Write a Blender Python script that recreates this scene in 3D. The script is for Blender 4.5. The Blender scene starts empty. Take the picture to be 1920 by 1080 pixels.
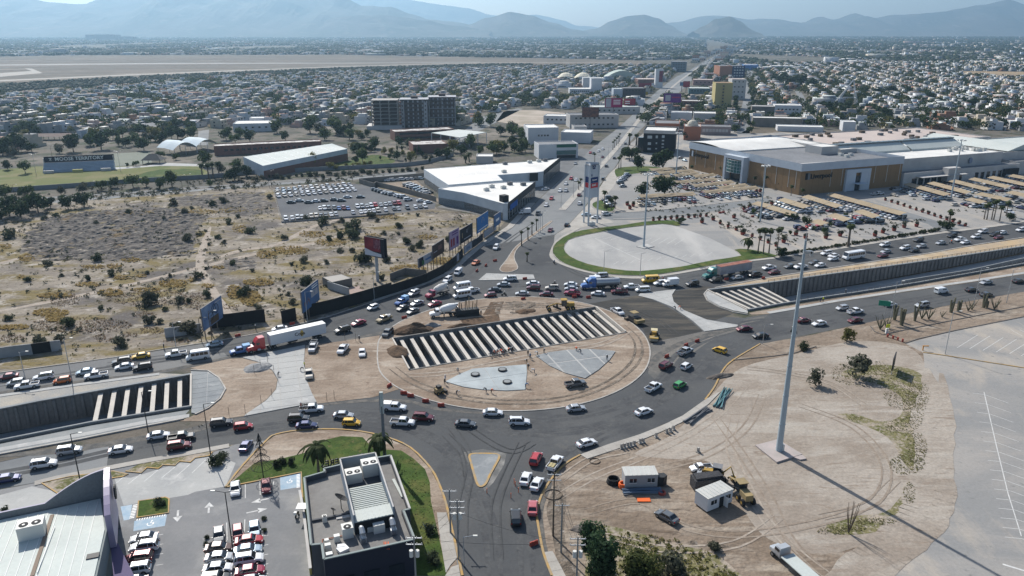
import bpy,bmesh,random
from math import pi,sin,cos,atan,atan2,sqrt,floor,ceil,dist,radians
import numpy as np
from mathutils import Vector,Matrix,noise as mnoise
from mathutils.geometry import delaunay_2d_cdt
S=bpy.context.scene
R=random.Random(7)
U=R.uniform
noise3=mnoise.noise
rad=radians
def az(v):return atan2(v[1],v[0])
CAM_H=82.0
FPX=1425.0
PITCH=atan(484/FPX)
SUN_EL=rad(40)
SUN_AZ=rad(-31)
cam_d=bpy.data.cameras.new('camera')
cam=bpy.data.objects.new('camera',cam_d)
S.collection.objects.link(cam)
cam.location=(0,0,CAM_H)
cam.rotation_euler=(pi/2-PITCH,0,0)
cam_d.sensor_width=36
cam_d.lens=36*FPX/1920
cam_d.clip_start=1
cam_d.clip_end=60000
S.camera=cam
world=bpy.data.worlds.new('World')
S.world=world
world.use_nodes=True
wn=world.node_tree
sky=wn.nodes.new('ShaderNodeTexSky')
sky.sky_type='NISHITA'
sky.sun_disc=False
sky.sun_elevation=SUN_EL
sky.sun_rotation=SUN_AZ
sky.altitude=1100
sky.dust_density=3.0
sky.ozone_density=1.0
wn.links.new(sky.outputs[0],wn.nodes['Background'].inputs[0])
wn.nodes['Background'].inputs[1].default_value=0.10
sun_d=bpy.data.lights.new('sun','SUN')
sun_d.energy=5.0
sun_d.angle=rad(0.53)
sun_d.color=(1.0,0.95,0.88)
sun=bpy.data.objects.new('sun',sun_d)
S.collection.objects.link(sun)
sdir=Vector((sin(SUN_AZ)*cos(SUN_EL),cos(SUN_AZ)*cos(SUN_EL),sin(SUN_EL)))
sun.rotation_euler=sdir.to_track_quat('Z','Y').to_euler()
sun.location=(-200,300,500)
S.view_settings.view_transform='Standard'
S.view_settings.look='None'
S.view_settings.exposure=0.30
S.view_settings.gamma=1.0
S.render.engine='CYCLES'
S.cycles.max_bounces=5
S.cycles.diffuse_bounces=2
S.cycles.glossy_bounces=2
S.cycles.transmission_bounces=2
S.cycles.volume_bounces=0
S.cycles.use_denoising=True
S.cycles.use_adaptive_sampling=True
CT,ST=cos(PITCH),sin(PITCH)
def G(px,py,z=0.0):
 x=(px-960)/FPX;y=-(py-540)/FPX
 d=(x,CT+y*ST,-ST+y*CT)
 t=(z-CAM_H)/d[2]
 return Vector((d[0]*t,d[1]*t,z))
def P(x,y,z=0.0):
 v2=z-CAM_H
 dep=y*CT-v2*ST;up=y*ST+v2*CT
 if dep<1:return(-9999,-9999)
 return(960+FPX*x/dep,540-FPX*up/dep)
def HT(px,py,py2):
 b=G(px,py);lo,hi=0.0,81.0
 for _ in range(30):
  m=(lo+hi)/2
  if P(b.x,b.y,m)[1]>py2:lo=m
  else:hi=m
 return lo
def GP(pts,z=0.0):return[tuple(G(p[0],p[1],z)[:2])for p in pts]
MATS={}
def lin(c):return tuple((v/12.92 if v<=0.04045 else((v+0.055)/1.055)**2.4)for v in c)
def mat(name,col,rough=0.8,col2=None,scale=1.0,detail=4.0,metal=0.0,coat=0.0,bump=0.0,space='pos',c3=None,spec=0.3,lo=0.35,hi=0.65,rnd=0.0,bscale=None,stretch=None,fine=0.0,fscale=20.0):
 if name in MATS:return MATS[name]
 m=bpy.data.materials.new(name);m.use_nodes=True
 nt=m.node_tree;N=nt.nodes;L=nt.links
 b=N['Principled BSDF']
 b.inputs['Roughness'].default_value=rough
 b.inputs['Metallic'].default_value=metal
 b.inputs['Specular IOR Level'].default_value=spec
 b.inputs['Coat Weight'].default_value=coat
 b.inputs['Base Color'].default_value=(*col,1)
 m.diffuse_color=(*col,1)
 out=None
 if space=='pos':
  g=N.new('ShaderNodeNewGeometry');vec=g.outputs['Position']
 else:
  g=N.new('ShaderNodeTexCoord');vec=g.outputs['Object']
 if stretch:
  mp=N.new('ShaderNodeMapping');mp.inputs['Scale'].default_value=stretch[:3]
  if len(stretch)>3:mp.inputs['Rotation'].default_value=(0,0,stretch[3])
  mp.vector_type='TEXTURE' if False else 'POINT'
  L.new(vec,mp.inputs['Vector']);vec=mp.outputs['Vector']
 if col2 is not None:
  n=N.new('ShaderNodeTexNoise');n.inputs['Scale'].default_value=scale;n.inputs['Detail'].default_value=detail
  n.inputs['Roughness'].default_value=0.6
  L.new(vec,n.inputs['Vector'])
  r=N.new('ShaderNodeValToRGB');r.color_ramp.elements[0].position=lo;r.color_ramp.elements[1].position=hi
  r.color_ramp.elements[0].color=(*col,1);r.color_ramp.elements[1].color=(*col2,1)
  if c3 is not None:
   e=r.color_ramp.elements.new((lo+hi)/2);e.color=(*c3,1)
  L.new(n.outputs['Fac'],r.inputs['Fac']);out=r.outputs['Color']
 if fine>0:
  n2=N.new('ShaderNodeTexNoise');n2.inputs['Scale'].default_value=fscale;n2.inputs['Detail'].default_value=3
  L.new(vec,n2.inputs['Vector'])
  mr=N.new('ShaderNodeMapRange');mr.inputs['To Min'].default_value=1-fine;mr.inputs['To Max'].default_value=1+fine
  mr.inputs['From Min'].default_value=0.3;mr.inputs['From Max'].default_value=0.7
  L.new(n2.outputs['Fac'],mr.inputs['Value'])
  hs=N.new('ShaderNodeHueSaturation');L.new(mr.outputs[0],hs.inputs['Value'])
  if out is not None:L.new(out,hs.inputs['Color'])
  else:hs.inputs['Color'].default_value=(*col,1)
  out=hs.outputs['Color']
 if rnd>0:
  oi=N.new('ShaderNodeObjectInfo')
  mr=N.new('ShaderNodeMapRange');mr.inputs['To Min'].default_value=1-rnd;mr.inputs['To Max'].default_value=1+rnd
  L.new(oi.outputs['Random'],mr.inputs['Value'])
  hs=N.new('ShaderNodeHueSaturation');L.new(mr.outputs[0],hs.inputs['Value'])
  if out is not None:L.new(out,hs.inputs['Color'])
  else:hs.inputs['Color'].default_value=(*col,1)
  out=hs.outputs['Color']
 if out is not None:L.new(out,b.inputs['Base Color'])
 if bump>0:
  n3=N.new('ShaderNodeTexNoise');n3.inputs['Scale'].default_value=bscale or scale*4;n3.inputs['Detail'].default_value=5
  L.new(vec,n3.inputs['Vector'])
  bp=N.new('ShaderNodeBump');bp.inputs['Distance'].default_value=bump;bp.inputs['Strength'].default_value=1
  L.new(n3.outputs['Fac'],bp.inputs['Height']);L.new(bp.outputs[0],b.inputs['Normal'])
 MATS[name]=m
 return m
def ground_mat(name,layers,rough=0.95,bump=0.15,bscale=0.8,fine=0.18):
 m=bpy.data.materials.new(name);m.use_nodes=True
 nt=m.node_tree;N=nt.nodes;L=nt.links;b=N['Principled BSDF']
 b.inputs['Roughness'].default_value=rough;b.inputs['Specular IOR Level'].default_value=0.15
 g=N.new('ShaderNodeNewGeometry');pos=g.outputs['Position']
 cur=None
 for i,l in enumerate(layers[1:]):
  c,sc,lo,hi=l[:4]
  vec=pos
  mp=N.new('ShaderNodeMapping');mp.inputs['Location'].default_value=(37.0*i,11.0*i,0)
  if len(l)>4:mp.inputs['Scale'].default_value=l[4][:3];mp.inputs['Rotation'].default_value=(0,0,l[4][3])
  L.new(pos,mp.inputs['Vector']);vec=mp.outputs['Vector']
  n=N.new('ShaderNodeTexNoise');n.inputs['Scale'].default_value=sc;n.inputs['Detail'].default_value=6;n.inputs['Roughness'].default_value=0.62
  if len(l)>5:n.inputs['Distortion'].default_value=l[5]
  L.new(vec,n.inputs['Vector'])
  mr=N.new('ShaderNodeMapRange');mr.inputs['From Min'].default_value=lo;mr.inputs['From Max'].default_value=hi
  L.new(n.outputs['Fac'],mr.inputs['Value'])
  mx=N.new('ShaderNodeMix');mx.data_type='RGBA'
  L.new(mr.outputs[0],mx.inputs[0])
  if cur is None:mx.inputs[6].default_value=(*layers[0],1)
  else:L.new(cur,mx.inputs[6])
  mx.inputs[7].default_value=(*c,1)
  cur=mx.outputs[2]
 if fine:
  n2=N.new('ShaderNodeTexNoise');n2.inputs['Scale'].default_value=1.7;n2.inputs['Detail'].default_value=6;n2.inputs['Roughness'].default_value=0.7
  L.new(pos,n2.inputs['Vector'])
  mr=N.new('ShaderNodeMapRange');mr.inputs['From Min'].default_value=.3;mr.inputs['From Max'].default_value=.7
  mr.inputs['To Min'].default_value=1-fine;mr.inputs['To Max'].default_value=1+fine
  L.new(n2.outputs['Fac'],mr.inputs['Value'])
  hs=N.new('ShaderNodeHueSaturation');L.new(mr.outputs[0],hs.inputs['Value']);L.new(cur,hs.inputs['Color']);cur=hs.outputs['Color']
 L.new(cur,b.inputs['Base Color'])
 if bump:
  n3=N.new('ShaderNodeTexNoise');n3.inputs['Scale'].default_value=bscale;n3.inputs['Detail'].default_value=6
  L.new(pos,n3.inputs['Vector'])
  bp=N.new('ShaderNodeBump');bp.inputs['Distance'].default_value=bump
  L.new(n3.outputs['Fac'],bp.inputs['Height']);L.new(bp.outputs[0],b.inputs['Normal'])
 MATS[name]=m
 return m
GA=rad(-15)
M_ground=ground_mat('town_dirt',[(.14,.122,.10),((.085,.082,.072),.03,.42,.6),((.21,.185,.155),.012,.52,.66),((.045,.055,.03),.07,.50,.62)])
M_desert=ground_mat('desert_sand',[(.265,.23,.185),((.175,.15,.125),.055,.42,.6),((.165,.13,.055),.07,.48,.58,(.6,1.6,1,rad(-25))),((.11,.098,.09),.035,.50,.62),((.36,.325,.28),.16,.55,.66),((.085,.075,.045),.6,.56,.66)],bump=.35,bscale=.5)
M_dirt=ground_mat('construction_dirt',[(.31,.25,.195),((.21,.16,.12),.06,.42,.60),((.39,.335,.275),.13,.52,.7,(.35,1.6,1,rad(20)),1.5),((.19,.14,.105),.3,.58,.7)],bump=.25,bscale=.7)
M_yard=ground_mat('packed_yard_dirt',[(.25,.20,.155),((.18,.14,.105),.05,.42,.6),((.31,.265,.215),.08,.5,.66,(.4,1.5,1,rad(-30)),2.0),((.13,.10,.075),.22,.56,.68,(.3,1.8,1,rad(35)),2.5)],bump=.4,bscale=.7)
M_pale=ground_mat('pale_yard_dust',[(.345,.305,.26),((.265,.225,.185),.045,.42,.58),((.37,.335,.29),.06,.5,.66,(.4,1.5,1,rad(-30)),2.0),((.24,.195,.155),.25,.56,.68,(.3,1.8,1,rad(35)),2.5)],bump=.2,bscale=.6)
M_lot=ground_mat('worn_car_park',[(.31,.295,.275),((.24,.24,.235),.03,.42,.58,(.5,1.6,1,rad(70)),1.0),((.37,.335,.29),.05,.50,.64,(1,.35,1,rad(10)),1.5),((.20,.20,.195),.5,.60,.70)],bump=0.02,fine=.10)
M_asphalt=ground_mat('road_asphalt',[(.072,.076,.08),((.10,.102,.102),.02,.42,.62),((.052,.055,.06),.05,.5,.65),((.13,.125,.115),.12,.62,.75)],rough=.85,bump=.01,fine=.10)
M_asphalt_pale=ground_mat('road_asphalt_pale',[(.135,.14,.145),((.18,.18,.175),.02,.42,.62),((.11,.115,.12),.05,.52,.68)],rough=.85,bump=.01,fine=.08)
M_carpark=ground_mat('car_park_asphalt',[(.235,.235,.235),((.19,.195,.20),.06,.42,.6),((.28,.28,.275),.12,.52,.68)],bump=.01,fine=.07)
M_blvd=ground_mat('boulevard_asphalt',[(.17,.18,.185),((.22,.225,.225),.02,.42,.62),((.14,.148,.155),.05,.52,.68)],rough=.85,bump=.01,fine=.06)
M_newbase=ground_mat('new_road_base',[(.05,.05,.048),((.10,.09,.075),.12,.45,.62,(.25,2.0,1,rad(30)),.8),((.035,.036,.036),.25,.5,.65,(.3,2,1,rad(10)),1.0)],bump=.06,fine=.15)
M_conc=ground_mat('fresh_concrete',[(.40,.40,.385),((.33,.335,.33),.08,.42,.62),((.46,.455,.44),.3,.55,.7)],rough=.85,bump=.01,fine=.07)
M_conc_grey=ground_mat('grey_concrete',[(.25,.265,.27),((.20,.215,.225),.1,.42,.62),((.31,.32,.32),.3,.55,.7)],rough=.85,bump=.01,fine=.08)
M_walk=ground_mat('sidewalk_concrete',[(.40,.38,.345),((.33,.31,.28),.15,.42,.62)],bump=.01,fine=.08)
M_grass=ground_mat('mown_grass',[(.055,.092,.018),((.036,.064,.013),.25,.42,.6),((.115,.115,.035),.12,.50,.66),((.15,.12,.06),.45,.62,.72)],bump=.1,bscale=3,fine=.25)
M_grass_dry=ground_mat('dry_grass',[(.17,.155,.075),((.105,.11,.04),.25,.46,.58),((.34,.29,.235),.13,.50,.58),((.30,.26,.21),1.1,.52,.6)],bump=.2,bscale=1.5,fine=.25)
M_field=ground_mat('sports_grass',[(.145,.145,.055),((.10,.125,.035),.03,.42,.6),((.19,.17,.085),.06,.5,.66)],bump=.05,fine=.12)
M_air=ground_mat('airfield_dirt',[(.15,.12,.092),((.10,.085,.065),.006,.42,.58,(.5,2,1,rad(-50))),((.27,.225,.18),.008,.57,.68,(.5,2,1,rad(-50))),((.12,.105,.07),.03,.58,.68)],bump=0,fine=.1)
M_airscrub=ground_mat('airfield_scrub',[(.12,.10,.075),((.085,.078,.055),.03,.45,.58),((.30,.25,.20),.012,.55,.66)],bump=0,fine=.2)
M_runway=mat('runway_tarmac',(.155,.15,.145),col2=(.20,.19,.175),scale=.02)
M_concline=mat('taxiway_concrete',(.24,.22,.19),col2=(.19,.17,.145),scale=.03)
M_kerb=mat('kerb_concrete',(.42,.40,.37),col2=(.30,.285,.26),scale=.5)
M_kerb_y=mat('kerb_yellow',(.42,.26,.08),col2=(.30,.24,.16),scale=.6,lo=.38,hi=.66)
M_paint=mat('road_paint_white',(.62,.62,.60),col2=(.45,.45,.44),scale=1.2)
M_wall_conc=mat('wall_concrete',(.21,.205,.195),col2=(.15,.148,.145),scale=.3,bump=.02,fine=.1,fscale=2)
M_beam=mat('beam_concrete',(.52,.48,.42),col2=(.44,.41,.37),scale=.3,fine=.06,fscale=3)
M_white=mat('white_paint',(.78,.78,.76),rough=.6)
M_roofwhite=mat('white_roof_coating',(.72,.71,.67),col2=(.60,.59,.56),scale=.08,rough=.7)
M_metal=mat('galvanised_steel',(.45,.47,.49),rough=.45,metal=.6)
M_dark=mat('dark_metal',(.03,.032,.035),rough=.6)
M_black=mat('black_rubber',(.02,.02,.021),rough=.8)
M_glass=mat('window_glass',(.02,.03,.04),rough=.08,spec=.7)
M_red=mat('red_plastic',(.36,.06,.04),rough=.5)
M_orange=mat('orange_plastic',(.75,.14,.03),rough=.5)
M_wood=mat('weathered_wood',(.10,.075,.055),col2=(.15,.12,.09),scale=1)
COL=S.collection
def link(o,parent=None):
 COL.objects.link(o)
 if parent is not None:o.parent=parent
 return o
def tag(o,label=None,cat=None,group=None,kind=None):
 if label:o['label']=label
 if cat:o['category']=cat
 if group:o['group']=group
 if kind:o['kind']=kind
 return o
def empty(name,loc=(0,0,0),rz=0.0):
 o=bpy.data.objects.new(name,None);o.location=loc;o.rotation_euler=(0,0,rz);o.empty_display_size=.5
 return link(o)
class MB:
 def __init__(s):s.v=[];s.f=[];s.m=[];s.mi=0
 def quad(s,pts,mi=None):
  n=len(s.v);s.v+=[tuple(p)for p in pts];s.f.append(tuple(range(n,n+len(pts))));s.m.append(s.mi if mi is None else mi);return s
 def box(s,c,d,rz=0.0,mi=None,rx=0.0,ry=0.0):
  hx,hy,hz=d[0]/2,d[1]/2,d[2]/2;n=len(s.v)
  if rx or ry:
   M=Matrix.Rotation(rz,3,'Z')@Matrix.Rotation(ry,3,'Y')@Matrix.Rotation(rx,3,'X')
   for x,y,z in((-1,-1,-1),(1,-1,-1),(1,1,-1),(-1,1,-1),(-1,-1,1),(1,-1,1),(1,1,1),(-1,1,1)):
    p=M@Vector((x*hx,y*hy,z*hz));s.v.append((c[0]+p.x,c[1]+p.y,c[2]+p.z))
  else:
   ca,sa=cos(rz),sin(rz)
   for x,y,z in((-1,-1,-1),(1,-1,-1),(1,1,-1),(-1,1,-1),(-1,-1,1),(1,-1,1),(1,1,1),(-1,1,1)):
    s.v.append((c[0]+x*hx*ca-y*hy*sa,c[1]+x*hx*sa+y*hy*ca,c[2]+z*hz))
  for q in((3,2,1,0),(4,5,6,7),(0,1,5,4),(1,2,6,5),(2,3,7,6),(3,0,4,7)):
   s.f.append(tuple(n+i for i in q));s.m.append(s.mi if mi is None else mi)
  return s
 def prism(s,poly,z0,z1,mi=None,mtop=None,cap=True):
  poly=[tuple(p[:2])for p in poly]
  if area(poly)<0:poly=poly[::-1]
  n=len(s.v);k=len(poly);zt=z1 if hasattr(z1,'__len__')else[z1]*k
  for p in poly:s.v.append((p[0],p[1],z0))
  for p,z in zip(poly,zt):s.v.append((p[0],p[1],z))
  a=s.mi if mi is None else mi
  for i in range(k):
   j=(i+1)%k;s.f.append((n+i,n+j,n+k+j,n+k+i));s.m.append(a)
  if cap:
   tris=triangulate(poly)
   for t in tris:s.f.append(tuple(n+k+i for i in t));s.m.append(a if mtop is None else mtop)
   for t in tris:s.f.append(tuple(n+i for i in t[::-1]));s.m.append(a)
  return s
 def tube(s,pts,r,n=6,mi=None,cap=True):
  k=len(pts);rr=r if hasattr(r,'__len__')else[r]*k
  pts=[Vector(p)for p in pts];b0=len(s.v);a=s.mi if mi is None else mi
  for i,p in enumerate(pts):
   d=(pts[min(i+1,k-1)]-pts[max(i-1,0)])
   d=d.normalized()if d.length>1e-9 else Vector((0,0,1))
   u=d.cross(Vector((0,0,1))if abs(d.z)<.95 else Vector((1,0,0))).normalized();w=d.cross(u)
   for j in range(n):
    t=2*pi*j/n;q=p+(u*cos(t)+w*sin(t))*rr[i];s.v.append(tuple(q))
  for i in range(k-1):
   for j in range(n):
    j2=(j+1)%n
    s.f.append((b0+i*n+j,b0+(i+1)*n+j,b0+(i+1)*n+j2,b0+i*n+j2));s.m.append(a)
  if cap:
   s.f.append(tuple(b0+j for j in range(n)));s.m.append(a)
   s.f.append(tuple(b0+(k-1)*n+j for j in reversed(range(n))));s.m.append(a)
  return s
 def mesh(s,name,mats,smooth=False):
  me=bpy.data.meshes.new(name)
  me.from_pydata(s.v,[],s.f)
  for m in(mats if isinstance(mats,(list,tuple))else[mats]):me.materials.append(m)
  me.polygons.foreach_set('material_index',s.m)
  if smooth:me.polygons.foreach_set('use_smooth',[True]*len(s.f))
  me.update()
  return me
 def build(s,name,mats,parent=None,smooth=False):
  return link(bpy.data.objects.new(name,s.mesh(name,mats,smooth)),parent)
def put(name,me,loc=(0,0,0),rz=0.0,parent=None,sc=1.0):
 o=bpy.data.objects.new(name,me);o.location=loc;o.rotation_euler=(0,0,rz)
 if sc!=1.0:o.scale=(sc,sc,sc)if not hasattr(sc,'__len__')else sc
 return link(o,parent)
def copy_tree(o,parent=None):
 c=o.copy();COL.objects.link(c);c.parent=parent
 for ch in o.children:copy_tree(ch,c)
 return c
def area(p):return sum(p[i][0]*p[(i+1)%len(p)][1]-p[(i+1)%len(p)][0]*p[i][1]for i in range(len(p)))/2
def inside(x,y,poly):
 c=False;n=len(poly);j=n-1
 for i in range(n):
  xi,yi=poly[i][0],poly[i][1];xj,yj=poly[j][0],poly[j][1]
  if(yi>y)!=(yj>y)and x<(xj-xi)*(y-yi)/(yj-yi)+xi:c=not c
  j=i
 return c
def triangulate(poly,holes=()):
 if len(poly)==3 and not holes:return[(0,1,2)]
 if len(poly)==4 and not holes:
  return[(0,1,2),(0,2,3)]if inside((poly[0][0]+poly[2][0])/2,(poly[0][1]+poly[2][1])/2,poly)else[(0,1,3),(1,2,3)]
 vs,es,base=[],[],0
 for ring in[poly]+list(holes):
  k=len(ring);vs+=[Vector(p[:2])for p in ring];es+=[(base+i,base+(i+1)%k)for i in range(k)];base+=k
 ov,oe,of,vi,ei,fi=delaunay_2d_cdt(vs,es,[],0,1e-5)
 triangulate.verts=[(v.x,v.y)for v in ov]
 out=[]
 same=len(ov)==len(vs)and all((ov[i]-vs[i]).length<1e-4 for i in range(len(vs)))
 mp=None
 if not same:
  mp={}
  for i,orig in enumerate(vi):
   for o_ in orig:mp[i]=o_
 for f in of:
  a,b,c=(ov[i]for i in f)
  cx,cy=(a.x+b.x+c.x)/3,(a.y+b.y+c.y)/3
  if inside(cx,cy,poly)and not any(inside(cx,cy,h)for h in holes):
   if(b-a).cross(c-a)<0:f=f[::-1]
   if mp is not None:
    if not all(i in mp for i in f):continue
    f=[mp[i]for i in f]
   out.append(tuple(f))
 return out
def sheet(name,poly,z,m,holes=(),parent=None,kind='structure'):
 poly=[tuple(p[:2])for p in poly]
 if area(poly)<0:poly=poly[::-1]
 ring=list(poly)
 for h in holes:ring+=[tuple(p[:2])for p in h]
 t=triangulate(poly,holes)
 me=bpy.data.meshes.new(name);me.from_pydata([(p[0],p[1],z)for p in ring],[],t);me.materials.append(m);me.update()
 o=link(bpy.data.objects.new(name,me),parent)
 if kind and parent is None:o['kind']=kind
 return o
def smooth_path(pts,closed=False,n=4):
 out=[];k=len(pts);rng=range(k)if closed else range(k-1)
 for i in rng:
  p0=pts[(i-1)%k]if closed else pts[max(i-1,0)];p1=pts[i];p2=pts[(i+1)%k]
  p3=pts[(i+2)%k]if closed else pts[min(i+2,k-1)]
  for j in range(n):
   t=j/n;t2=t*t;t3=t2*t
   out.append(tuple(.5*((2*p1[a])+(-p0[a]+p2[a])*t+(2*p0[a]-5*p1[a]+4*p2[a]-p3[a])*t2+(-p0[a]+3*p1[a]-3*p2[a]+p3[a])*t3)for a in range(2)))
 if not closed:out.append(tuple(pts[-1][:2]))
 return out
def kerb(name,path,w=.25,z0=0.0,z1=.15,m=None,closed=False,parent=None):
 path=[Vector(p[:2])for p in path];k=len(path);mb=MB();offs=[]
 for i in range(k):
  a=path[(i-1)%k]if closed or i else path[0];b=path[(i+1)%k]if closed or i<k-1 else path[-1]
  d=(b-a);d=d.normalized()if d.length>1e-6 else Vector((1,0));offs.append(Vector((-d.y,d.x))*w/2)
 rng=range(k)if closed else range(k-1)
 for i in rng:
  j=(i+1)%k
  a0,a1,b0,b1=path[i]+offs[i],path[i]-offs[i],path[j]+offs[j],path[j]-offs[j]
  mb.quad([(*a1,z1),(*b1,z1),(*b0,z1),(*a0,z1)]);mb.quad([(*a1,z0),(*b1,z0),(*b1,z1),(*a1,z1)]);mb.quad([(*b0,z0),(*a0,z0),(*a0,z1),(*b0,z1)])
 o=mb.build(name,m or M_kerb,parent)
 if parent is None:o['kind']='structure'
 return o
def island(name,poly,m,kerbm=None,z=.12,holes=(),kz=.15,kw=.3):
 o=sheet(name,poly,z,m,holes)
 k=kerb('kerb',poly,kw,0,kz,kerbm or M_kerb,True,parent=o)
 return o
def clip_convex(poly,cell):
 out=poly
 n=len(cell)
 for i in range(n):
  a,b=cell[i],cell[(i+1)%n]
  inp,out=out,[]
  if not inp:break
  def sd(p):return(b[0]-a[0])*(p[1]-a[1])-(b[1]-a[1])*(p[0]-a[0])
  for j in range(len(inp)):
   p,q=inp[j],inp[(j+1)%len(inp)];sp,sq=sd(p),sd(q)
   if sp>=0:out.append(p)
   if(sp>=0)!=(sq>=0):
    t=sp/(sp-sq);out.append((p[0]+(q[0]-p[0])*t,p[1]+(q[1]-p[1])*t))
 return out
def slabs(name,poly,ang,sx,sy,m,z0=.0,z1=.12,gap=.10,off=(0,0),piece='slab',mj=None):
 poly=[tuple(p[:2])for p in poly]
 if area(poly)<0:poly=poly[::-1]
 root=sheet(name,poly,z1-.03,mj or M_kerb)
 c=Vector((sum(p[0]for p in poly)/len(poly),sum(p[1]for p in poly)/len(poly)))
 u=Vector((cos(ang),sin(ang)));v=Vector((-u.y,u.x))
 us=[(Vector(p)-c).dot(u)for p in poly];vs=[(Vector(p)-c).dot(v)for p in poly]
 i0,i1=floor((min(us)-off[0])/sx),ceil((max(us)-off[0])/sx);j0,j1=floor((min(vs)-off[1])/sy),ceil((max(vs)-off[1])/sy)
 for i in range(i0,i1):
  for j in range(j0,j1):
   cell=[]
   for a,b in((0,0),(1,0),(1,1),(0,1)):
    q=c+u*((i+a)*sx+off[0]+(gap/2 if a==0 else-gap/2))+v*((j+b)*sy+off[1]+(gap/2 if b==0 else-gap/2));cell.append((q.x,q.y))
   pc=clip_convex(poly,cell)
   if len(pc)>=3 and abs(area(pc))>.4:
    MB().prism(pc,z0,z1+U(-.004,.004)).build(piece,m,root)
 return root
def textobj(body,size,m,parent,loc,rot,ext=.03,name='lettering',sx=1.0,align='CENTER',bold=0.0):
 cu=bpy.data.curves.new(name,'FONT');cu.body=body;cu.size=size;cu.extrude=ext;cu.align_x=align;cu.align_y='CENTER'
 cu.offset=bold;cu.resolution_u=2
 cu.materials.append(m)
 t=bpy.data.objects.new(name,cu);me=bpy.data.meshes.new_from_object(t);bpy.data.objects.remove(t)
 if not me.materials:me.materials.append(m)
 o=bpy.data.objects.new(name,me);o.location=loc;o.rotation_euler=rot;o.scale=(sx,1,1)
 return link(o,parent)
ORD=['','first','second','third','fourth','fifth','sixth','seventh','eighth','ninth','tenth','eleventh','twelfth','thirteenth','fourteenth','fifteenth','sixteenth','seventeenth','eighteenth','nineteenth','twentieth']
def translucent(m,f=.4):
 nt=m.node_tree;N=nt.nodes;L=nt.links;b=N['Principled BSDF'];t=N.new('ShaderNodeBsdfTranslucent');x=N.new('ShaderNodeMixShader');x.inputs[0].default_value=f
 if b.inputs['Base Color'].links:L.new(b.inputs['Base Color'].links[0].from_socket,t.inputs[0])
 else:t.inputs[0].default_value=b.inputs['Base Color'].default_value
 L.new(b.outputs[0],x.inputs[1]);L.new(t.outputs[0],x.inputs[2]);L.new(x.outputs[0],N['Material Output'].inputs[0]);return m
def ordn(i):
 if i<len(ORD):return ORD[i]
 s={1:'st',2:'nd',3:'rd'}.get(i%10 if i%100 not in(11,12,13)else 0,'th')
 return f'{i}{s}'
LABELQ={}
def later(o,what,where,key=None):
 p=P(o.location.x,o.location.y,0)
 LABELQ.setdefault((what,where),[]).append((p[0],o))
def flush_labels():
 for(w_,x_),l in LABELQ.items():
  if len((w_+' '+x_).split())>12:print('LONG',w_,x_)
 for(what,where),l in LABELQ.items():
  l.sort(key=lambda t:t[0])
  for i,(_,o)in enumerate(l):
   if len(l)==1:o['label']=f'{what} {where}'
   elif i==0:o['label']=f'leftmost {what} {where}'
   elif i==len(l)-1 and len(l)>2:o['label']=f'rightmost {what} {where}'
   else:o['label']=f'{ordn(i + 1)} {what} from the left {where}'
 LABELQ.clear()
 # ====== terrain with three trenches cut into it
TC=GP([(737,636),(1116,577),(1172,624),(769,694)])
TLn=GP([(357,704),(180,735),(57,757),(0,769),(-260,816)]);TLs=GP([(356,765),(175,794),(0,829),(-260,883)])
TRn=GP([(1327,545),(1440,532),(1565,514),(1690,497),(1815,479),(1920,463),(2060,440)])
TRs=GP([(1402,583),(1490,567),(1600,551),(1690,537),(1815,515),(1920,496),(2060,469)])
TL=TLn+TLs[::-1];TR=TRn+TRs[::-1]
def ribbon(a,b):return[tuple(p[:2])for p in a]+[tuple(p[:2])for p in b][::-1]
sheet('ground',[(-13500,-400),(13500,-400),(13500,18500),(-13500,18500)],0,M_ground,[TC,TL,TR])
def interp(path,t):
 d=[0]
 for i in range(len(path)-1):d.append(d[-1]+dist(path[i],path[i+1]))
 s=t*d[-1]
 for i in range(len(path)-1):
  if s<=d[i+1]or i==len(path)-2:
   k=(s-d[i])/max(d[i+1]-d[i],1e-9);return Vector((path[i][0]+(path[i+1][0]-path[i][0])*k,path[i][1]+(path[i+1][1]-path[i][1])*k))
def plen(path):return sum(dist(path[i],path[i+1])for i in range(len(path)-1))
def wall_on(path,inward,zb,zt,th):
 mb=MB()
 for i in range(len(path)-1):
  a,b=Vector(path[i]),Vector(path[i+1]);d=(b-a).normalized();n=Vector((-d.y,d.x))*inward
  z0a,z0b=(zb[i],zb[i+1])if hasattr(zb,'__len__')else(zb,zb)
  p=[a,b,b-n*th,a-n*th]
  lo=[z0a,z0b,z0b,z0a]
  for k in range(4):
   k2=(k+1)%4
   mb.quad([(p[k].x,p[k].y,lo[k]),(p[k2].x,p[k2].y,lo[k2]),(p[k2].x,p[k2].y,zt),(p[k].x,p[k].y,zt)])
  mb.quad([(q.x,q.y,zt)for q in p])
 return mb
pile_me=MB().tube([(0,0,0),(0,0,1)],.42,8).mesh('pile',M_wall_conc,smooth=True)
beam_cache={}
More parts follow.
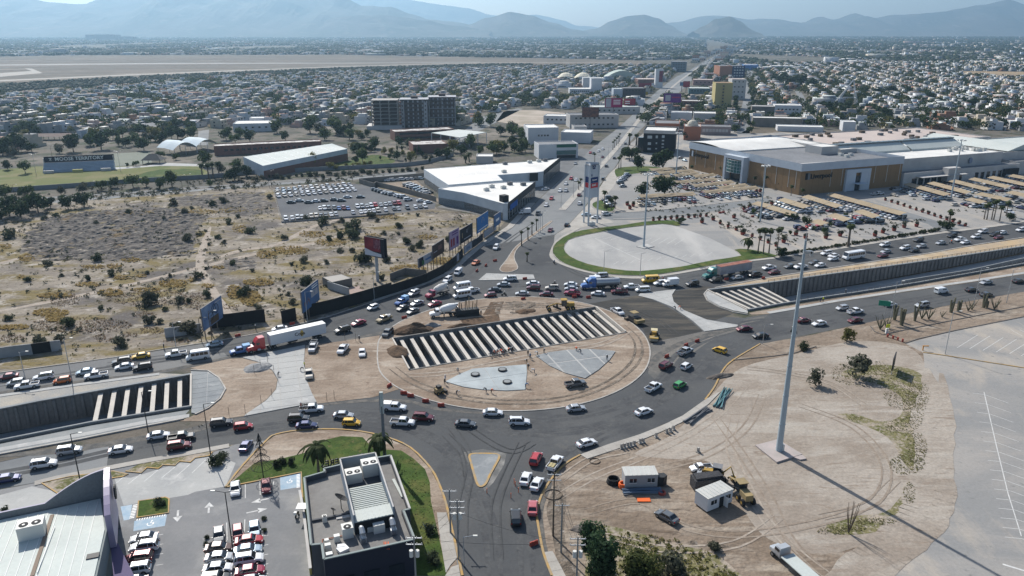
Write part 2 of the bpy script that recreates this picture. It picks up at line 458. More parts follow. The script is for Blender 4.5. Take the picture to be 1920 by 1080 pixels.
def trench(name,north,south,floor_n,floor_s,nbeams,t0,t1,piles_from,piles_to,spacing,end0=True,end1=True,parapet=.35):
 root=wall_on(north,-1,floor_n,parapet,.45).build(name,M_wall_conc);root['kind']='structure'
 wall_on(south,1,floor_s,.25,.4).build('south_wall',M_wall_conc,root)
 mb=MB()
 k=24
 for i in range(k):
  a0,a1,b0,b1=interp(north,i/k),interp(north,(i+1)/k),interp(south,i/k),interp(south,(i+1)/k)
  def fz(t):
   s=t*(len(floor_n)-1);j=min(int(s),len(floor_n)-2);return floor_n[j]+(floor_n[j+1]-floor_n[j])*(s-j)
  mb.quad([(*b0,fz(i/k)),(*b1,fz((i+1)/k)),(*a1,fz((i+1)/k)),(*a0,fz(i/k))])
 mb.build('trench_floor',M_conc_grey if 'right' not in name else M_conc,root)
 if end0:wall_on([north[0],south[0]],1,min(floor_n),.55,.4).build('end_wall',M_beam,root)
 if end1:wall_on([south[-1],north[-1]],1,min(floor_n),.55,.4).build('end_wall',M_beam,root)
 for i in range(nbeams):
  t=t0+(t1-t0)*i/max(nbeams-1,1)
  a,b=Vector(t_at(north,t,0)),Vector(t_at(south,t,1))
  key=(name,round((b-a).length,1));d=b-a;L=d.length
  if key not in beam_cache:
   beam_cache[key]=MB().box((L/2,0,0),(L-.1,.55,1.1)).box((L/2,0,.62),(L-.1,1.0,.14)).mesh('beam',M_beam)
  put('beam',beam_cache[key],(a.x,a.y,-1.05+U(-.03,.03)),az(d)+U(-.004,.004),root)
 n=int((piles_to-piles_from)*plen(north)/spacing)
 for i in range(n):
  t=piles_from+(piles_to-piles_from)*(i+.5)/n
  p=interp(north,t);s=t*(len(floor_n)-1);j=min(int(s),len(floor_n)-2);fz=floor_n[j]+(floor_n[j+1]-floor_n[j])*(s-j)
  q=interp(north,min(t+.005,1));d=(q-p).normalized();nn=Vector((d.y,-d.x))
  dd=interp(south,.5)-p
  if nn.dot(dd)<0:nn=-nn
  p=p+nn*.1
  put('pile',pile_me,(p.x,p.y,fz+.6),0,root,sc=(1,1,-fz-.75))
 return root
def t_at(path,t,side):return interp(path,t)
trench('underpass_centre',[TC[0],TC[1]],[TC[3],TC[2]],[-6.5,-6.5],[-6.5,-6.5],22,.035,.985,0,1,1.9)
LBn=GP([(337,707),(189,733)]);LBs=GP([(336,769),(176,794)])
tl=trench('underpass_left',TLn[::-1],TLs[::-1],[-4,-5.8,-6,-6.2,-6.2],[-4,-5.6,-6,-6.2],0,0,1,0,1,1.9,end0=False)
tr=trench('underpass_right',TRn,TRs,[-6,-5.8,-5.3,-4.4,-3.5,-2.4,-.9],[-6,-5.8,-5.2,-4.4,-3.5,-2.4,-.9],0,0,1,.12,1,1.9,end1=False)
def beams(root,n1,n2,s1,s2,n):
 for i in range(n):
  t=i/(n-1);a=Vector(n1).lerp(Vector(n2),t);b=Vector(s1).lerp(Vector(s2),t);d=b-a;L=d.length
  me=MB().box((L/2,0,0),(L+.3,.55,1.1)).box((L/2,0,.62),(L+.3,1.0,.14)).mesh('beam',M_beam)
  put('beam',me,(a.x,a.y,-1.05),az(d),root)
beams(tl,LBn[0],LBn[1],LBs[0],LBs[1],7)
RBn=GP([(1342,547),(1424,535)]);RBs=GP([(1414,580),(1487,567)])
beams(tr,RBn[0],RBn[1],RBs[0],RBs[1],7)
kerb('cap_beam',[interp(TRn,i/12)for i in range(13)],.9,.3,.5,M_conc_grey)
kerb('cap_beam',[interp(TRs,i/12)for i in range(13)],.5,.1,.6,M_conc_grey)
kerb('cap_beam',[interp(TLn,i/12)for i in range(13)],.9,.3,.5,M_conc_grey)
kerb('cap_beam',[interp(TLs,i/12)for i in range(13)],.5,.1,.6,M_conc_grey)
div=GP([(1690,528),(1815,508),(1920,485),(2060,460)]);
o=wall_on(div,1,-5,.5,.4).build('ramp_divider_wall',M_conc_grey);o['kind']='structure'
o=sheet('upper_ramp',ribbon(GP([(1690,531),(1815,510.5),(1920,488),(2060,463)]),GP([(1690,536.5),(1815,514.5),(1920,495.5),(2060,468)])),-1.2,M_conc)
# ====== large sheets of the ground
M_soil_rough=ground_mat('rough_soil',[(.20,.165,.13),((.12,.10,.08),.35,.42,.58),((.27,.24,.21),.8,.56,.68)],bump=.5,bscale=1.2)
DES=GP([(-500,470),(-200,400),(0,385),(250,366),(510,349),(640,345),(780,345),(800,372),(820,392),(950,412),(900,471),(877,487),(850,514),(790,539),(700,569),(615,597),(482,629),(410,642),(135,684),(0,702),(-300,745),(-600,800)])
sheet('desert_lot',DES,.004,M_desert)
YARD=GP([(1035,1080),(1019,1037),(1008,985),(1015,930),(1035,897),(1060,870),(1088,853),(1200,815),(1280,780),(1322,750),(1340,725),(1355,695),(1375,675),(1425,645),(1512,630),(1640,602),(1815,565),(2100,505),(2400,700),(2600,1300),(1150,1300)])
sheet('dirt_yard',YARD,.004,M_yard)
sheet('pale_yard',smooth_path(GP([(1330,745),(1390,690),(1500,662),(1600,640),(1700,650),(1740,700),(1745,860),(1720,960),(1640,1010),(1540,1040),(1440,1010),(1390,950),(1340,870),(1250,860),(1190,850),(1260,815)]),True,4),.0055,M_pale)
sheet('disturbed_soil',smooth_path(GP([(1035,1000),(1025,950),(1050,900),(1062,930),(1058,1000),(1075,1060),(1110,1110),(1060,1110)]),True,3),.0065,M_soil_rough)
sheet('weedy_ground',smooth_path(GP([(1090,1000),(1130,985),(1200,1000),(1260,1020),(1330,1035),(1380,1070),(1400,1120),(1120,1120),(1100,1050)]),True,3),.0075,M_grass_dry)
sheet('paved_lot_right',GP([(1697,644),(1790,620),(1920,594),(2200,530),(2500,800),(2600,1300),(1500,1300),(1560,1075),(1690,1005),(1728,950),(1745,860),(1748,760),(1735,700),(1731,661)]),.008,M_lot)
LOTS=GP([(-400,990),(0,918),(65,906),(200,879),(350,850),(442,832),(502,825),(840,960),(870,1110),(880,1300),(-700,1300)])
sheet('car_park_near',LOTS,.004,M_carpark)
sheet('apron',GP([(213,893),(245,896),(395,850),(442,868),(423,912),(366,922),(352,928),(232,948)]),.008,M_conc)
sheet('apron',GP([(-60,945),(60,912),(120,925),(88,951),(0,975),(-60,985)]),.008,M_conc)
M_asph2=M_asphalt
def track(name,pts,w,m,z=.02,gauge=0):
 path=smooth_path(GP(pts),False,5)
 for s_ in((-1,1)if gauge else(0,)):
  P_=[]
  for i,p in enumerate(path):
   a,b=Vector(path[max(i-1,0)]),Vector(path[min(i+1,len(path)-1)]);d=(b-a).normalized();P_.append(Vector(p)+Vector((-d.y,d.x))*gauge/2*s_)
  mb=MB()
  for i in range(len(P_)-1):
   a,b=P_[i],P_[i+1];d=(b-a).normalized();n=Vector((-d.y,d.x));k0,k1=[w/2*(1+.35*noise3(Vector((q.x*.3,q.y*.3,s_))))*min(1,.25+4*min(j,len(P_)-1-j)/len(P_))for q,j in((a,i),(b,i+1))]
   mb.quad([(a.x-n.x*k0,a.y-n.y*k0,z),(b.x-n.x*k1,b.y-n.y*k1,z),(b.x+n.x*k1,b.y+n.y*k1,z),(a.x+n.x*k0,a.y+n.y*k0,z)])
  mb.build(name,m)['kind']='structure'
M_tr1=ground_mat('track_dark',[(.24,.195,.155),((.285,.24,.195),.5,.4,.6)],bump=.1);M_tr2=ground_mat('track_pale',[(.36,.315,.265),((.29,.24,.195),.4,.4,.62)],bump=.1);M_tr3=ground_mat('tyre_marks',[(.056,.058,.06),((.076,.079,.081),.35,.35,.55)],bump=0)
R.seed(3)
zt=[.0]
for pts in[[(395,425),(382,460),(375,500),(392,535),(418,575),(445,612)],[(-40,590),(60,572),(180,548),(300,520),(380,500),(470,478),(590,455),(640,440)],[(-30,500),(80,470),(60,440),(20,430)],[(390,490),(450,470),(520,458),(600,420),(700,400)]]:zt[0]+=.004;track('dirt_track',pts,3.0,M_tr2,.006+zt[0])
for pts in[[(1090,880),(1150,900),(1230,880),(1330,850),(1400,800),(1430,740)],[(1050,930),(1120,890),(1220,850),(1330,790),(1400,720)],[(1380,770),(1370,840),(1400,910),(1440,980),(1500,1040),(1560,1085)],[(1340,780),(1390,850),(1440,930),(1480,1010),(1540,1070)],[(1100,960),(1200,940),(1290,990),(1420,1000),(1600,960),(1680,900)],[(1080,1000),(1160,1010),(1250,1030),(1380,1020),(1460,970)],[(1500,760),(1600,800),(1660,870),(1640,940),(1540,970)],[(1050,900),(1110,860),(1180,845)],[(1400,690),(1480,700),(1560,720),(1620,760)]]:
 zt[0]+=.004;track('tyre_track',pts,.4,R.choice([M_tr1,M_tr1,M_tr2]),.008+zt[0],1.7)
for pts in[[(845,800),(870,835),(882,880),(870,940),(868,1010)],[(860,790),(950,845),(1000,830)],[(835,815),(868,850),(878,900)],[(1110,590),(1160,575),(1230,600),(1270,628)],[(980,830),(955,880),(930,950),(935,1050)],[(1045,470),(1060,500),(1100,520),(1150,528)]]:zt[0]+=.003;track('tyre_marks',pts,.3,M_tr3,.03+zt[0],1.6)
M_wl=ground_mat('worn_lane',[(.088,.091,.093),((.066,.069,.073),.25,.42,.6),((.11,.11,.108),.5,.55,.7)],bump=0)
M_wd=ground_mat('dust_film',[(.15,.14,.125),((.09,.09,.088),.5,.40,.58)],bump=0)
zt[0]=0
for pts,w in[([(500,808),(620,787),(760,780),(880,800),(1000,812),(1120,800),(1220,760),(1285,712),(1340,665),(1420,635),(1520,612),(1700,578),(1920,535)],1.6),([(640,766),(760,775),(900,786),(1050,784),(1160,760),(1240,712),(1280,660),(1340,630),(1440,606)],1.3),([(-100,905),(100,872),(300,828),(500,800),(620,783)],1.4),([(-100,738),(100,706),(300,676),(460,650),(600,623),(740,588),(860,548),(960,536),(1100,538),(1260,530),(1420,507),(1600,477),(1900,430)],1.5),([(200,683),(400,655),(560,622),(700,585),(840,538),(900,500),(950,455),(1000,420)],1.2),([(930,1090),(915,980),(880,900),(840,845),(770,805),(660,792)],1.5),([(990,1090),(985,1000),(992,940),(1025,885),(1085,840),(1180,795)],1.5),([(1300,640),(1400,605),(1500,596),(1640,575),(1900,528)],1.3),([(1100,527),(1250,523),(1400,500),(1600,468),(1900,424)],1.3)]:
 zt[0]+=.0015;track('worn_lane',pts,w,M_wl,.019+zt[0],1.9)
for pts,w in[([(-60,858),(107,846),(225,829),(362,806),(400,794),(460,785)],2.5),([(-60,745),(125,719),(297,697),(440,667)],1.6),([(640,640),(720,622),(760,600)],2.0),([(600,760),(680,752),(760,752),(830,768),(960,778)],1.4),([(1215,690),(1245,660),(1300,636),(1390,612)],2.2),([(1035,905),(1018,940),(1014,990),(1030,1060)],.9)]:
 zt[0]+=.0015;track('dust_film',pts,w,M_wd,.019+zt[0],0)
for pts,w in[([(1735,690),(1748,740),(1740,800),(1752,860),(1738,920),(1725,965),(1690,1005),(1640,1045),(1590,1075),(1540,1110)],7),([(1765,700),(1775,780),(1768,860),(1772,940),(1740,1000),(1680,1050),(1640,1110)],3.5)]:zt[0]+=.004;track('dust_drift',pts,w,M_pale,.012+zt[0])
for pts in[[(735,690),(780,720),(860,745),(960,755),(1060,748),(1140,720),(1190,680),(1195,640),(1165,610)],[(760,705),(840,700),(940,680),(1040,660),(1130,645),(1180,620)],[(860,585),(940,575),(1040,572),(1110,578)]]:zt[0]+=.004;track('tyre_track',pts,.7,R.choice([M_soil_rough,M_tr1,M_tr2]),.125+zt[0],1.9)
ROAD=GP([(-500,776),(0,700),(135,682),(210,672),(310,655),(410,640),(482,627),(555,610),(615,595),(700,567),(790,537),(850,512),(877,486),(905,462),(960,428),(1040,432),(1037,470),(1036,482),(1047,491),(1075,502),(1112,512),(1155,519),(1200,521),(1240,517),(1300,507),(1375,493),(1450,482),(1515,473),(1590,462),(1665,450),(1762,436),(1865,423),(1920,414),(2150,380),(2150,405),(1920,445),(1840,457),(1740,475),(1640,490),(1575,500),(1500,512),(1430,522),(1390,528),(1340,539),(1262,547),(1290,590),(1395,596),(1440,589),(1490,581),(1565,568),(1690,549),(1815,531),(1920,515),(2150,478),(2150,500),(1920,547),(1815,565),(1715,585),(1640,602),(1527,625),(1450,640),(1425,645),(1375,675),(1355,695),(1340,725),(1322,750),(1280,780),(1200,815),(1088,853),(1060,870),(1035,897),(1015,930),(1007,962),(1008,985),(1019,1037),(1035,1080),(1110,1300),(880,1300),(867,1080),(860,1047),(850,1004),(837,947),(825,912),(808,879),(770,840),(725,820),(675,809),(625,805),(562,807),(517,815),(502,825),(442,833),(350,850),(200,879),(65,906),(0,917),(-500,1010),(-500,955),(0,866),(107,842),(225,825),(362,802),(395,790),(457,781),(590,757),(560,700),(572,647),(455,671),(430,672),(360,688),(297,701),(125,723),(0,741),(-500,830)])
sheet('road',ROAD,.012,M_asphalt,[TC])
sheet('road_worn',GP([(-500,957),(0,867),(107,843),(205,829),(200,878),(65,905),(0,916),(-500,1008)]),.016,M_blvd)
sheet('road_worn',GP([(-500,778),(0,701),(135,683),(310,656),(400,642),(430,671),(297,700),(125,722),(0,740),(-500,828)]),.016,M_asphalt_pale)
BL=GP([(905,462),(960,428),(975,413),(1005,380),(1050,337),(1085,303),(1107,280),(1150,247),(1181,220),(1201,199),(1233,170),(1266,145),(1283,137),(1307,124),(1325,113),(1350,100),(1385,88)])
BR=GP([(1040,440),(1062,425),(1092,393),(1110,370),(1132,336),(1152,315),(1168,290),(1180,268),(1200,244),(1226,219),(1244,199),(1277,170),(1292,155),(1307,142),(1319,128),(1333,114),(1356,100.5),(1389,88.4)])
sheet('boulevard',ribbon(BL,BR),.016,M_blvd)
sheet('boulevard_seam',GP([(905,462),(960,442),(1040,441),(1030,470),(940,515),(860,515)]),.010,M_asphalt)
sheet('new_road_base',GP([(1096,571),(1194,554),(1215,558),(1250,574),(1288,597),(1318,621),(1275,631),(1237,638),(1219,645),(1205,615),(1175,592),(1130,577)]),.016,M_newbase)
sheet('new_road_base',GP([(1262,547),(1320,536),(1340,540),(1324,548),(1321,556),(1340,572),(1375,588),(1340,601),(1312,596),(1282,582),(1263,566),(1258,553)]),.016,M_newbase)
sheet('dusty_verge',GP([(1219,645),(1237,639),(1318,622),(1385,613),(1395,600),(1440,591),(1420,604),(1330,640),(1260,690),(1232,715),(1215,700),(1220,670)]),.018,ground_mat('dusty_asphalt',[(.17,.16,.145),((.11,.11,.105),.1,.4,.65),((.24,.215,.185),.2,.55,.7)],bump=.01))
OVAL=smooth_path(GP([(708,655),(715,632),(750,604),(805,582),(865,567),(925,559),(1000,557),(1075,565),(1130,579),(1175,600),(1205,625),(1218,652),(1216,680),(1200,705),(1165,730),(1110,752),(1040,766),(960,771),(880,766),(810,752),(755,732),(725,712),(710,690)]),True,4)
isl=island('roundabout_island',OVAL,M_dirt,holes=[TC],kw=.35)
sheet('dirt_patch',GP([(573,648),(640,640),(712,629),(708,655),(709,690),(725,713),(748,730),(700,745),(640,752),(595,757),(582,735),(574,712),(570,680)]),.05,M_dirt)
sheet('dirt_patch',GP([(357,690),(430,673),(455,672),(490,681),(510,695),(520,712),(517,730),(500,749),(457,780),(395,790),(337,790),(366,778),(390,765),(410,747),(421,730),(412,712),(392,698)]),.05,M_dirt)
slabs('concrete_pad_tongue',GP([(455,671),(520,658),(572,647.5),(570,680),(575,713),(584,736),(594,755),(520,769),(458,781),(462,777),(500,751),(518,731),(521,712),(511,695),(491,681)]),rad(18),4.6,3.6,M_conc,z1=.16)
slabs('concrete_pad_left',GP([(358,697),(390,698),(410,711),(421,730),(411,747),(390,764),(366,776),(359,775)]),rad(20),4.2,2.7,M_conc_grey,z1=.2,mj=M_conc)
kerb('kerb',GP([(358,695),(390,696),(411,710),(423,730),(413,748),(391,766),(366,778)]),.35,0,.3)
slabs('concrete_pad_right',GP([(1327,545.5),(1322,552),(1328,563),(1350,575),(1375,583),(1402,588),(1402,584)]),rad(-70),9,7,M_conc,z1=.2)
kerb('kerb',GP([(1326,545),(1320,552),(1326,564),(1349,577),(1375,586),(1402,590.5)]),.35,0,.3,M_kerb)
slabs('concrete_pad_tongue',GP([(1200,551),(1267,543),(1260,553),(1263,566),(1282,582),(1325,600),(1384,610),(1382,613),(1321,622),(1300,603),(1262,577),(1225,562),(1197,555)]),rad(-62),5,4,M_conc,z1=.16,gap=.07)
slabs('concrete_island',GP([(897,526),(912,513),(955,514.5),(1000,515.5),(1003,524),(970,525)]),rad(15),5,4,M_conc,z1=.17)
island('small_median',smooth_path(GP([(1030,416),(1000,438),(968,462),(950,487),(937,505),(948,511),(964,508),(971,501),(964,483),(972,464),(1004,440),(1034,417)]),True,3),M_dirt)
TRI=smooth_path(GP([(880,856),(886,851.5),(908,851),(931,852),(936,858),(929,872),(919,890),(911,907),(902,913),(895,908),(888,886),(883,868)]),True,3)
island('traffic_island',TRI,M_conc_grey,M_kerb_y,kw=.45)
sheet('traffic_island_dust',GP([(868,848),(905,842),(950,850),(945,872),(925,905),(905,925),(890,915),(880,885)]),.017,ground_mat('chalky_asphalt',[(.13,.13,.125),((.30,.29,.27),.25,.45,.7)],bump=0))
mp_=GP([(1054,394),(1075,371),(1098,345),(1120,318),(1137,300),(1158,276),(1176,253),(1198,225),(1217,202),(1250,172),(1275,151),(1296,136),(1312,124)])
off=[]
for i,p in enumerate(mp_):
 a=Vector(mp_[max(i-1,0)]);b=Vector(mp_[min(i+1,len(mp_)-1)]);d=(b-a).normalized();off.append(Vector((-d.y,d.x))*1.6)
island('boulevard_median',ribbon([Vector(p)+o_ for p,o_ in zip(mp_,off)],[Vector(p)-o_ for p,o_ in zip(mp_,off)]),M_walk)
slabs('concrete_fan',GP([(1004,668),(1030,662),(1064,657.5),(1110,656),(1154,660),(1143,676),(1122,695),(1097,711),(1060,701),(1030,687)]),rad(-72),60,6.0,M_conc_grey,z0=.12,z1=.30,gap=.5,mj=M_conc)
slabs('concrete_fan',GP([(835,717),(862,703),(886,693),(935,689),(987,685),(988,700),(985,732),(950,734),(905,732),(870,727)]),rad(18),40,40,mat('wet_concrete',(.36,.40,.41),col2=(.25,.28,.29),scale=.15,rough=.6),z0=.12,z1=.28)
sheet('trench_verge',ribbon(GP([(297,700),(125,722),(0,740),(-300,788)]),GP([(358,702),(180,733),(0,767),(-260,814)])),.03,mat('verge_gravel',(.22,.225,.225),col2=(.33,.30,.25),scale=.15,fine=.15,fscale=3))
kerb('kerb',GP([(299,701.5),(125,724.5),(0,742.5),(-300,790)]),1.4,0,.12,M_conc)
sheet('trench_verge',ribbon(GP([(356,768),(175,797),(0,832),(-260,887)]),GP([(337,789),(150,826),(0,853),(-260,905)])),.03,mat('verge_fabric',(.17,.19,.195),col2=(.24,.25,.25),scale=.2,fine=.1))
kerb('kerb',GP([(345,786),(272,800),(150,824.5),(0,852.5),(-260,904)]),.5,0,.3,M_kerb)
kerb('walk_strip',GP([(355,779.5),(272,792),(150,816),(0,843),(-260,895)]),1.7,0,.07,M_conc)
sheet('trench_verge',ribbon(GP([(1338,541),(1430,523),(1575,501),(1740,476),(1840,458.5),(1920,447),(2060,424)]),GP([(1330,545),(1440,531),(1565,512.5),(1690,495.5),(1815,477.5),(1920,461),(2060,438)])),.05,ground_mat('orange_dirt',[(.44,.33,.20),((.36,.29,.21),.1,.4,.6),((.50,.44,.35),.12,.52,.68)],bump=.05))
kerb('kerb',GP([(1340,540),(1430,522.5),(1575,500.5),(1740,475.5),(1840,457.5),(1920,445.5),(2060,423)]),.5,0,.2,M_kerb)
sheet('trench_verge',ribbon(GP([(1404,587),(1490,572),(1600,555),(1690,541),(1815,519),(1920,499),(2060,472)]),GP([(1410,590),(1440,589),(1565,567.5),(1690,548.5),(1815,530.5),(1920,514.5),(2060,488)])),.05,M_dirt)
kerb('walk_strip',GP([(1440,587),(1490,578.5),(1565,565),(1690,546),(1815,528),(1920,512),(2060,486)]),1.6,0,.12,M_conc)
kerb('kerb',GP([(-300,743),(0,699),(135,681),(210,671),(310,654),(410,639),(482,626),(555,609),(615,594),(700,566),(790,536),(850,511),(877,485),(905,461),(960,427),(1003,381)]),.3,0,.15,M_kerb)
sheet('roadside_walk',ribbon(GP([(700,565),(790,535),(850,510),(877,484),(905,460),(960,426),(1003,380)]),GP([(697,560),(787,530.5),(845,507),(870,482),(898,458),(950,425),(990,381)])),.06,M_walk)
kerb('kerb',smooth_path(GP([(1035,1080),(1019,1037),(1009,985),(1007,962),(1015,930),(1035,897),(1060,870),(1088,853)]),False,4),.4,0,.15,M_kerb_y)
kerb('kerb',smooth_path(GP([(1322,750),(1340,725),(1355,695),(1375,675),(1425,645)]),False,4),.4,0,.15,M_kerb_y)
slabs('sidewalk',GP([(1088,853),(1140,834),(1200,815),(1240,799),(1280,780),(1322,750),(1353,733),(1330,757),(1290,787),(1240,810),(1180,835),(1101,861)]),rad(25),3.2,30,M_walk,z1=.14,gap=.05)
slabs('sidewalk',GP([(1020,1036),(1036,1034),(1050,1060),(1075,1110),(1049,1110),(1036,1080)]),rad(-75),2.2,12,M_walk,z1=.14,gap=.05)
kerb('kerb',smooth_path(GP([(867,1080),(860,1047),(850,1004),(837,947),(825,912),(808,879),(770,840),(725,820),(675,809),(625,805),(562,807),(517,815),(500,826),(455,873),(423,914)]),False,3),.4,0,.16,M_kerb_y)
kerb('kerb',GP([(423,914),(565,886),(567,934)]),.35,0,.16,M_kerb_y)
sheet('corner_dirt',GP([(500,828),(517,816),(562,808),(625,806),(675,810),(725,821),(770,841),(807,880),(824,913),(836,948),(849,1005),(860,1080),(600,1080),(567,934),(565,887),(423,914),(455,874)]),.05,M_dirt)
sheet('lawn',GP([(427,911),(478,868),(520,862),(570,850),(610,825),(640,818),(680,820),(700,842),(752,845),(775,860),(797,880),(806,905),(808,940),(818,985),(828,1030),(838,1080),(590,1080),(567,934),(565,887)]),.06,M_grass)
slabs('sidewalk',GP([(819,962),(837,962),(848,1004),(857,1047),(845,1060),(836,1075),(830,1040),(824,1000)]),rad(-70),2.3,8,M_walk,z1=.15,gap=.05)
slabs('sidewalk',GP([(835,1080),(847,1064),(860,1060),(866,1100),(872,1140),(836,1140)]),rad(-70),2.3,8,M_walk,z1=.15,gap=.05)
stair=[(236,884),(265,887),(276,877),(297,879),(306,872),(328,873),(337,865),(357,867),(366,859),(392,855),(398,848),(442,833)]
sheet('verge_planting',GP(stair+[(420,850),(442,833),(350,852),(265,868)][1:]),.05,M_grass_dry)
kerb('kerb',GP(stair[:-1]),.35,0,.16,M_kerb_y)
kerb('walk_strip',GP([(65,907),(105,897),(187,881),(265,866),(350,851),(430,836)]),1.7,0,.12,M_walk)
island('planted_island',GP([(78,906),(130,894),(212,884),(240,890),(230,894),(165,904),(150,908),(112,928)]),M_grass_dry,M_kerb_y)
island('planted_island',GP([(260,940),(310,933),(317,936),(316,962),(257,971)]),M_grass,M_kerb_y)
sheet('cactus_bed',GP([(1640,603),(1715,586),(1815,566),(1920,548),(2100,510),(2100,545),(1920,575),(1790,600),(1670,625),(1655,628),(1632,612)]),.04,M_yard)
kerb('kerb',GP([(1632,612),(1640,622),(1655,628),(1690,620),(1790,600),(1920,575),(2100,540)]),.3,0,.15,mat('kerb_dark',(.12,.11,.10)))
kerb('kerb',GP([(1697,644),(1720,636),(1790,620),(1920,594),(2200,535)]),.3,0,.15,MATS['kerb_dark'])
kerb('kerb',GP([(1731,661),(1767,666),(1920,690),(2200,735)]),.35,0,.15,M_kerb_y)
kerb('kerb',GP([(1375,675.5),(1450,668),(1490,662),(1530,650),(1531,653)]),.25,0,.15,MATS['kerb_dark'])
sheet('grass_patch',smooth_path(GP([(1575,702),(1600,690),(1650,684),(1700,690),(1732,708),(1744,760),(1745,820),(1738,868),(1715,882),(1695,868),(1672,828),(1640,806),(1570,780),(1600,776),(1650,790),(1688,780),(1690,745),(1650,722),(1610,712)]),True,3),.02,M_grass_dry)
sheet('grass_patch',smooth_path(GP([(1550,985),(1600,968),(1660,960),(1690,930),(1720,905),(1735,925),(1720,965),(1680,990),(1610,1002),(1560,1000)]),True,3),.02,M_grass_dry)
pm=MB()
def stripe(a,b,w,z=.02,mb=None):
 a,b=G(*a),G(*b);d=(b-a).normalized();n=Vector((-d.y,d.x,0))*w/2
 (mb or pm).quad([(a.x-n.x,a.y-n.y,z),(b.x-n.x,b.y-n.y,z),(b.x+n.x,b.y+n.y,z),(a.x+n.x,a.y+n.y,z)])
def arrow(a,b,w=.35,z=.022):
 stripe(a,b,w,z);A,B=G(*a),G(*b);d=(B-A).normalized();n=Vector((-d.y,d.x,0))
 pm.quad([(B.x-n.x*.8-d.x*.2,B.y-n.y*.8-d.y*.2,z),(B.x+d.x*1.4,B.y+d.y*1.4,z),(B.x+n.x*.8-d.x*.2,B.y+n.y*.8-d.y*.2,z)])
for a,b in(((218,906),(233,893)),((240,908),(264,889)),((270,903),(297,881)),((303,896),(328,876)),((332,892),(357,870)),((360,887),(386,862))):stripe(a,b,.18)
arrow((334,957),(333,970));arrow((391,962),(392,950));arrow((507,934),(486,939));arrow((462,962),(486,957))
stripe((425,980),(426,1013),.16);stripe((460,907),(460,934),.16);stripe((487,903),(488,928),.16);stripe((459,974),(458,1008),.16);stripe((513,903),(513,910),.16)
for y in(1006,1024,1042,1060,1078):stripe((489,y),(503,y-3),.14);stripe((380,y+5),(395,y+2),.14)
for y in(1004,1022,1040,1060):stripe((292,y),(306,y-2),.14)
stripe((1845,735),(1868,835),.18);stripe((1868,835),(1890,925),.18);stripe((1890,925),(1915,1005),.18)
for i in range(16):
 t=i/15;x=1846+70*t;y=740+270*t
 stripe((x-22-10*t,y-3),(x,y),.12);stripe((x,y),(x+45,y+16),.12)
for i,(x,y)in enumerate([(1795,652),(1818,654),(1843,657),(1868,660),(1893,663),(1915,667)]):stripe((x,y),(x+38,y-24),.14)
for(x,y)in[(1895,618),(1912,618)]:stripe((x,y),(x+22,y+12),.14)
stripe((1880,1058),(1960,1082),.4)
o=pm.build('painted_markings',M_paint);o['kind']='structure'
M_blue=mat('blue_bay_paint',(.25,.36,.46),col2=(.36,.44,.50),scale=.8)
sheet('blue_bay',GP([(525,895),(563,887),(563,913),(526,919)]),.012,M_blue)
sheet('blue_bay',GP([(252,977),(313,965),(309,986),(250,996)]),.012,M_blue)
sheet('blue_bay',GP([(226,950),(248,946),(243,974),(232,976)]),.012,M_blue)
hm=MB()
for i in range(10):hm.quad([(p[0],p[1],.02)for p in GP([(556,890+i*2.6),(562,889+i*2.6),(562,890.4+i*2.6),(556,891.4+i*2.6)])])
for i in range(12):hm.quad([(p[0],p[1],.02)for p in GP([(257+i*4.7,973-i*.8),(259+i*4.7,972.7-i*.8),(257.5+i*4.7,976-i*.8),(255.5+i*4.7,976.4-i*.8)])])
for i in range(9):hm.quad([(p[0],p[1],.02)for p in GP([(250-i*.9,947+i*3),(259-i*.9,945.5+i*3),(258.6-i*.9,947+i*3),(249.6-i*.9,948.5+i*3)])])
o=hm.build('hatched_markings',M_white);o['kind']='structure'
def wheelchair(cx,cy,s):
 c=G(cx,cy);mb=MB();k=14
 for i in range(k):
  a0,a1=pi*(.9+1.4*i/k),pi*(.9+1.4*(i+1)/k)
  mb.quad([(c.x+cos(a)*r*s,c.y+sin(a)*r*s,.022)for a,r in((a0,.38),(a1,.38),(a1,.5),(a0,.5))])
 mb.box((c.x-.08*s,c.y+.75*s,.018),(.2*s,.2*s,.008));mb.box((c.x-.08*s,c.y+.38*s,.018),(.12*s,.45*s,.008))
 mb.box((c.x+.12*s,c.y+.2*s,.018),(.4*s,.1*s,.008));mb.box((c.x+.36*s,c.y-.1*s,.018),(.1*s,.5*s,.008),rz=.35)
 o=mb.build('wheelchair_symbol',M_white);o['kind']='structure'
wheelchair(543,903,1.1);wheelchair(282,982,1.2)
sheet('mall_grounds',GP([(1040,441),(1062,426),(1092,394),(1112,371),(1134,337),(1154,315),(1170,290),(1183,268),(1225,236),(1300,238),(1700,262),(2300,262),(2300,360),(2150,378),(1920,413),(1865,422),(1762,435),(1665,449),(1590,461),(1515,472),(1450,481),(1375,492),(1300,506),(1240,516),(1200,520),(1155,518),(1112,511),(1075,501),(1047,490),(1036,481),(1037,468)]),.006,M_lot)
LAWN=smooth_path(GP([(1037,470),(1044,455),(1073,437),(1115,429),(1172,422),(1210,416),(1262,414),(1276,421),(1268,424),(1242,420),(1175,427),(1100,440),(1066,450),(1057,466),(1068,481),(1100,495),(1150,505),(1200,509),(1275,501),(1300,496),(1340,488),(1390,480),(1377,469),(1405,468),(1450,478),(1452,482),(1375,491),(1300,504),(1240,514),(1200,517),(1150,515),(1100,508),(1060,495),(1042,482)]),True,2)
island('ring_lawn',LAWN,M_grass,z=.2,kz=.14)
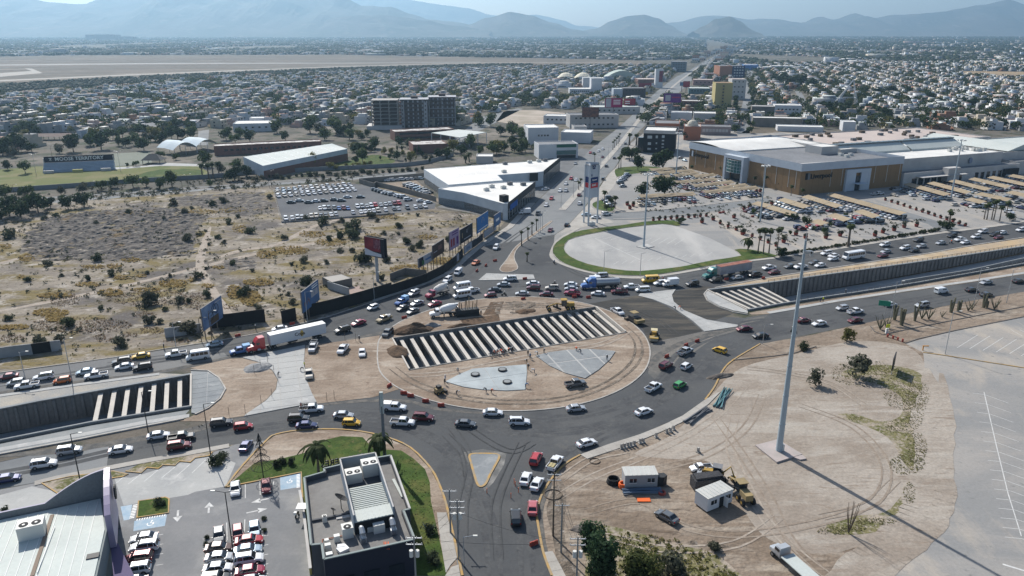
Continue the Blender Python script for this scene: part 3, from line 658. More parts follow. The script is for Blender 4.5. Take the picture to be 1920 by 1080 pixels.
EVENT=GP([(1242,420.5),(1175,427.5),(1100,440.5),(1066,450.5),(1057,466),(1068,480.5),(1100,494.5),(1150,504.5),(1200,508.5),(1275,500.5),(1340,487.5),(1390,479.5),(1376,469),(1330,446),(1270,424.5)])
sheet('event_lot',EVENT,.012,ground_mat('event_lot_concrete',[(.37,.365,.35),((.30,.30,.295),.03,.4,.6),((.43,.42,.40),.06,.5,.66,(1,.3,1,rad(10)))],bump=.01,fine=.06))
sm=MB()
for i in range(12):
 stripe((1100+i*15,446+i*1.2),(1118+i*15,443+i*.4),.14,.02,sm);stripe((1085+i*15,462+i*2),(1103+i*15,459+i*2),.12,.02,sm);stripe((1150+i*16,496-i*1.6),(1160+i*16,490-i*1.6),.12,.02,sm)
stripe((1115,447),(1200,487),.2,.02,sm)
o=sm.build('event_lot_markings',M_paint);o['kind']='structure'
kerb('kerb',smooth_path(GP([(1452,484),(1375,493.5),(1300,507.5),(1240,517.5),(1200,521.5),(1155,519.5),(1112,512.5),(1075,503),(1047,492),(1035,482),(1036,470),(1048,450),(1085,428)]),False,3),1.6,0,.14,M_walk)
kerb('walk_strip',GP([(1452,483),(1515,474),(1590,463),(1665,451),(1762,437),(1865,424),(1920,415),(2100,389)]),2.2,0,.14,M_walk)
sheet('totem_plaza',GP([(1062,427),(1092,394),(1100,404),(1142,412),(1150,417),(1100,424),(1052,437)]),.02,M_walk)
sheet('entry_walk',smooth_path(GP([(1112,371),(1134,337),(1154,315),(1160,330),(1150,350),(1135,366),(1118,375),(1110,385),(1115,393),(1145,401),(1140,404),(1105,397),(1098,388)]),True,2),.02,M_walk)
island('entry_lawn',smooth_path(GP([(1113,380),(1140,372),(1152,378),(1150,396),(1125,394),(1112,388)]),True,3),M_grass)
island('entry_lawn',smooth_path(GP([(1153,318),(1175,313),(1215,312),(1240,317),(1165,330),(1156,332)]),True,3),M_grass)
sheet('mall_drive',GP([(1100,402),(1150,399),(1290,389),(1440,372),(1445,378),(1300,404),(1200,413),(1150,413)]),.012,M_blvd)
sheet('mall_drive',GP([(1600,380),(1625,376),(1760,415),(1800,430),(1762,434),(1740,420)]),.012,M_blvd)
kerb('kerb',GP([(1150,411),(1200,410),(1300,401),(1350,396)]),.8,0,.14,M_walk)
kerb('kerb',GP([(1150,399),(1200,397),(1290,388),(1440,371)]),.8,0,.14,M_walk)
sheet('sports_field',GP([(-200,340),(0,318),(70,312),(250,312),(370,311),(390,322),(385,333),(330,338),(200,348),(0,361),(-200,380)]),.010,M_field)
sheet('sports_field_bright',smooth_path(GP([(255,331),(300,318),(370,318),(380,326),(330,334)]),True,3),.014,M_grass)
sheet('artificial_pitch',GP([(175,290),(282,284),(285,307),(210,312),(200,300)]),.012,mat('artificial_turf',(.06,.085,.06),col2=(.08,.10,.07),scale=.1))
sheet('school_walk',GP([(205,314),(275,311),(300,305),(385,308),(390,312),(300,311),(240,316),(210,318)]),.016,M_conc)
sheet('campus_lawn',smooth_path(GP([(600,316),(660,300),(700,290),(730,296),(740,304),(700,312),(640,320)]),True,3),.014,M_grass)
sheet('side_road',ribbon(GP([(-400,425),(0,381),(120,374),(250,364),(400,352),(510,343),(640,335),(780,322)]),GP([(-400,440),(0,387),(120,379),(250,369),(400,356),(510,347),(640,339),(780,326)])),.012,M_blvd)
sheet('side_road_far_lane',ribbon(GP([(-400,415),(0,375),(250,359),(510,340),(640,332),(780,319)]),GP([(-400,421),(0,379),(250,362.5),(510,342),(640,334),(780,321)])),.012,M_asphalt_pale)
YPOLY=GP([(514,357),(560,353),(667,345),(700,350),(817,381),(815,391),(740,400),(660,406),(530,416)])
sheet('dealer_yard',YPOLY,.016,ground_mat('yard_asphalt',[(.10,.105,.115),((.13,.135,.14),.05,.42,.6)],bump=0))
sheet('back_yard',GP([(700,346),(780,338),(820,372),(830,380),(800,372),(745,357)]),.010,M_yard)
sheet('dealer_apron',GP([(820,388),(950,412),(1003,380),(1085,303),(1107,281),(1090,278),(1040,300)]),.012,M_asphalt_pale)
sheet('empty_lot',GP([(930,228),(945,208),(1000,206),(1060,212),(1045,228),(985,238),(960,232)]),.010,ground_mat('pale_empty_lot',[(.42,.36,.30),((.30,.26,.20),.03,.42,.6)],bump=0))
sheet('cross_street',GP([(900,220),(970,203),(980,204),(880,255),(845,290),(830,290),(850,262)]),.010,M_blvd)
sheet('campus_street',GP([(372,246),(392,243),(390,272),(370,272)]),.010,M_blvd)
sheet('long_street',GP([(1382,252),(1388,215),(1397,170),(1400,140),(1402,120),(1410,120),(1412,140),(1411,170),(1408,215),(1405,252)]),.010,M_blvd)
sheet('back_street',GP([(1490,170),(1500,168),(1515,195),(1522,210),(1535,232),(1524,236),(1508,205)]),.010,M_blvd)
sheet('vacant_strip',GP([(1388,250),(1410,238),(1500,236),(1520,243),(1440,250)]),.010,M_airscrub)
sheet('open_field',GP([(1790,134),(1830,133),(2100,138),(2100,156),(1900,148),(1800,140)]),.010,ground_mat('tan_field',[(.34,.25,.15),((.26,.20,.13),.01,.4,.6)],bump=0))
AIR=GP([(-600,112),(0,107),(150,104),(300,104),(640,103),(900,108),(1100,111),(1200,114),(1210,121),(1100,124),(1000,125),(870,130),(640,135),(450,144),(300,153),(150,167),(0,174),(-600,205)])
sheet('airfield',AIR,.008,M_air)
sheet('airfield_scrubland',ribbon(GP([(-600,178),(0,156),(300,141),(640,127),(900,120),(1000,119)]),GP([(-600,205),(0,173),(300,152.5),(640,134.5),(900,128.5),(1000,125)])),.012,M_airscrub)
sheet('runway',ribbon(GP([(-600,168),(0,150),(300,137),(640,124),(900,117),(1150,116.5)]),GP([(-600,172),(0,152.5),(300,139),(640,125.5),(900,118),(1150,117.2)])),.016,M_concline)
sheet('taxiway',ribbon(GP([(-600,128),(0,121),(300,118),(640,117.5),(900,116)]),GP([(-600,131),(0,123),(300,120),(640,119),(900,116.8)])),.016,M_runway)
sheet('taxiway',ribbon(GP([(-600,142),(0,137),(60,133),(45,128)]),GP([(-600,150),(0,144),(80,137),(60,128.5)])),.018,M_concline)
# ====== mountains
def mountain(name,sil,dist,depth,seed,m,base_y=None):
 xs=[]
 n=150
 x0,x1=sil[0][0],sil[-1][0]
 V,F=[],[];rows=15
 for i in range(n+1):
  px=x0+(x1-x0)*i/n
  for k in range(len(sil)-1):
   if sil[k][0]<=px<=sil[k+1][0]:break
  t=(px-sil[k][0])/max(sil[k+1][0]-sil[k][0],1e-6);t=t*t*(3-2*t)*.5+t*.5
  py=sil[k][1]+(sil[k+1][1]-sil[k][1])*t
  X=(px-960)/FPX*dist*CT*1.0
  h=CAM_H+(56-py)/FPX*dist*1.11+noise3(Vector((px*.05,seed,0)))*dist*.0011
  h=max(h,0)
  for j in range(rows):
   u=j/(rows-1)*2-1
   sp=noise3(Vector((X/700,u*2.2,seed)))*.34+noise3(Vector((X/230,u*5,seed+3)))*.16
   prof=max(0.0,1-abs(u))**(1.15)*(1+sp*min(1,abs(u)*3.2)*1.3)
   V.append((X+noise3(Vector((X/500,u*3,seed+9)))*120*abs(u),dist+u*depth+sp*300*abs(u),h*prof-(12 if abs(u)>.99 else 0)))
 for i in range(n):
  for j in range(rows-1):
   a=i*rows+j;F.append((a,a+rows,a+rows+1,a+1))
 me=bpy.data.meshes.new(name);me.from_pydata(V,[],F);me.materials.append(m);me.update()
 o=link(bpy.data.objects.new(name,me));o['kind']='structure'
 return o
M_mtn=ground_mat('mountain_rock',[(.10,.09,.075),((.06,.062,.045),.002,.42,.6),((.15,.13,.105),.004,.55,.66)],bump=12,bscale=.01,fine=0)
mountain('mountain',[(-700,30),(-200,10),(-60,12),(30,2),(100,14),(165,18),(200,8),(235,6),(300,3),(340,-8),(450,-14),(540,-6),(592,9),(618,8),(640,2),(680,19),(735,22),(780,33),(800,40),(860,45),(900,52),(930,58)],10500,1900,1.3,M_mtn)
mountain('mountain',[(560,57),(640,36),(720,33),(780,40),(860,50),(920,57)],9300,700,11.3,M_mtn)
mountain('mountain',[(840,58),(880,48),(912,38),(958,29),(1000,35),(1030,44),(1075,55),(1100,58)],10000,900,5.1,M_mtn)
mountain('mountain',[(1085,58),(1115,54),(1145,43),(1175,36),(1205,33),(1232,38),(1255,48),(1275,58)],10400,800,7.7,M_mtn)
mountain('mountain',[(1300,58),(1320,50),(1342,39),(1365,36),(1385,42),(1410,56),(1416,58)],8800,500,2.9,M_mtn)
mountain('mountain',[(1200,52),(1262,44),(1330,34),(1365,35),(1400,40),(1440,39),(1505,46),(1520,39),(1535,36),(1558,41),(1600,31),(1635,38),(1665,34),(1720,32),(1780,27),(1830,19),(1880,11),(1925,20),(2000,15),(2200,25),(2700,40)],13500,1900,4.4,M_mtn)
mountain('mountain',[(200,20),(420,-10),(560,0),(660,2),(700,-1),(745,6),(790,14),(830,18),(880,24),(920,33),(960,38),(1000,33),(1030,37),(1090,50),(1150,55),(1250,56)],16200,1700,9.4,M_mtn)
# ====== air
hz=MB().box((0,8900,440),(26000,18800,906)).build('haze',[])
hm_=bpy.data.materials.new('haze_air');hm_.use_nodes=True;hn=hm_.node_tree
hn.nodes.remove(hn.nodes['Principled BSDF'])
pv=hn.nodes.new('ShaderNodeVolumePrincipled')
pv.inputs['Color'].default_value=(.46,.74,1.0,1);pv.inputs['Density'].default_value=0.88e-4;pv.inputs['Anisotropy'].default_value=0.5
hn.links.new(pv.outputs[0],hn.nodes['Material Output'].inputs['Volume'])
hz.data.materials.append(hm_);hz['kind']='stuff'
# ====== vehicles
PC=dict(white=(.72,.73,.74),silver=(.42,.44,.46),grey=(.12,.13,.14),dark_grey=(.045,.05,.055),black=(.012,.013,.015),red=(.42,.02,.025),maroon=(.13,.012,.02),crimson=(.30,.015,.05),blue=(.03,.12,.36),dark_blue=(.02,.03,.11),pale_blue=(.36,.46,.54),yellow=(.72,.42,.02),orange=(.55,.13,.02),green=(.05,.30,.08),cream=(.55,.50,.42),brown=(.10,.05,.035),teal=(.01,.16,.14),faded_red=(.42,.10,.11),gold=(.36,.28,.15))
PAINT={}
def paint(c):
 if c not in PAINT:PAINT[c]=mat('car_paint_'+c,PC[c],rough=.32,metal=.25 if c in('silver','grey','maroon','dark_blue','pale_blue')else 0,coat=.6,spec=.5)
 return PAINT[c]
M_cglass=mat('car_glass',(.012,.015,.02),rough=.05,spec=.8)
M_lampc=mat('headlamp_glass',(.6,.62,.62),rough=.15)
M_lampr=mat('tail_lamp',(.35,.01,.01),rough=.25)
M_rim=mat('wheel_rim',(.35,.36,.37),rough=.35,metal=.7)
M_trim=mat('black_trim',(.025,.025,.027),rough=.6)
def loft(mb,st,mi=0,open_top=None):
 b=len(mb.v);
 for x,hw,zb,zt in st:
  h=zt-zb
  ring=[(hw*.86,zb),(hw,zb+h*.22),(hw*1.0,zb+h*.62),(hw*.97,zb+h*.86),(hw*.86,zt),(-hw*.86,zt),(-hw*.97,zb+h*.86),(-hw*1.0,zb+h*.62),(-hw,zb+h*.22),(-hw*.86,zb)]
  for y,z in ring:mb.v.append((x,y,z))
 k=10
 for i in range(len(st)-1):
  for j in range(k):
   j2=(j+1)%k
   mb.f.append((b+i*k+j,b+(i+1)*k+j,b+(i+1)*k+j2,b+i*k+j2));mb.m.append(mi)
 mb.f.append(tuple(b+j for j in range(k)));mb.m.append(mi)
 mb.f.append(tuple(b+(len(st)-1)*k+j for j in reversed(range(k))));mb.m.append(mi)
def frustum(mb,x0,x1,w0,z0,x2,x3,w1,z1,mi=0):
 n=len(mb.v)
 mb.v+=[(x0,-w0,z0),(x1,-w0,z0),(x1,w0,z0),(x0,w0,z0),(x2,-w1,z1),(x3,-w1,z1),(x3,w1,z1),(x2,w1,z1)]
 for q in((4,5,6,7),(0,1,5,4),(1,2,6,5),(2,3,7,6),(3,0,4,7)):mb.f.append(tuple(n+i for i in q));mb.m.append(mi)
SPEC={'sedan':dict(L=4.6,W=1.8,belt=.93,hood=.88,roof=1.45,tail=.98,cab=(-1.75,-1.05,.45,1.15),wb=(-1.35,1.4),wr=.32),'hatchback':dict(L=4.0,W=1.75,belt=.95,hood=.90,roof=1.52,tail=.95,cab=(-1.93,-1.6,.40,1.10),wb=(-1.25,1.25),wr=.31),'suv':dict(L=4.7,W=1.9,belt=1.12,hood=1.08,roof=1.78,tail=1.12,cab=(-2.28,-2.0,.45,1.12),wb=(-1.4,1.42),wr=.37),'minivan':dict(L=4.9,W=1.9,belt=1.05,hood=.98,roof=1.78,tail=1.05,cab=(-2.38,-2.15,.85,1.65),wb=(-1.45,1.5),wr=.34),'pickup':dict(L=5.4,W=1.92,belt=1.12,hood=1.10,roof=1.82,tail=.78,cab=(-.75,-.6,.75,1.35),wb=(-1.7,1.7),wr=.39),'small_pickup':dict(L=4.6,W=1.7,belt=.98,hood=.93,roof=1.5,tail=.72,cab=(-.25,-.15,.75,1.3),wb=(-1.35,1.4),wr=.31),}
KTXT=dict(sedan='sedan',hatchback='hatchback',suv='SUV',minivan='minivan',pickup='pickup truck',small_pickup='small pickup')
def car_parts(kind):
 s=SPEC[kind];L,W=s['L'],s['W'];h=W/2;zb=.22 if kind in('sedan','hatchback','minivan')else .32
 belt,hood,roof,tail=s['belt'],s['hood'],s['roof'],s['tail'];c=s['cab']
 b=MB()
 pk='pickup' in kind
 if pk:
  st=[(-L/2,h*.95,zb+.1,tail),(c[0]-.12,h,zb,tail),(c[0]-.1,h,zb,belt),(c[3],h,zb,belt),(c[3]+.1,h,zb,hood),(L/2-.35,h*.96,zb,hood-.06),(L/2-.08,h*.88,zb+.05,hood-.25),(L/2,h*.8,zb+.12,hood-.4)]
 else:
  st=[(-L/2,h*.82,zb+.12,tail-.2),(-L/2+.12,h*.92,zb+.02,tail-.03),(-L/2+.5,h*.98,zb,tail),(c[0]+.3,h,zb,belt),(c[3],h,zb,belt),(c[3]+.15,h*.99,zb,hood+.02),(L/2-.45,h*.95,zb,hood-.1),(L/2-.12,h*.86,zb+.02,hood-.27),(L/2,h*.74,zb+.12,hood-.42)]
 loft(b,st)
 if pk:
  y=h-.06;x0=-L/2+.04;x1=c[0]-.12;zm=(tail+belt-.04)/2;hh=belt-.04-tail+.1
  b.box(((x0+x1)/2,y,zm),(x1-x0,.1,hh)).box(((x0+x1)/2,-y,zm),(x1-x0,.1,hh)).box((x0+.03,0,zm),(.08,W-.2,hh))
  b.box(((x0+x1)/2,0,tail+.012),(x1-x0-.12,W-.34,.02),mi=1)
 w0,w1=h*.90,h*.76
 frustum(b,c[1]-.06,c[2]+.06,w1+.03,roof-.07,c[1]+.05,c[2]-.12,w1-.06,roof)
 for sy in(-1,1):
  b.tube([(c[3],sy*w0,belt-.02),(c[2]+.02,sy*w1,roof-.06)],.045,4,cap=False)
  b.tube([(c[0],sy*w0,belt-.02),(c[1],sy*w1,roof-.06)],.09 if not pk else .05,4,cap=False)
  m_=(c[1]+c[2])/2-.05
  b.tube([(m_,sy*(w0+.005),belt-.02),(m_,sy*(w1+.01),roof-.06)],.04,4,cap=False)
  if kind in('suv','minivan','hatchback'):
   x_=c[0]+.55;b.tube([(x_,sy*w0,belt-.02),(x_+.05,sy*w1,roof-.06)],.05,4,cap=False)
  b.box((c[3]-.12,sy*(h+.08),belt+.05),(.12,.16,.12))
 b.box((L/2-.03,0,zb+.2),(.05,W*.55,.22),mi=1)
 for wx in s['wb']:
  for sy in(-1,1):b.tube([(wx,sy*(h-.3),s['wr']+.02),(wx,sy*(h+.004),s['wr']+.02)],s['wr']+.07,10,mi=1)
 g=MB();frustum(g,c[0],c[3],w0,belt-.03,c[1],c[2],w1,roof-.06)
 w=MB().tube([(0,-.1,0),(0,.1,0)],s['wr'],12,mi=0).tube([(0,-.115,0),(0,.115,0)],s['wr']*.6,10,mi=1)
 hl=MB().box((0,0,0),(.12,.34,.14));tl_=MB().box((0,0,0),(.1,.22,.24))
 return s,b,g,w,hl,tl_,belt,hood,tail,zb,h,L
def make_car(kind):
 s,b,g,w,hl,tl_,belt,hood,tail,zb,h,L=car_parts(kind)
 root=b.build(kind+'_car' if kind in('sedan','hatchback','suv','minivan')else 'pickup_truck',[paint('white'),M_trim],smooth=False)
 g.build('window_glass',M_cglass,root)
 wm=w.mesh('wheel',[M_black,M_rim])
 for wx in s['wb']:
  for sy in(-1,1):put('wheel',wm,(wx,sy*(h-.09),s['wr']),0,root)
 hm2,tm=hl.mesh('headlight',M_lampc),tl_.mesh('tail_light',M_lampr)
 zt=(tail if 'pickup' not in kind else belt-.15)-.18
 for sy in(-1,1):
  put('headlight',hm2,(L/2-.17,sy*h*.74,hood-.30),0,root)
  put('tail_light',tm,(-L/2+.05,sy*h*.80,zt),0,root)
 if kind=='suv':
  for sy in(-1,1):MB().box((-.7,sy*.62,SPEC[kind]['roof']+.03),(1.9,.05,.06)).build('roof_rail',M_trim,root)
 return root
def van_proto(kind):
 L,W,H_=dict(minibus=(5.9,2.0,2.5),van=(4.8,1.85,2.05),bus=(9.5,2.4,3.0))[kind]
 h=W/2;zb=.3;b=MB()
 nose=.75 if kind!='bus' else .5
 st=[(-L/2,h*.94,zb+.1,H_-.12),(-L/2+.15,h,zb,H_),(L/2-nose-.9,h,zb,H_),(L/2-nose-.55,h,zb,H_-.12),(L/2-nose+.1,h,zb,1.25 if kind!='bus' else 1.5),(L/2-.15,h*.92,zb,.95 if kind!='bus' else 1.2),(L/2,h*.84,zb+.1,.75)]
 loft(b,st)
 b.box((L/2-.03,0,.55),(.08,W*.8,.25),mi=1)
 root=b.build({'minibus':'minibus','van':'van','bus':'bus'}[kind],[paint('white'),M_trim])
 n=dict(minibus=4,van=2,bus=7)[kind];x0=-L/2+.35 if kind!='van' else-L/2+1.9;x1=L/2-nose-.55
 z0,z1=(1.35,H_-.35)if kind!='bus' else(1.55,H_-.45)
 wl=(x1-x0)/n
 gm=MB().box((0,0,0),(wl-.12,.04,z1-z0)).mesh('side_window',M_cglass)
 for i in range(n):
  for sy in(-1,1):put('side_window',gm,(x0+wl*(i+.5),sy*h*1.0,(z0+z1)/2),0,root)
 a=(L/2-nose-.52,H_-.16);c=(L/2-nose+.07,1.32 if kind!='bus' else 1.57)
 q=MB();y=h*.84
 q.quad([(a[0]+.03,-y,a[1]),(c[0]+.03,-y,c[1]),(c[0]+.03,y,c[1]),(a[0]+.03,y,a[1])]);q.quad([(a[0],y,a[1]),(c[0],y,c[1]),(c[0]+.03,y,c[1]),(a[0]+.03,y,a[1])]);q.quad([(a[0],-y,a[1]),(a[0]+.03,-y,a[1]),(c[0]+.03,-y,c[1]),(c[0],-y,c[1])])
 q.build('windshield',M_cglass,root)
 MB().box((-L/2-.01,0,(z0+z1)/2),(.04,W*.7,z1-z0)).build('rear_window',M_cglass,root)
 wr=.38 if kind!='bus' else .48
 wm=MB().tube([(0,-.12,0),(0,.12,0)],wr,12,mi=0).tube([(0,-.13,0),(0,.13,0)],wr*.5,8,mi=1).mesh('wheel',[M_black,M_rim])
 for wx in(-L/2+L*.2,L/2-L*.2):
  for sy in(-1,1):put('wheel',wm,(wx,sy*(h-.1),wr),0,root)
 hm2=MB().box((0,0,0),(.1,.32,.18)).mesh('headlight',M_lampc)
 for sy in(-1,1):put('headlight',hm2,(L/2-.06,sy*h*.68,.72),0,root)
 return root
def box_truck():
 root=MB();b=root
 loft(b,[(.9,.95,.45,2.1),(1.9,.95,.45,2.1),(2.15,.95,.45,1.9),(2.45,.93,.45,1.25),(2.9,.85,.5,1.05)])
 b.box((0,0,.5),(5.4,.8,.2),mi=1)
 r=b.build('box_truck',[paint('white'),M_trim])
 MB().box((-.95,0,1.75),(3.5,2.0,2.0)).build('cargo_box',paint('white'),r)
 MB().quad([(2.19,-.8,1.88),(2.47,-.8,1.3),(2.47,.8,1.3),(2.19,.8,1.88)]).box((1.5,0,1.65),(.7,1.93,.45)).build('window_glass',M_cglass,r)
 wm=MB().tube([(0,-.12,0),(0,.12,0)],.4,12,mi=0).tube([(0,-.13,0),(0,.13,0)],.2,8,mi=1).mesh('wheel',[M_black,M_rim])
 for wx in(-1.6,1.95):
  for sy in(-1,1):put('wheel',wm,(wx,sy*.85,.4),0,r)
 return r
PROTO={}
USED=set()
def get_car(kind):
 if kind not in PROTO:
  PROTO[kind]=van_proto(kind)if kind in('van','minibus','bus')else box_truck()if kind=='box_truck' else make_car(kind)
 o=PROTO[kind]
 if kind in USED:return copy_tree(o)
 USED.add(kind);return o
NAMES=dict(van='delivery van',minibus='minibus',bus='passenger bus',box_truck='box truck')
CAT=dict(sedan='car',hatchback='car',suv='car',minivan='minivan',pickup='pickup truck',small_pickup='pickup truck',van='van',minibus='minibus',bus='bus',box_truck='truck')
def heading(px,py,dx,dy):
 a,b=G(px,py),G(px+dx,py+dy);return atan2(b.y-a.y,b.x-a.x)
def car(kind,c,px,py,dx,dy,where,group=None,note='',label=None,zc=.65):
 p=G(px,py,zc);rz=heading(px,py,dx,dy)
 o=get_car(kind);o.location=(p.x,p.y,.02 if note!='dirt' else .05);o.rotation_euler=(0,0,rz)
 for t in[o]+[ch for ch in o.children if ch.name.split('.')[0]=='cargo_box']:
  t.material_slots[0].link='OBJECT';t.material_slots[0].material=paint(c)
 o['category']=CAT[kind]
 o['group']=group or('vehicles '+where)
 cn=c.replace('_',' ')
 if label:o['label']=label
 else:later(o,f'{cn} {KTXT.get(kind) or NAMES[kind]}',where)
 return o
def load_box(o,x,y,z,d,m,nm='cargo'):
 return MB().box((x,y,z),d).build(nm,m,o)
W_NL='on the far road left of the roundabout';W_SL='on the near road left of the roundabout';W_NR='on the far road beside the mall car park';W_SR='on the near road right of the roundabout'
W_JAM='in the traffic behind the roundabout';W_RR='on the right side of the roundabout';W_RN='on the near side of the roundabout';W_RL='on the far left curve of the roundabout'
NL,SL,NR=(-20,3),(20,-3.2),(-20,3)
for k,c,x,y in[('sedan','maroon',15,706),('hatchback','silver',29,717),('pickup','white',50,723),('suv','white',81,707),('hatchback','orange',116,713),('sedan','pale_blue',160,697),('pickup','white',180,704),('suv','dark_grey',228,678),('sedan','white',233,687),('sedan','yellow',264,667),('suv','black',267,689),('pickup','white',330,664),('minibus','white',371,669),('sedan','pale_blue',402,645),('sedan','white',524,616)]:
 car(k,c,x,y,*NL,W_NL)
o=car('pickup','blue',450,658,-20,4,W_NL,label='blue pickup with a pale blue canopy just ahead of the red semi truck')
load_box(o,-1.75,0,1.6,(1.9,1.8,1.2),mat('canopy_blue',(.25,.42,.62)),'canopy')
o=car('pickup','blue',753,566,-20,9,W_RL,label='blue pickup with a pale blue canopy entering the roundabout jam')
load_box(o,-1.75,0,1.6,(1.9,1.8,1.2),MATS['canopy_blue'],'canopy')
for k,c,x,y,dx,dy in[('suv','black',642,619,-20,5),('sedan','crimson',672,605,-20,6),('hatchback','white',699,576,-20,7),('suv','silver',776,550,-20,8),('sedan','dark_grey',755,577,-20,8),('sedan','grey',774,583,-20,8),('sedan','silver',782,568,-20,6),('sedan','crimson',815,569,-20,5),('suv','white',839,525,-20,13),('van','white',859,511,-16,14),('sedan','orange',892,492,-20,12)]:
 car(k,c,x,y,dx,dy,W_RL)
o=car('pickup','gold',720,598,-20,8,W_RL,label='mustard pickup loaded with white sacks on the curve left of the island')
for q in((-1.9,.3),(-1.3,-.3),(-1.5,.4)):load_box(o,q[0],q[1],1.35,(.7,.6,.5),M_white,'sack')
o=car('pickup','grey',727,624,-14,14,W_RL,label='grey pickup with a dark load at the left tip of the roundabout island')
load_box(o,-1.6,0,1.35,(1.8,1.4,.6),M_trim,'load')
for k,c,x,y,dx,dy in[('minibus','white',866,539,-20,3),('minibus','white',866,554,-20,3),('pickup','white',884,545,-20,3),('suv','white',956,523,-20,1),('sedan','silver',944,533,-20,0),('sedan','dark_grey',927,543,-20,0),('hatchback','maroon',919,553,-20,2),('sedan','silver',979,550,-20,0),('sedan','white',999,531,-20,0),('suv','maroon',1000,540,-20,-1),('sedan','maroon',1024,551,-20,0),('suv','cream',1035,540,-20,0),('sedan','white',1070,533,-20,-1),('sedan','silver',1071,541,-20,-1),('pickup','crimson',1073,550,-20,-2),('sedan','white',1121,550,-20,-1),('pickup','maroon',1161,547,-20,0),('minivan','silver',1127,517,-20,1),('pickup','white',1184,538,-20,1),('minivan','white',1205,543,-20,1),('suv','white',1238,531,-20,2)]:
 car(k,c,x,y,dx,dy,W_JAM)
car('minibus','yellow',1219,526,-20,1,W_JAM)
car('box_truck','white',1110,529,-20,1,W_JAM);car('box_truck','white',1257,533,-20,2,W_JAM)
for k,c,x,y in[('suv','black',1298,532),('suv','black',1342,525),('sedan','silver',1382,520),('pickup','black',1415,515),('pickup','white',1442,502),('sedan','maroon',1451,510),('sedan','grey',1481,499),('pickup','white',1501,500),('sedan','grey',1527,492),('sedan','white',1538,497),('suv','white',1549,475),('sedan','white',1563,479),('sedan','white',1562,485),('suv','white',1659,459),('sedan','silver',1661,471),('sedan','maroon',1655,479),('suv','white',1697,465),('sedan','black',1714,469),('sedan','silver',1728,461),('suv','dark_grey',1722,450),('sedan','silver',1764,455),('pickup','white',1800,449),('sedan','white',1810,454),('suv','black',1785,442),('suv','white',1830,444),('suv','white',1843,434),('suv','black',1865,440),('sedan','maroon',1872,445),('sedan','white',1879,436),('suv','white',1914,431)]:
 car(k,c,x,y,*NR,W_NR)
car('bus','white',1600,482,-20,3,W_NR)
for k,c,x,y,dx,dy in[('sedan','maroon',1395,616,-20,2),('sedan','black',1426,629,-20,2),('sedan','maroon',1507,600,20,-3),('sedan','white',1536,606,-20,3),('hatchback','silver',1579,577,-20,3),('pickup','white',1604,584,20,-3),('sedan','maroon',1603,600,-20,3),('sedan','white',1669,570,20,-3),('suv','silver',1729,572,-20,3),('van','white',1765,546,20,-3),('sedan','black',1822,543,20,-3),('sedan','dark_grey',1850,552,20,-3),('sedan','silver',1849,529,-20,3),('sedan','black',1910,527,20,-3)]:
 car(k,c,x,y,dx,dy,W_SR)
for k,c,x,y,dx,dy in[('pickup','silver',1285,659,18,-8),('suv','maroon',1249,685,14,-8),('hatchback','white',1287,686,16,-10),('hatchback','green',1275,721,16,-9),('pickup','white',1225,726,16,-9),('hatchback','yellow',1349,656,-18,-6)]:
 car(k,c,x,y,dx,dy,W_RR)
o=car('pickup','white',1158,584,16,9,'',group='vehicles around the works',label='white pickup parked on the dark new road base behind the paving machine')
for k,c,x,y,dx,dy in[('sedan','white',924,773,20,0),('suv','white',974,791,20,0),('sedan','silver',1080,765,20,-2),('sedan','white',1207,771,18,-6),('sedan','white',1100,830,18,-5),('sedan','grey',873,794,20,1)]:
 car(k,c,x,y,dx,dy,W_RN)
for k,c,x,y,dx,dy in[('sedan','dark_blue',14,897,20,-3.5),('suv','white',82,870,20,-3),('suv','silver',130,845,20,-3),('sedan','white',226,843,20,-3),('sedan','white',297,816,20,-3),('pickup','black',340,820,20,-3),('suv','maroon',336,836,20,-3),('suv','dark_grey',415,793,20,-2.5),('hatchback','red',456,799,20,-2.5),('suv','dark_grey',560,785,20,-1),('sedan','dark_blue',575,797,20,-1),('sedan','silver',644,778,20,0),('hatchback','yellow',659,792,20,0),('pickup','white',755,792,20,1),('suv','maroon',794,783,20,1)]:
 car(k,c,x,y,dx,dy,W_SL)
o=car('pickup','white',740,764,20,1,W_SL,label='white pickup with a closed camper shell left of the red barriers')
MB().box((-1.68,0,1.5),(1.85,1.75,.8)).build('camper_shell',M_white,o)
o=car('pickup','white',584,767,20,-1.5,W_SL,label='white stake bed pickup carrying a standing worker below the concrete tongue')
mb=MB()
for sx in range(5):mb.box((-2.5+sx*.45,.9,1.45),(.06,.05,.8)).box((-2.5+sx*.45,-.9,1.45),(.06,.05,.8))
for z in(1.3,1.55,1.8):mb.box((-1.6,.9,z),(2.0,.04,.1)).box((-1.6,-.9,z),(2.0,.04,.1))
mb.build('stake_rails',M_wood,o)
car('sedan','dark_blue',461,835,9,-14,'',label='dark blue sedan turning into the driveway beside the zigzag kerb',group='vehicles turning off the near road')
W_SX='at the mouth of the south road'
car('suv','red',1005,860,7,-14,W_SX)
o=car('pickup','white',1041,868,11,-14,W_SX,label='white pickup with a black bed full of yellow sacks beside the yellow kerb')
for i in range(6):load_box(o,-2.3+.5*(i%3),-.35+.6*(i//3),1.1,(.45,.5,.35),mat('sack_yellow',(.45,.38,.2)),'sack')
car('sedan','white',986,896,6,-16,W_SX);car('sedan','white',1007,906,9,-16,W_SX);car('sedan','faded_red',999,951,1,-20,W_SX);car('suv','black',967,970,-1,-20,W_SX)
W_IS='parked between the island and the concrete tongue'
car('pickup','white',643,655,-10,12,W_IS,note='dirt');car('sedan','white',679,661,0,14,W_IS,note='dirt')
car('pickup','cream',579,701,2,16,W_IS,note='dirt')
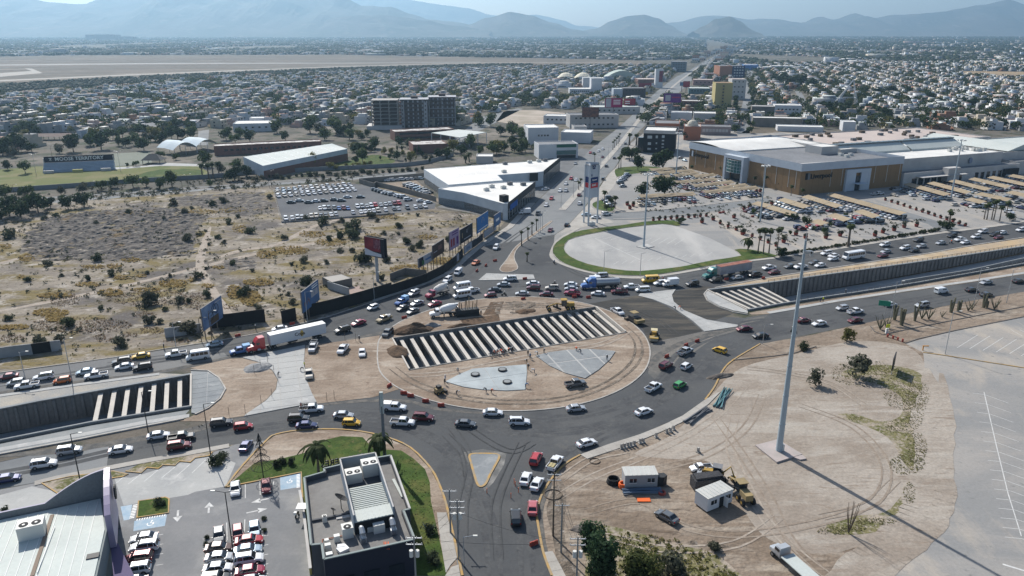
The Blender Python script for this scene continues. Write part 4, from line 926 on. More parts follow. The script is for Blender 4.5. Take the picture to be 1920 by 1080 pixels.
o=car('pickup','silver',587,652,-7,14,W_IS,note='dirt',label='silver service pickup with a ladder rack parked beside the concrete tongue')
MB().tube([(-2.5,-.8,1.1),(-2.5,-.8,2.0),(1.0,-.8,2.05)],.04,5).tube([(-2.5,.8,1.1),(-2.5,.8,2.0),(1.0,.8,2.05)],.04,5).box((-2.4,0,2.02),(.06,1.6,.06)).box((-1,0,2.05),(.06,1.6,.06)).build('ladder_rack',M_metal,o)
o=car('pickup','grey',1079,720,20,-3,'',group='vehicles around the works',note='dirt',label='grey pickup parked on the dirt below the concrete fans');o.location.z=.14
o=car('sedan','grey',1250,968,-16,-9,'',group='vehicles around the works',note='dirt',label='grey sedan parked alone on the dirt yard between the site cabins')
o=car('small_pickup','white',1315,877,-20,2,'',group='vehicles around the works',note='dirt',label='white small pickup with its door open beside the yellow backhoe')
MB().box((.75,.98,.8),(.95,.06,.6),rz=.9).build('open_door',paint('white'),o)
W_P1='in the car park column beside the pale building';W_P2='in the left column of the middle parking rows';W_P3='in the right column of the middle parking rows';W_P4='in the upright bays below the lawn kerb';W_P5='in the upright bays heading the middle parking rows'
for k,c,x,y,dx,dy,w in[('sedan','white',269,1009,-20,2.5,W_P1),('suv','white',270,1026,-20,2.5,W_P1),('suv','maroon',258,1048,-20,2.5,W_P1),('suv','white',253,1069,-20,3,W_P1),('sedan','grey',247,1092,-20,3,W_P1),('sedan','white',441,916,0,18,W_P4),('sedan','maroon',499,911,1,18,W_P4),('sedan','grey',410,1003,0,18,W_P5),('hatchback','maroon',446,1000,1,18,W_P5),('sedan','pale_blue',477,992,1,18,W_P5),('sedan','brown',411,1027,20,-2,W_P2),('sedan','silver',412,1045,20,-2,W_P2),('sedan','white',409,1065,20,-2,W_P2),('suv','dark_grey',405,1086,20,-2,W_P2),('sedan','red',467,1013,20,-3,W_P3),('sedan','pale_blue',465,1031,20,-3,W_P3),('suv','white',467,1049,20,-3,W_P3),('sedan','crimson',469,1070,20,-3,W_P3),('sedan','white',472,1090,20,-3,W_P3)]:
 car(k,c,x,y,dx,dy,w,zc=.6)
W_B='on the boulevard leading away from the roundabout'
for k,c,x,y,d in[('sedan','silver',1079,306,-1),('suv','red',1071,335,-1),('sedan','white',1080,337,-1),('sedan','white',1061,344,-1),('sedan','white',1050,357,-1),('sedan','silver',1061,357,-1),('hatchback','red',1034,372,-1),('sedan','white',1024,384,-1),('pickup','dark_grey',1009,400,-1),('sedan','maroon',1032,431,-1),('sedan','maroon',1086,365,1),('sedan','white',1087,381,1),('sedan','black',1063,421,1),('suv','white',930,464,-1),('sedan','dark_grey',1137,311,1),('sedan','dark_grey',1152,296,1),('sedan','maroon',1130,294,-1),('sedan','white',1122,283,-1),('sedan','white',1130,279,-1),('sedan','red',1107,286,-1),('sedan','dark_grey',1113,287,-1),('sedan','dark_grey',1173,269,1),('hatchback','grey',1131,335,1)]:
 car(k,c,x,y,8*d*(1 if y>300 else 1),-10*d,W_B)
car('sedan','white',1022,354,-20,2,'',label='white sedan turning out of the dealership forecourt',group='vehicles at the dealership')
W_ME='on the mall entry lane beside the tall sign'
car('sedan','white',1117,407,-20,0,W_ME);car('suv','white',1137,401,20,-2,W_ME);car('sedan','pale_blue',1099,402,-20,0,W_ME)
car('box_truck','white',984,399,-20,1,'',label='white box truck parked in front of the dealership glass front',group='vehicles at the dealership')
M_simple={}
def simple_mesh(kind):
 if kind in M_simple:return M_simple[kind]
 s,b,g,w,hl,tl_,belt,hood,tail,zb,h,L=car_parts(kind)
 n=len(b.v);b.v+=g.v;b.f+=[tuple(n+i for i in f)for f in g.f];b.m+=[2]*len(g.f)
 for wx in s['wb']:
  for sy in(-1,1):b.tube([(wx,sy*(h-.2),s['wr']),(wx,sy*(h+.01),s['wr'])],s['wr'],8,mi=1)
 M_simple[kind]=b.mesh('parked_car',[paint('white'),M_black,M_cglass]);return M_simple[kind]
def pcar(x,y,rz,where,kind=None,c=None,cols=None,z=.03,group=None):
 kind=kind or R.choice(['sedan','sedan','hatchback','suv','suv']);c=c or R.choice(cols or['white','white','white','silver','silver','grey','dark_grey','black','maroon','red','pale_blue','cream','dark_blue'])
 o=put('parked_car',simple_mesh(kind),(x,y,z),rz+U(-.03,.03))
 o.material_slots[0].link='OBJECT';o.material_slots[0].material=paint(c)
 tag(o,None,'car',group or where);later(o,f'{c.replace("_", " ")} {KTXT[kind]}',where)
 return o
NPC=0
def prow(a,b,n,hd,where,cols=None,z=0,skip=0.0,kinds=None):
 global NPC
 A,B=G(*a),G(*b)
 for i in range(n):
  if R.random()<skip:continue
  p=A.lerp(B,i/max(n-1,1));pcar(p.x,p.y,hd,where,R.choice(kinds)if kinds else None,cols=cols,z=.03+z);NPC+=1
up=rad(105)
Y0='in the dealer yard'
WH=['white','white','white','silver','silver','pale_blue','cream','grey']
for i,(a,b,n)in enumerate([((521,358),(655,348),14),((521,363),(660,353),14),((522,370),(664,358),14)]):
 prow(a,b,n,rad(-60),f'in the {["back", "second", "third"][i]} row of the dealer yard',WH)
for x,y in[(546,379),(562,376),(579,379),(593,377),(607,376),(627,374),(640,375.5),(652,369),(676,369)]:
 p=G(x,y,.6);pcar(p.x,p.y,rad(8),'in the loose middle row of the dealer yard','sedan',cols=['grey','black','silver','dark_grey','white'])
for i,x in enumerate([600,608.5,616.5,627,635.5,644.5,652.5,670.5,679,688,696,704,714,723,731,740,748]):
 y=390.5 if x<660 else 388-(x-670)/78*7;p=G(x,y,.6);pcar(p.x,p.y,rad(-70),'in the long middle row of the dealer yard',cols=['white','silver','grey','blue','red','white','maroon'])
for i,x in enumerate([536,548,558,566,575,584,593,602,611,621,630,662,677,685,693,701,709,723,739,747,764,779,788,797]):
 y=410-(x-536)/261*23;p=G(x,y,.6);pcar(p.x,p.y,rad(-70),'in the front row of the dealer yard',cols=['white','silver','white','grey','cream'])
for x,y in[(702,355),(708,357),(714,359),(722,361),(728,362.5),(735,364),(745,366),(751,368),(757,369),(765,374),(789,376),(803,379)]:
 p=G(x,y,.6);pcar(p.x,p.y,rad(25),'along the right wall of the dealer yard',cols=['white','silver','grey','white','dark_grey'])
for i,(a,b,n)in enumerate([((762,349),(800,364),7),((770,347),(806,362),7),((728,340),(790,336),8)]):
 prow(a,b,n,rad(20),f'in the {["near", "middle", "far"][i]} line of the walled back yard',WH)
 # ====== buildings
M_brick=mat('red_brick',(.20,.095,.07),col2=(.16,.085,.065),scale=.4,fine=.1,fscale=3)
M_terra=mat('terracotta_render',(.36,.14,.075),col2=(.30,.13,.08),scale=.2)
M_clad=mat('bronze_cladding',(.25,.155,.075),fine=.10,fscale=2.5,rough=.6)
M_band=mat('pale_blue_metal_band',(.52,.57,.62),col2=(.45,.50,.56),scale=.2,rough=.5)
M_roofgrey=mat('grey_roof_membrane',(.20,.205,.215),col2=(.15,.155,.165),scale=.06,fine=.12,fscale=.8)
M_roofpale=mat('pale_metal_roof',(.52,.55,.52),col2=(.44,.48,.46),scale=.05,fine=.05,fscale=2)
M_roofpink=mat('pinkish_roof_membrane',(.50,.42,.37),col2=(.42,.36,.33),scale=.05)
M_render=mat('pale_render',(.50,.49,.47),col2=(.42,.41,.40),scale=.15)
M_block=mat('bare_block_wall',(.22,.20,.175),col2=(.16,.15,.135),scale=.2,fine=.15,fscale=3)
M_unit=mat('unit_casing',(.62,.62,.58),rough=.5)
M_fan=mat('fan_dark',(.02,.022,.025))
M_darkglass=mat('dark_facade_glass',(.018,.024,.03),rough=.12,spec=.6)
M_greenglass=mat('green_facade_glass',(.03,.12,.12),rough=.1,spec=.7)
M_yellowp=mat('yellow_render',(.40,.34,.15))
M_purple=mat('lavender_panel',(.36,.30,.42),col2=(.30,.27,.38),scale=.4,rough=.4)
M_navy=mat('navy_panel',(.02,.03,.09))
def uv(a,b):d=Vector((b[0]-a[0],b[1]-a[1]));L=d.length;d=d/L;return d,L
def wins(root,a,b,z,w,h,n,m=None,out=.04,name='window',m0=.08,frame=None):
 d,L=uv(a,b);nn=Vector((d.y,-d.x));ang=az(d)
 me=MB().box((0,0,0),(w,.1,h)).mesh(name,m or M_darkglass)
 for i in range(n):
  t=m0+(1-2*m0)*(i+.5)/n;p=Vector(a)+d*(L*t)+nn*out
  o=put(name,me,(p.x,p.y,z),ang,root)
  if frame:
   MB().box((p.x+nn.x*.02,p.y+nn.y*.02,z-h/2-.06),(w+.3,.2,.12),rz=ang).build('sill',frame,root)
def block(name,poly,h,wall,roof,parapet=.7,pw=.3,root=None,z0=0,base=None):
 if area(poly)<0:poly=poly[::-1]
 r=MB().prism(poly,z0,h-.35).build(name,wall,root)
 MB().prism(inset(poly,pw),h-.34,h-.15).build('roof',roof,r)
 k=len(poly);ip=inset(poly,pw);mb=MB();zt=h+parapet-.15
 for i in range(k):
  j=(i+1)%k
  mb.quad([(*poly[i],h-.35),(*poly[j],h-.35),(*poly[j],zt),(*poly[i],zt)]);mb.quad([(*ip[j],h-.2),(*ip[i],h-.2),(*ip[i],zt),(*ip[j],zt)]);mb.quad([(*poly[i],zt),(*poly[j],zt),(*ip[j],zt),(*ip[i],zt)])
 mb.build('parapet',wall,r)
 return r
def inset(poly,w):
 k=len(poly);out=[]
 for i in range(k):
  a,b,c=Vector(poly[i-1]),Vector(poly[i]),Vector(poly[(i+1)%k])
  d1,d2=(b-a).normalized(),(c-b).normalized();n1,n2=Vector((-d1.y,d1.x)),Vector((-d2.y,d2.x))
  bis=(n1+n2);bis=bis.normalized()if bis.length>1e-5 else n1
  s=w/max(.3,bis.dot(n1));p=b+bis*s;out.append((p.x,p.y))
 return out
def acunit(x,y,z,sx=1.8,sy=1.2,h=1.1,rz=0,fans=2,parent=None,label=None,m=None):
 o=MB().box((0,0,h/2),(sx,sy,h)).build('rooftop_unit',m or M_unit,None);o.location=(x,y,z);o.rotation_euler=(0,0,rz)
 for i in range(fans):
  fx=(i-(fans-1)/2)*sx/max(fans,1)*.95
  f=MB().tube([(fx,-sy*.15,h-.02),(fx,-sy*.15,h+.04)],min(sx/fans,sy)*.38,12).build('fan',M_fan,o)
  MB().tube([(fx,-sy*.15,h+.03),(fx,-sy*.15,h+.06)],min(sx/fans,sy)*.12,8).build('fan_hub',M_unit,f)
 tag(o,label,'air conditioner','rooftop air conditioners')
 return o
Cc,Lc,Rc=Vector(GP([(1497,366)])[0]),Vector(GP([(1291,316)])[0]),Vector(GP([(1686,349)])[0])
ul,LL=uv(Cc,Lc);vr,LR=uv(Cc,Rc)
def MP(a,b):q=Cc+ul*a+vr*b;return(q.x,q.y)
store=MB().prism([MP(0,0),MP(0,LR),MP(LL+10,LR),MP(LL,0)],0,12.5).build('department_store',M_clad)
tag(store,'big bronze clad department store with a pale blue roof band and a grey roof','department store')
MB().prism([MP(-.4,-.4),MP(-.4,LR+.2),MP(LL+10,LR+.2),MP(LL+.4,-.4)],12.5,16.5,cap=False).build('roof_band',M_band,store)
MB().prism([MP(.4,.4),MP(.4,LR-.4),MP(LL+9,LR-.4),MP(LL-.4,.4)],12.4,14.6).build('roof',M_roofgrey,store)
mb=MB()
mb.quad([(*MP(-.3,-.3),16.5),(*MP(9,5),14.9),(*MP(LL-30,5),14.9),(*MP(LL,-.3),16.5)]);mb.quad([(*MP(-.3,-.3),16.5),(*MP(-.3,LR),16.5),(*MP(4,LR),15.2),(*MP(9,5),14.9)])
mb.build('roof_rim',M_render,store)
v=MB();k=10;a0,a1,b0,b1=LL-34,LL+9,.5,LR-8
for i in range(k):
 t0,t1=i/k,(i+1)/k;z=lambda t:15.2+2.2*sin(pi*t)
 A0,A1=a0+(a1-a0)*t0,a0+(a1-a0)*t1
 v.quad([(*MP(A0,b0),z(t0)),(*MP(A1,b0),z(t1)),(*MP(A1,b1),z(t1)),(*MP(A0,b1),z(t0))])
v.quad([(*MP(a0,b0),14.5),(*MP(a0,b1),14.5),(*MP(a0,b1),15.3),(*MP(a0,b0),15.3)])
v.build('vaulted_roof',M_roofwhite,store)
def wallstrip(t,side,z0,z1,w,m,nm='downpipe',out=.12):
 q=Cc+(ul if side=='L' else vr)*t;n=-(vr if side=='L' else ul);p=q+n*out
 a=atan2((ul if side=='L' else vr).y,(ul if side=='L' else vr).x)
 return MB().box((p.x,p.y,(z0+z1)/2),(w,.2,z1-z0),rz=a).build(nm,m,store)
for t in(3,8,17,26,38,58,66,75,84):wallstrip(t,'L',3,12.4,.28,M_render,out=-.02)
for t in(20,27.5,50,58.5,67.5):wallstrip(t,'R',3.2,12.4,.28,M_render,out=-.02)
jm=mat('panel_joint',(.17,.105,.05))
for side,n,L in(('L',22,LL),('R',17,LR)):
 for i in range(1,n):wallstrip(L*i/n,side,.2,12.4,.06,jm,'panel_joint',-.07)
def frame(side,t0,t1,z,m,depth=2.0):
 d=ul if side=='L' else vr;n=-(vr if side=='L' else ul);mb=MB();a=az(d)
 for t,w in((t0,1.6),(t1,1.6)):
  p=Cc+d*t+n*depth/2;mb.box((p.x,p.y,z/2),(w,depth,z),rz=a)
 p=Cc+d*(t0+t1)/2+n*depth/2;mb.box((p.x,p.y,z-.9),(abs(t1-t0)-1.6,depth,1.8),rz=a)
 mb.build('portal',m,store);return d,n,a
d,n,a=frame('L',39,53.5,14.3,M_band,4.0)
mb=MB();k=8
for i in range(k):
 q0,q1=[Cc+d*(46.2-5.8*cos(pi*s/k))+n*(3.0+2.2*sin(pi*s/k))for s in(i,i+1)]
 mb.quad([(q0.x,q0.y,5),(q1.x,q1.y,5),(q1.x,q1.y,12),(q0.x,q0.y,12)])
dr=mb.build('glass_drum',M_greenglass,store)
mb=MB()
for i in range(k+1):
 q=Cc+d*(46.2-5.8*cos(pi*i/k))+n*(3.03+2.2*sin(pi*i/k));mb.box((q.x,q.y,8.5),(.1,.1,7),rz=a)
for z in(5,6.8,8.6,10.4,12):
 for i in range(k):
  q0,q1=[Cc+d*(46.2-5.8*cos(pi*s/k))+n*(3.03+2.2*sin(pi*s/k))for s in(i,i+1)];mb.tube([(q0.x,q0.y,z),(q1.x,q1.y,z)],.06,4,cap=False)
mb.build('mullions',M_band,dr)
p=Cc+d*46.2+n*.1;MB().box((p.x,p.y,2.5),(11,.4,5),rz=a).build('entrance',M_darkglass,store)
d,n,a=frame('R',30,45,11.6,M_band,1.4)
p=Cc+d*33.2+n*.9;MB().box((p.x,p.y,5.4),(5.0,.8,10.6),rz=a).build('portal_wall',M_band,store)
p=Cc+d*41.9+n*.9;MB().box((p.x,p.y,5.4),(5.0,.8,10.6),rz=a).build('portal_wall',M_band,store)
p=Cc+d*37.6+n*.5;MB().box((p.x,p.y,4),(4.4,.5,8),rz=a).build('entrance',M_darkglass,store)
p=Cc+d*37.6+n*3;MB().box((p.x,p.y,4.2),(7,4,.25),rz=a).build('canopy',M_band,store)
M_let=mat('black_lettering',(.02,.02,.022))
aR=az(vr);p=Cc+vr*13.3-ul*.35
textobj('Liverpool',3.7,M_let,store,(p.x,p.y,9.4),(pi/2,0,aR),.12,bold=.03)
for dx,mm in((-9.6,M_let),(-8.2,M_roofgrey)):
 p=Cc+vr*(13.3+dx)-ul*.25;MB().box((p.x,p.y,9.6),(1.4,.25,3.4),rz=aR).build('logo_block',mm,store)
aL=atan2(-ul.y,-ul.x);p=Cc+ul*79-vr*.35
textobj('Liverpool',3.7,M_let,store,(p.x,p.y,9.6),(pi/2,0,aL),.12,bold=.03)
for dx,mm in((9.4,M_let),(8.0,M_band)):
 p=Cc+ul*(79+dx)-vr*.25;MB().box((p.x,p.y,9.8),(1.4,.25,3.4),rz=aL).build('logo_block',mm,store)
block('plant_room',[MP(30,42),MP(30,54),MP(42,54),MP(42,42)],19,M_render,M_roofwhite,.2,.2,store,14.4)
block('plant_room',[MP(30,56),MP(30,68),MP(80,68),MP(80,56)],16.6,M_render,M_roofwhite,.5,.3,store,14.4)
R.seed(5)
for i,(a_,b_)in enumerate([(24,50),(22,55),(18,48),(75,45),(79,52)]):q=MP(a_,b_);acunit(q[0],q[1],14.6,2.4,1.8,1.4,.4,2,label=f'{ordn(i+1)} rooftop unit from the front on the department store roof')
def MB2(a,b):return MP(a,LR+b)
wing=block('mall_wing',[MB2(7,.3),MB2(7,86),MB2(60,86),MB2(60,.3)],13.2,M_render,M_roofwhite,.5,.4)
tag(wing,'long pale grey mall wing with a white roof beside the bronze store','mall')
low=block('entrance_block',[MB2(-1,1),MB2(0,92),MB2(6.5,92),MB2(6.5,1)],6.8,M_render,M_roofgrey,.5,.3,wing)
wins(low,MB2(-1,3),MB2(-.5,50),2.0,3.6,3.6,8,M_darkglass);wins(low,MB2(-.5,52),MB2(0,91),2.2,2.6,3.8,7,M_darkglass)
q=MB2(-3,27);MB().box((q[0],q[1],4.8),(34,5,.35),rz=aR).build('canopy',M_render,wing)
q=MB2(-1.2,84);MB().box((q[0],q[1],2.6),(12,.8,4.6),rz=aR).build('garage_opening',M_fan,wing)
q=MB2(-2.6,34);MB().box((q[0],q[1],5),(9,4,7.6),rz=aR).build('entrance_porch',M_render,wing)
q=MB2(6.7,60);MB().tube([(q[0],q[1],9.8),(q[0]+.2,q[1]-.3,9.8)],1.7,14).build('round_logo',mat('logo_grey',(.25,.28,.36)),wing)
sk=MB()
for(b0_,b1_)in((-20,40),(41,84)):
 for(a_,za,a2,zb)in((30,14.2,39,18.2),(39,18.2,48,14.2)):
  sk.quad([(*MB2(a_,b0_),za),(*MB2(a_,b1_),za),(*MB2(a2,b1_),zb),(*MB2(a2,b0_),zb)])
 sk.quad([(*MB2(30,b0_),13),(*MB2(30,b1_),13),(*MB2(30,b1_),14.2),(*MB2(30,b0_),14.2)])
skl=sk.build('gable_roof',M_roofpale,wing)
MB().box((0,0,0),(104,3.0,.5)).build('ridge_skylight',mat('skylight_glass',(.12,.15,.17),rough=.2),wing).matrix_world=Matrix.Translation((*MB2(39,32),18.3))@Matrix.Rotation(aR,4,'Z')
for i in range(26):
 q=MB2(39,-19+i*4.05);MB().box((q[0],q[1],18.6),(.25,3.1,.2),rz=aR).build('skylight_bar',M_roofpale,wing)
w2=block('mall_wing',[MB2(62,-30),MB2(62,150),MB2(120,150),MB2(120,-30)],12.5,M_render,M_roofpink,.6,.4)
tag(w2,'rear mall block with a pinkish roof carrying rows of dark rooftop units','mall')
w3=block('mall_wing',[MB2(12,87),MB2(12,190),MB2(61,190),MB2(61,87)],11.5,M_render,M_roofpale,.6,.4)
tag(w3,'right mall wing with ribbed pale metal roof at the picture edge','mall')
g=MB();g.quad([(*MB2(14,100),12),(*MB2(14,113),15.5),(*MB2(75,113),15.5),(*MB2(75,100),12)]);g.quad([(*MB2(14,113),15.5),(*MB2(14,126),12),(*MB2(75,126),12),(*MB2(75,113),15.5)]);g.quad([(*MB2(14,100),12),(*MB2(14,126),12),(*MB2(14,113),15.5)])
g.build('gable_roof',M_roofpale,w3)
w4=block('mall_wing',[MB2(3,93),MB2(3,190),MB2(11.5,190),MB2(11.5,93)],7.5,M_render,M_roofgrey,.5,.3);tag(w4,'low front strip of the right mall wing with roof plant on it','mall')
for i in range(46):
 q=MB2(U(68,115),U(-20,130));acunit(q[0],q[1],12.4,U(2,4),2,1.6,aR,0,label=f'{ordn(i + 1)} rooftop unit of the plant on the pinkish rear mall roof',m=M_wood if i%2 else M_roofgrey)
for i in range(14):
 q=MB2(U(12,27),60+U(0,24));acunit(q[0],q[1],13.1,U(1.5,3),1.6,1.6,aR,1,label=f'{ordn(i + 1)} pale rooftop unit at the right end of the white mall roof')
hA,hB=8.2,7.6
A_=GP([(794.6,317),(940,306),(1028,300.5),(1050,296),(1019,321),(1006,323),(996,323.5),(933,328),(943,338),(840.5,346.5)],hA)
da=block('dealership_hall',A_,hA,mat('grey_metal_wall',(.52,.57,.61),col2=(.45,.50,.54),scale=.2),M_roofwhite,.15,.3)
tag(da,'large white roofed dealership hall with a dark glass front on the boulevard','dealership')
B_=GP([(821.5,354),(841,350),(945,341.5),(1003,341.5),(952,382),(943,382),(870,362)],hB)
db=block('dealership_hall',B_,hB,MATS['grey_metal_wall'],M_roofwhite,.3,.3)
tag(db,'nearer white roofed dealership hall with a wedge shaped plan','dealership')
def facing(a,b,z0,z1,out,m,nm,parent):
 d,L=uv(a,b);nn=Vector((d.y,-d.x));c=(Vector(a)+Vector(b))/2+nn*out
 return MB().box((c.x,c.y,(z0+z1)/2),(L,.12,z1-z0),rz=az(d)).build(nm,m,parent)
def seg(poly,i):return poly[i],poly[(i+1)%len(poly)]
a,b=A_[4],A_[3]
facing(a,b,.2,6.0,.1,M_darkglass,'glass_front',da);facing(a,b,6.0,8.6,.2,M_fan,'fascia',da)
dd,LLL=uv(a,b)
for i in range(13):q=Vector(a)+dd*LLL*(i+.5)/13+Vector((dd.y,-dd.x))*.2;MB().box((q.x,q.y,3.1),(.15,.15,5.8)).build('mullion',M_metal,da)
a,b=B_[4],B_[3]
facing(a,b,.2,4.8,.1,M_darkglass,'glass_front',db);facing(a,b,5.0,8.1,.2,mat('dark_fascia',(.05,.05,.055)),'fascia',db)
dd,LLL=uv(a,b);nn=Vector((dd.y,-dd.x))
for i in range(11):q=Vector(a)+dd*LLL*(i+.5)/11+nn*.2;MB().box((q.x,q.y,2.5),(.15,.15,4.7)).build('mullion',M_metal,db)
M_bluesign=mat('blue_banner',(.02,.10,.34))
q=Vector(a)+dd*9+nn*.5;MB().box((q.x,q.y,5.2),(13,.2,2.6),rz=az(dd)).build('blue_sign',M_bluesign,db)
facing(B_[6],B_[0],0,3.3,.06,M_block,'block_base',db);facing(B_[5],B_[6],0,3.3,.06,M_block,'block_base',db)
facing(A_[9],A_[0],0,3.6,.06,M_block,'block_base',da)
q=GP([(945,377)],hB)[0];MB().box((q[0],q[1],8.9),(3.2,3.2,3.0),rz=.6).build('sign_box',M_fan,db)
q=GP([(1001,330)],6.5)[0];MB().box((q[0],q[1],6.0),(4.6,.6,4.4),rz=.3).build('sign_panel',M_fan,da)
for i in range(4):
 t=(i+1)/5;p0=Vector(A_[0]).lerp(Vector(A_[1]),t);p1=Vector(A_[9]).lerp(Vector(A_[8]),t);MB().box((*((p0+p1)/2),hA-.08),((p1-p0).length-1.2,.35,.12),rz=atan2(p1.y-p0.y,p1.x-p0.x)).build('roof_seam',M_white,da)
for i,(x,y,h_)in enumerate([(947,308,hA),(993,305,hA),(1010,303,hA),(1022,302,hA),(945,323,hA),(922,351,hB),(956,346,hB),(912,357,hB),(944,353,hB),(981,347,hB)]):
 q=GP([(x,y)],h_)[0];acunit(q[0],q[1],h_-.16,2.6,1.6,1.5,.4,1,label=f'{ordn(i + 1)} rooftop unit in the dealership roof plant',m=M_unit if i%3 else M_roofgrey)
def wall(name,pts,h,th,m,label,cat='wall',cap=None):
 mb=MB()
 for i in range(len(pts)-1):
  d,L=uv(pts[i],pts[i+1]);c=(Vector(pts[i])+Vector(pts[i+1]))/2;mb.box((c.x,c.y,h/2),(L,th,h),rz=az(d))
 o=mb.build(name,m);tag(o,label,cat)
 if cap:
  mb=MB()
  for i in range(len(pts)-1):
   d,L=uv(pts[i],pts[i+1]);c=(Vector(pts[i])+Vector(pts[i+1]))/2;mb.box((c.x,c.y,h+.06),(L,th+.12,.12),rz=az(d))
  mb.build('coping',cap,o)
 return o
wall('yard_wall',GP([(674,344),(702,352),(705,349),(760,362),(818,378)]),2.6,.25,M_block,'bare block wall between the dealer yard and the back yard')
wall('yard_wall',GP([(674,344),(795,333)]),2.8,.25,M_block,'long block wall along the side road behind the back yard')
wall('yard_fence',GP([(512,356),(528,418),(660,408),(740,402)]),.7,.1,mat('fence_wire',(.25,.25,.25)),'low wire fence round the dealer yard','fence')
wall('campus_wall',GP([(-60,366),(0,361),(160,350),(260,342),(385,335),(480,326),(600,320),(690,316),(760,312),(800,307),(840,296),(850,292)]),2.4,.25,mat('grey_plaster_wall',(.24,.25,.26),col2=(.18,.19,.195),scale=.2),'long grey wall between the sports campus and the side road')
wall('campus_wall',GP([(118,254),(200,250),(262,246)]),3,.3,M_block,'brown wall behind the houses left of the artificial pitch')
wall('campus_wall',GP([(310,240),(366,232)]),4,.3,MATS['grey_plaster_wall'],'grey wall at the end of the row of houses')
wall('estate_wall',GP([(1440,236),(1560,233),(1600,232)]),3,.3,MATS['grey_plaster_wall'],'grey wall along the vacant strip behind the mall')
wall('black_mesh_fence',GP([(570,597),(620,585),(680,568),(735,551)]),4.0,.15,mat('black_mesh',(.012,.012,.014)),'long black mesh fence behind the curve left of the roundabout','fence')
wall('black_mesh_fence',GP([(395,616),(440,611),(498,603)]),4.0,.15,MATS['black_mesh'],'black mesh fence behind the billboard with a bicycle','fence')
wall('black_mesh_fence',GP([(529,607),(556,600)]),4.0,.15,MATS['black_mesh'],'short black mesh fence piece beside the trailer','fence')
wall('black_mesh_fence',GP([(735,551),(765,541),(800,529),(832,513),(852,497),(868,481)]),3.2,.15,MATS['black_mesh'],'black mesh fence below the row of billboards','fence')
bw=wall('block_wall_piece',GP([(-40,678),(20,669),(62,664)]),3,.25,mat('faded_white_wall',(.36,.37,.38),col2=(.26,.27,.28),scale=.2),'faded white wall at the left edge beside the road','wall')
wall('block_wall_piece',GP([(62,664),(97,659)]),3,.25,MATS['black_mesh'],'black panel joined to the faded white wall','wall')
wall('block_wall_piece',GP([(97,659),(116,657)]),3,.25,MATS['faded_white_wall'],'small faded white wall piece right of the black panel','wall')
wall('block_wall_piece',GP([(310,633),(342,629),(378,623)]),2.8,.25,MATS['faded_white_wall'],'faded grey wall piece below the big bush','wall')
rn=block('roofless_hut',GP([(604,520),(640,514),(660,522),(622,530)],2.6),2.8,M_block,mat('concrete_roof_dirty',(.34,.32,.29)),.1,.2);tag(rn,'ruined low building with a pale slab roof behind the black fence','ruin')
wall('painted_wall_ruin',GP([(615,541),(655,554)]),2.6,.25,MATS['faded_white_wall'],'leaning white wall with faded blue lettering beside the ruin')
pl=sheet('ruin_floor',GP([(650,540),(672,536),(686,546),(655,552)]),.06,mat('pink_slab',(.30,.22,.19)))
wall('old_shed_wall',GP([(732,526),(760,515),(800,520)]),2.6,.3,M_block,'weathered wall of the collapsed shed by the fence corner')
M_slab=mat('slab_edge',(.33,.31,.29));M_brown=mat('dark_brown_wall',(.075,.055,.05));M_cream2=mat('pale_tower_wall',(.36,.37,.39));M_floorslab=mat('floor_plate',(.18,.17,.165))
b0=G(699,243);ang=rad(4)
def loc(o,x,y):ca,sa=cos(ang),sin(ang);return(o.x+x*ca-y*sa,o.y+x*sa+y*ca)
ab=empty('apartment_block',(b0.x,b0.y,0),ang);tag(ab,'unfinished apartment block of open concrete floors, left of the three','apartment block','three apartment blocks')
MB().box((10,9,1.6),(30,22,3.2)).build('podium',M_render,ab)
slb=MB().box((0,0,0),(23,19,.35)).mesh('floor_slab',[M_slab]);col_=MB().box((0,0,0),(.7,.7,21)).mesh('column',M_slab);inf=MB().box((0,0,0),(20.5,.2,1.5)).mesh('infill_wall',M_brown)
for i in range(8):put('floor_slab',slb,(11,9.5,3.3+3.05*i),0,ab)
for x in(-.1,7.3,14.7,22.1):
 for y in(.3,9.5,18.7):put('column',col_,(x,y,13.9),0,ab)
for i in range(7):put('infill_wall',inf,(11,3.2,4.3+3.05*i),0,ab);put('infill_wall',inf,(11,14,4.5+3.05*i),0,ab)
for i in range(7):
 MB().box((24.2,3.2,4.6+3.05*i),(1.8,4.4,.9)).build('balcony',M_brick,ab)
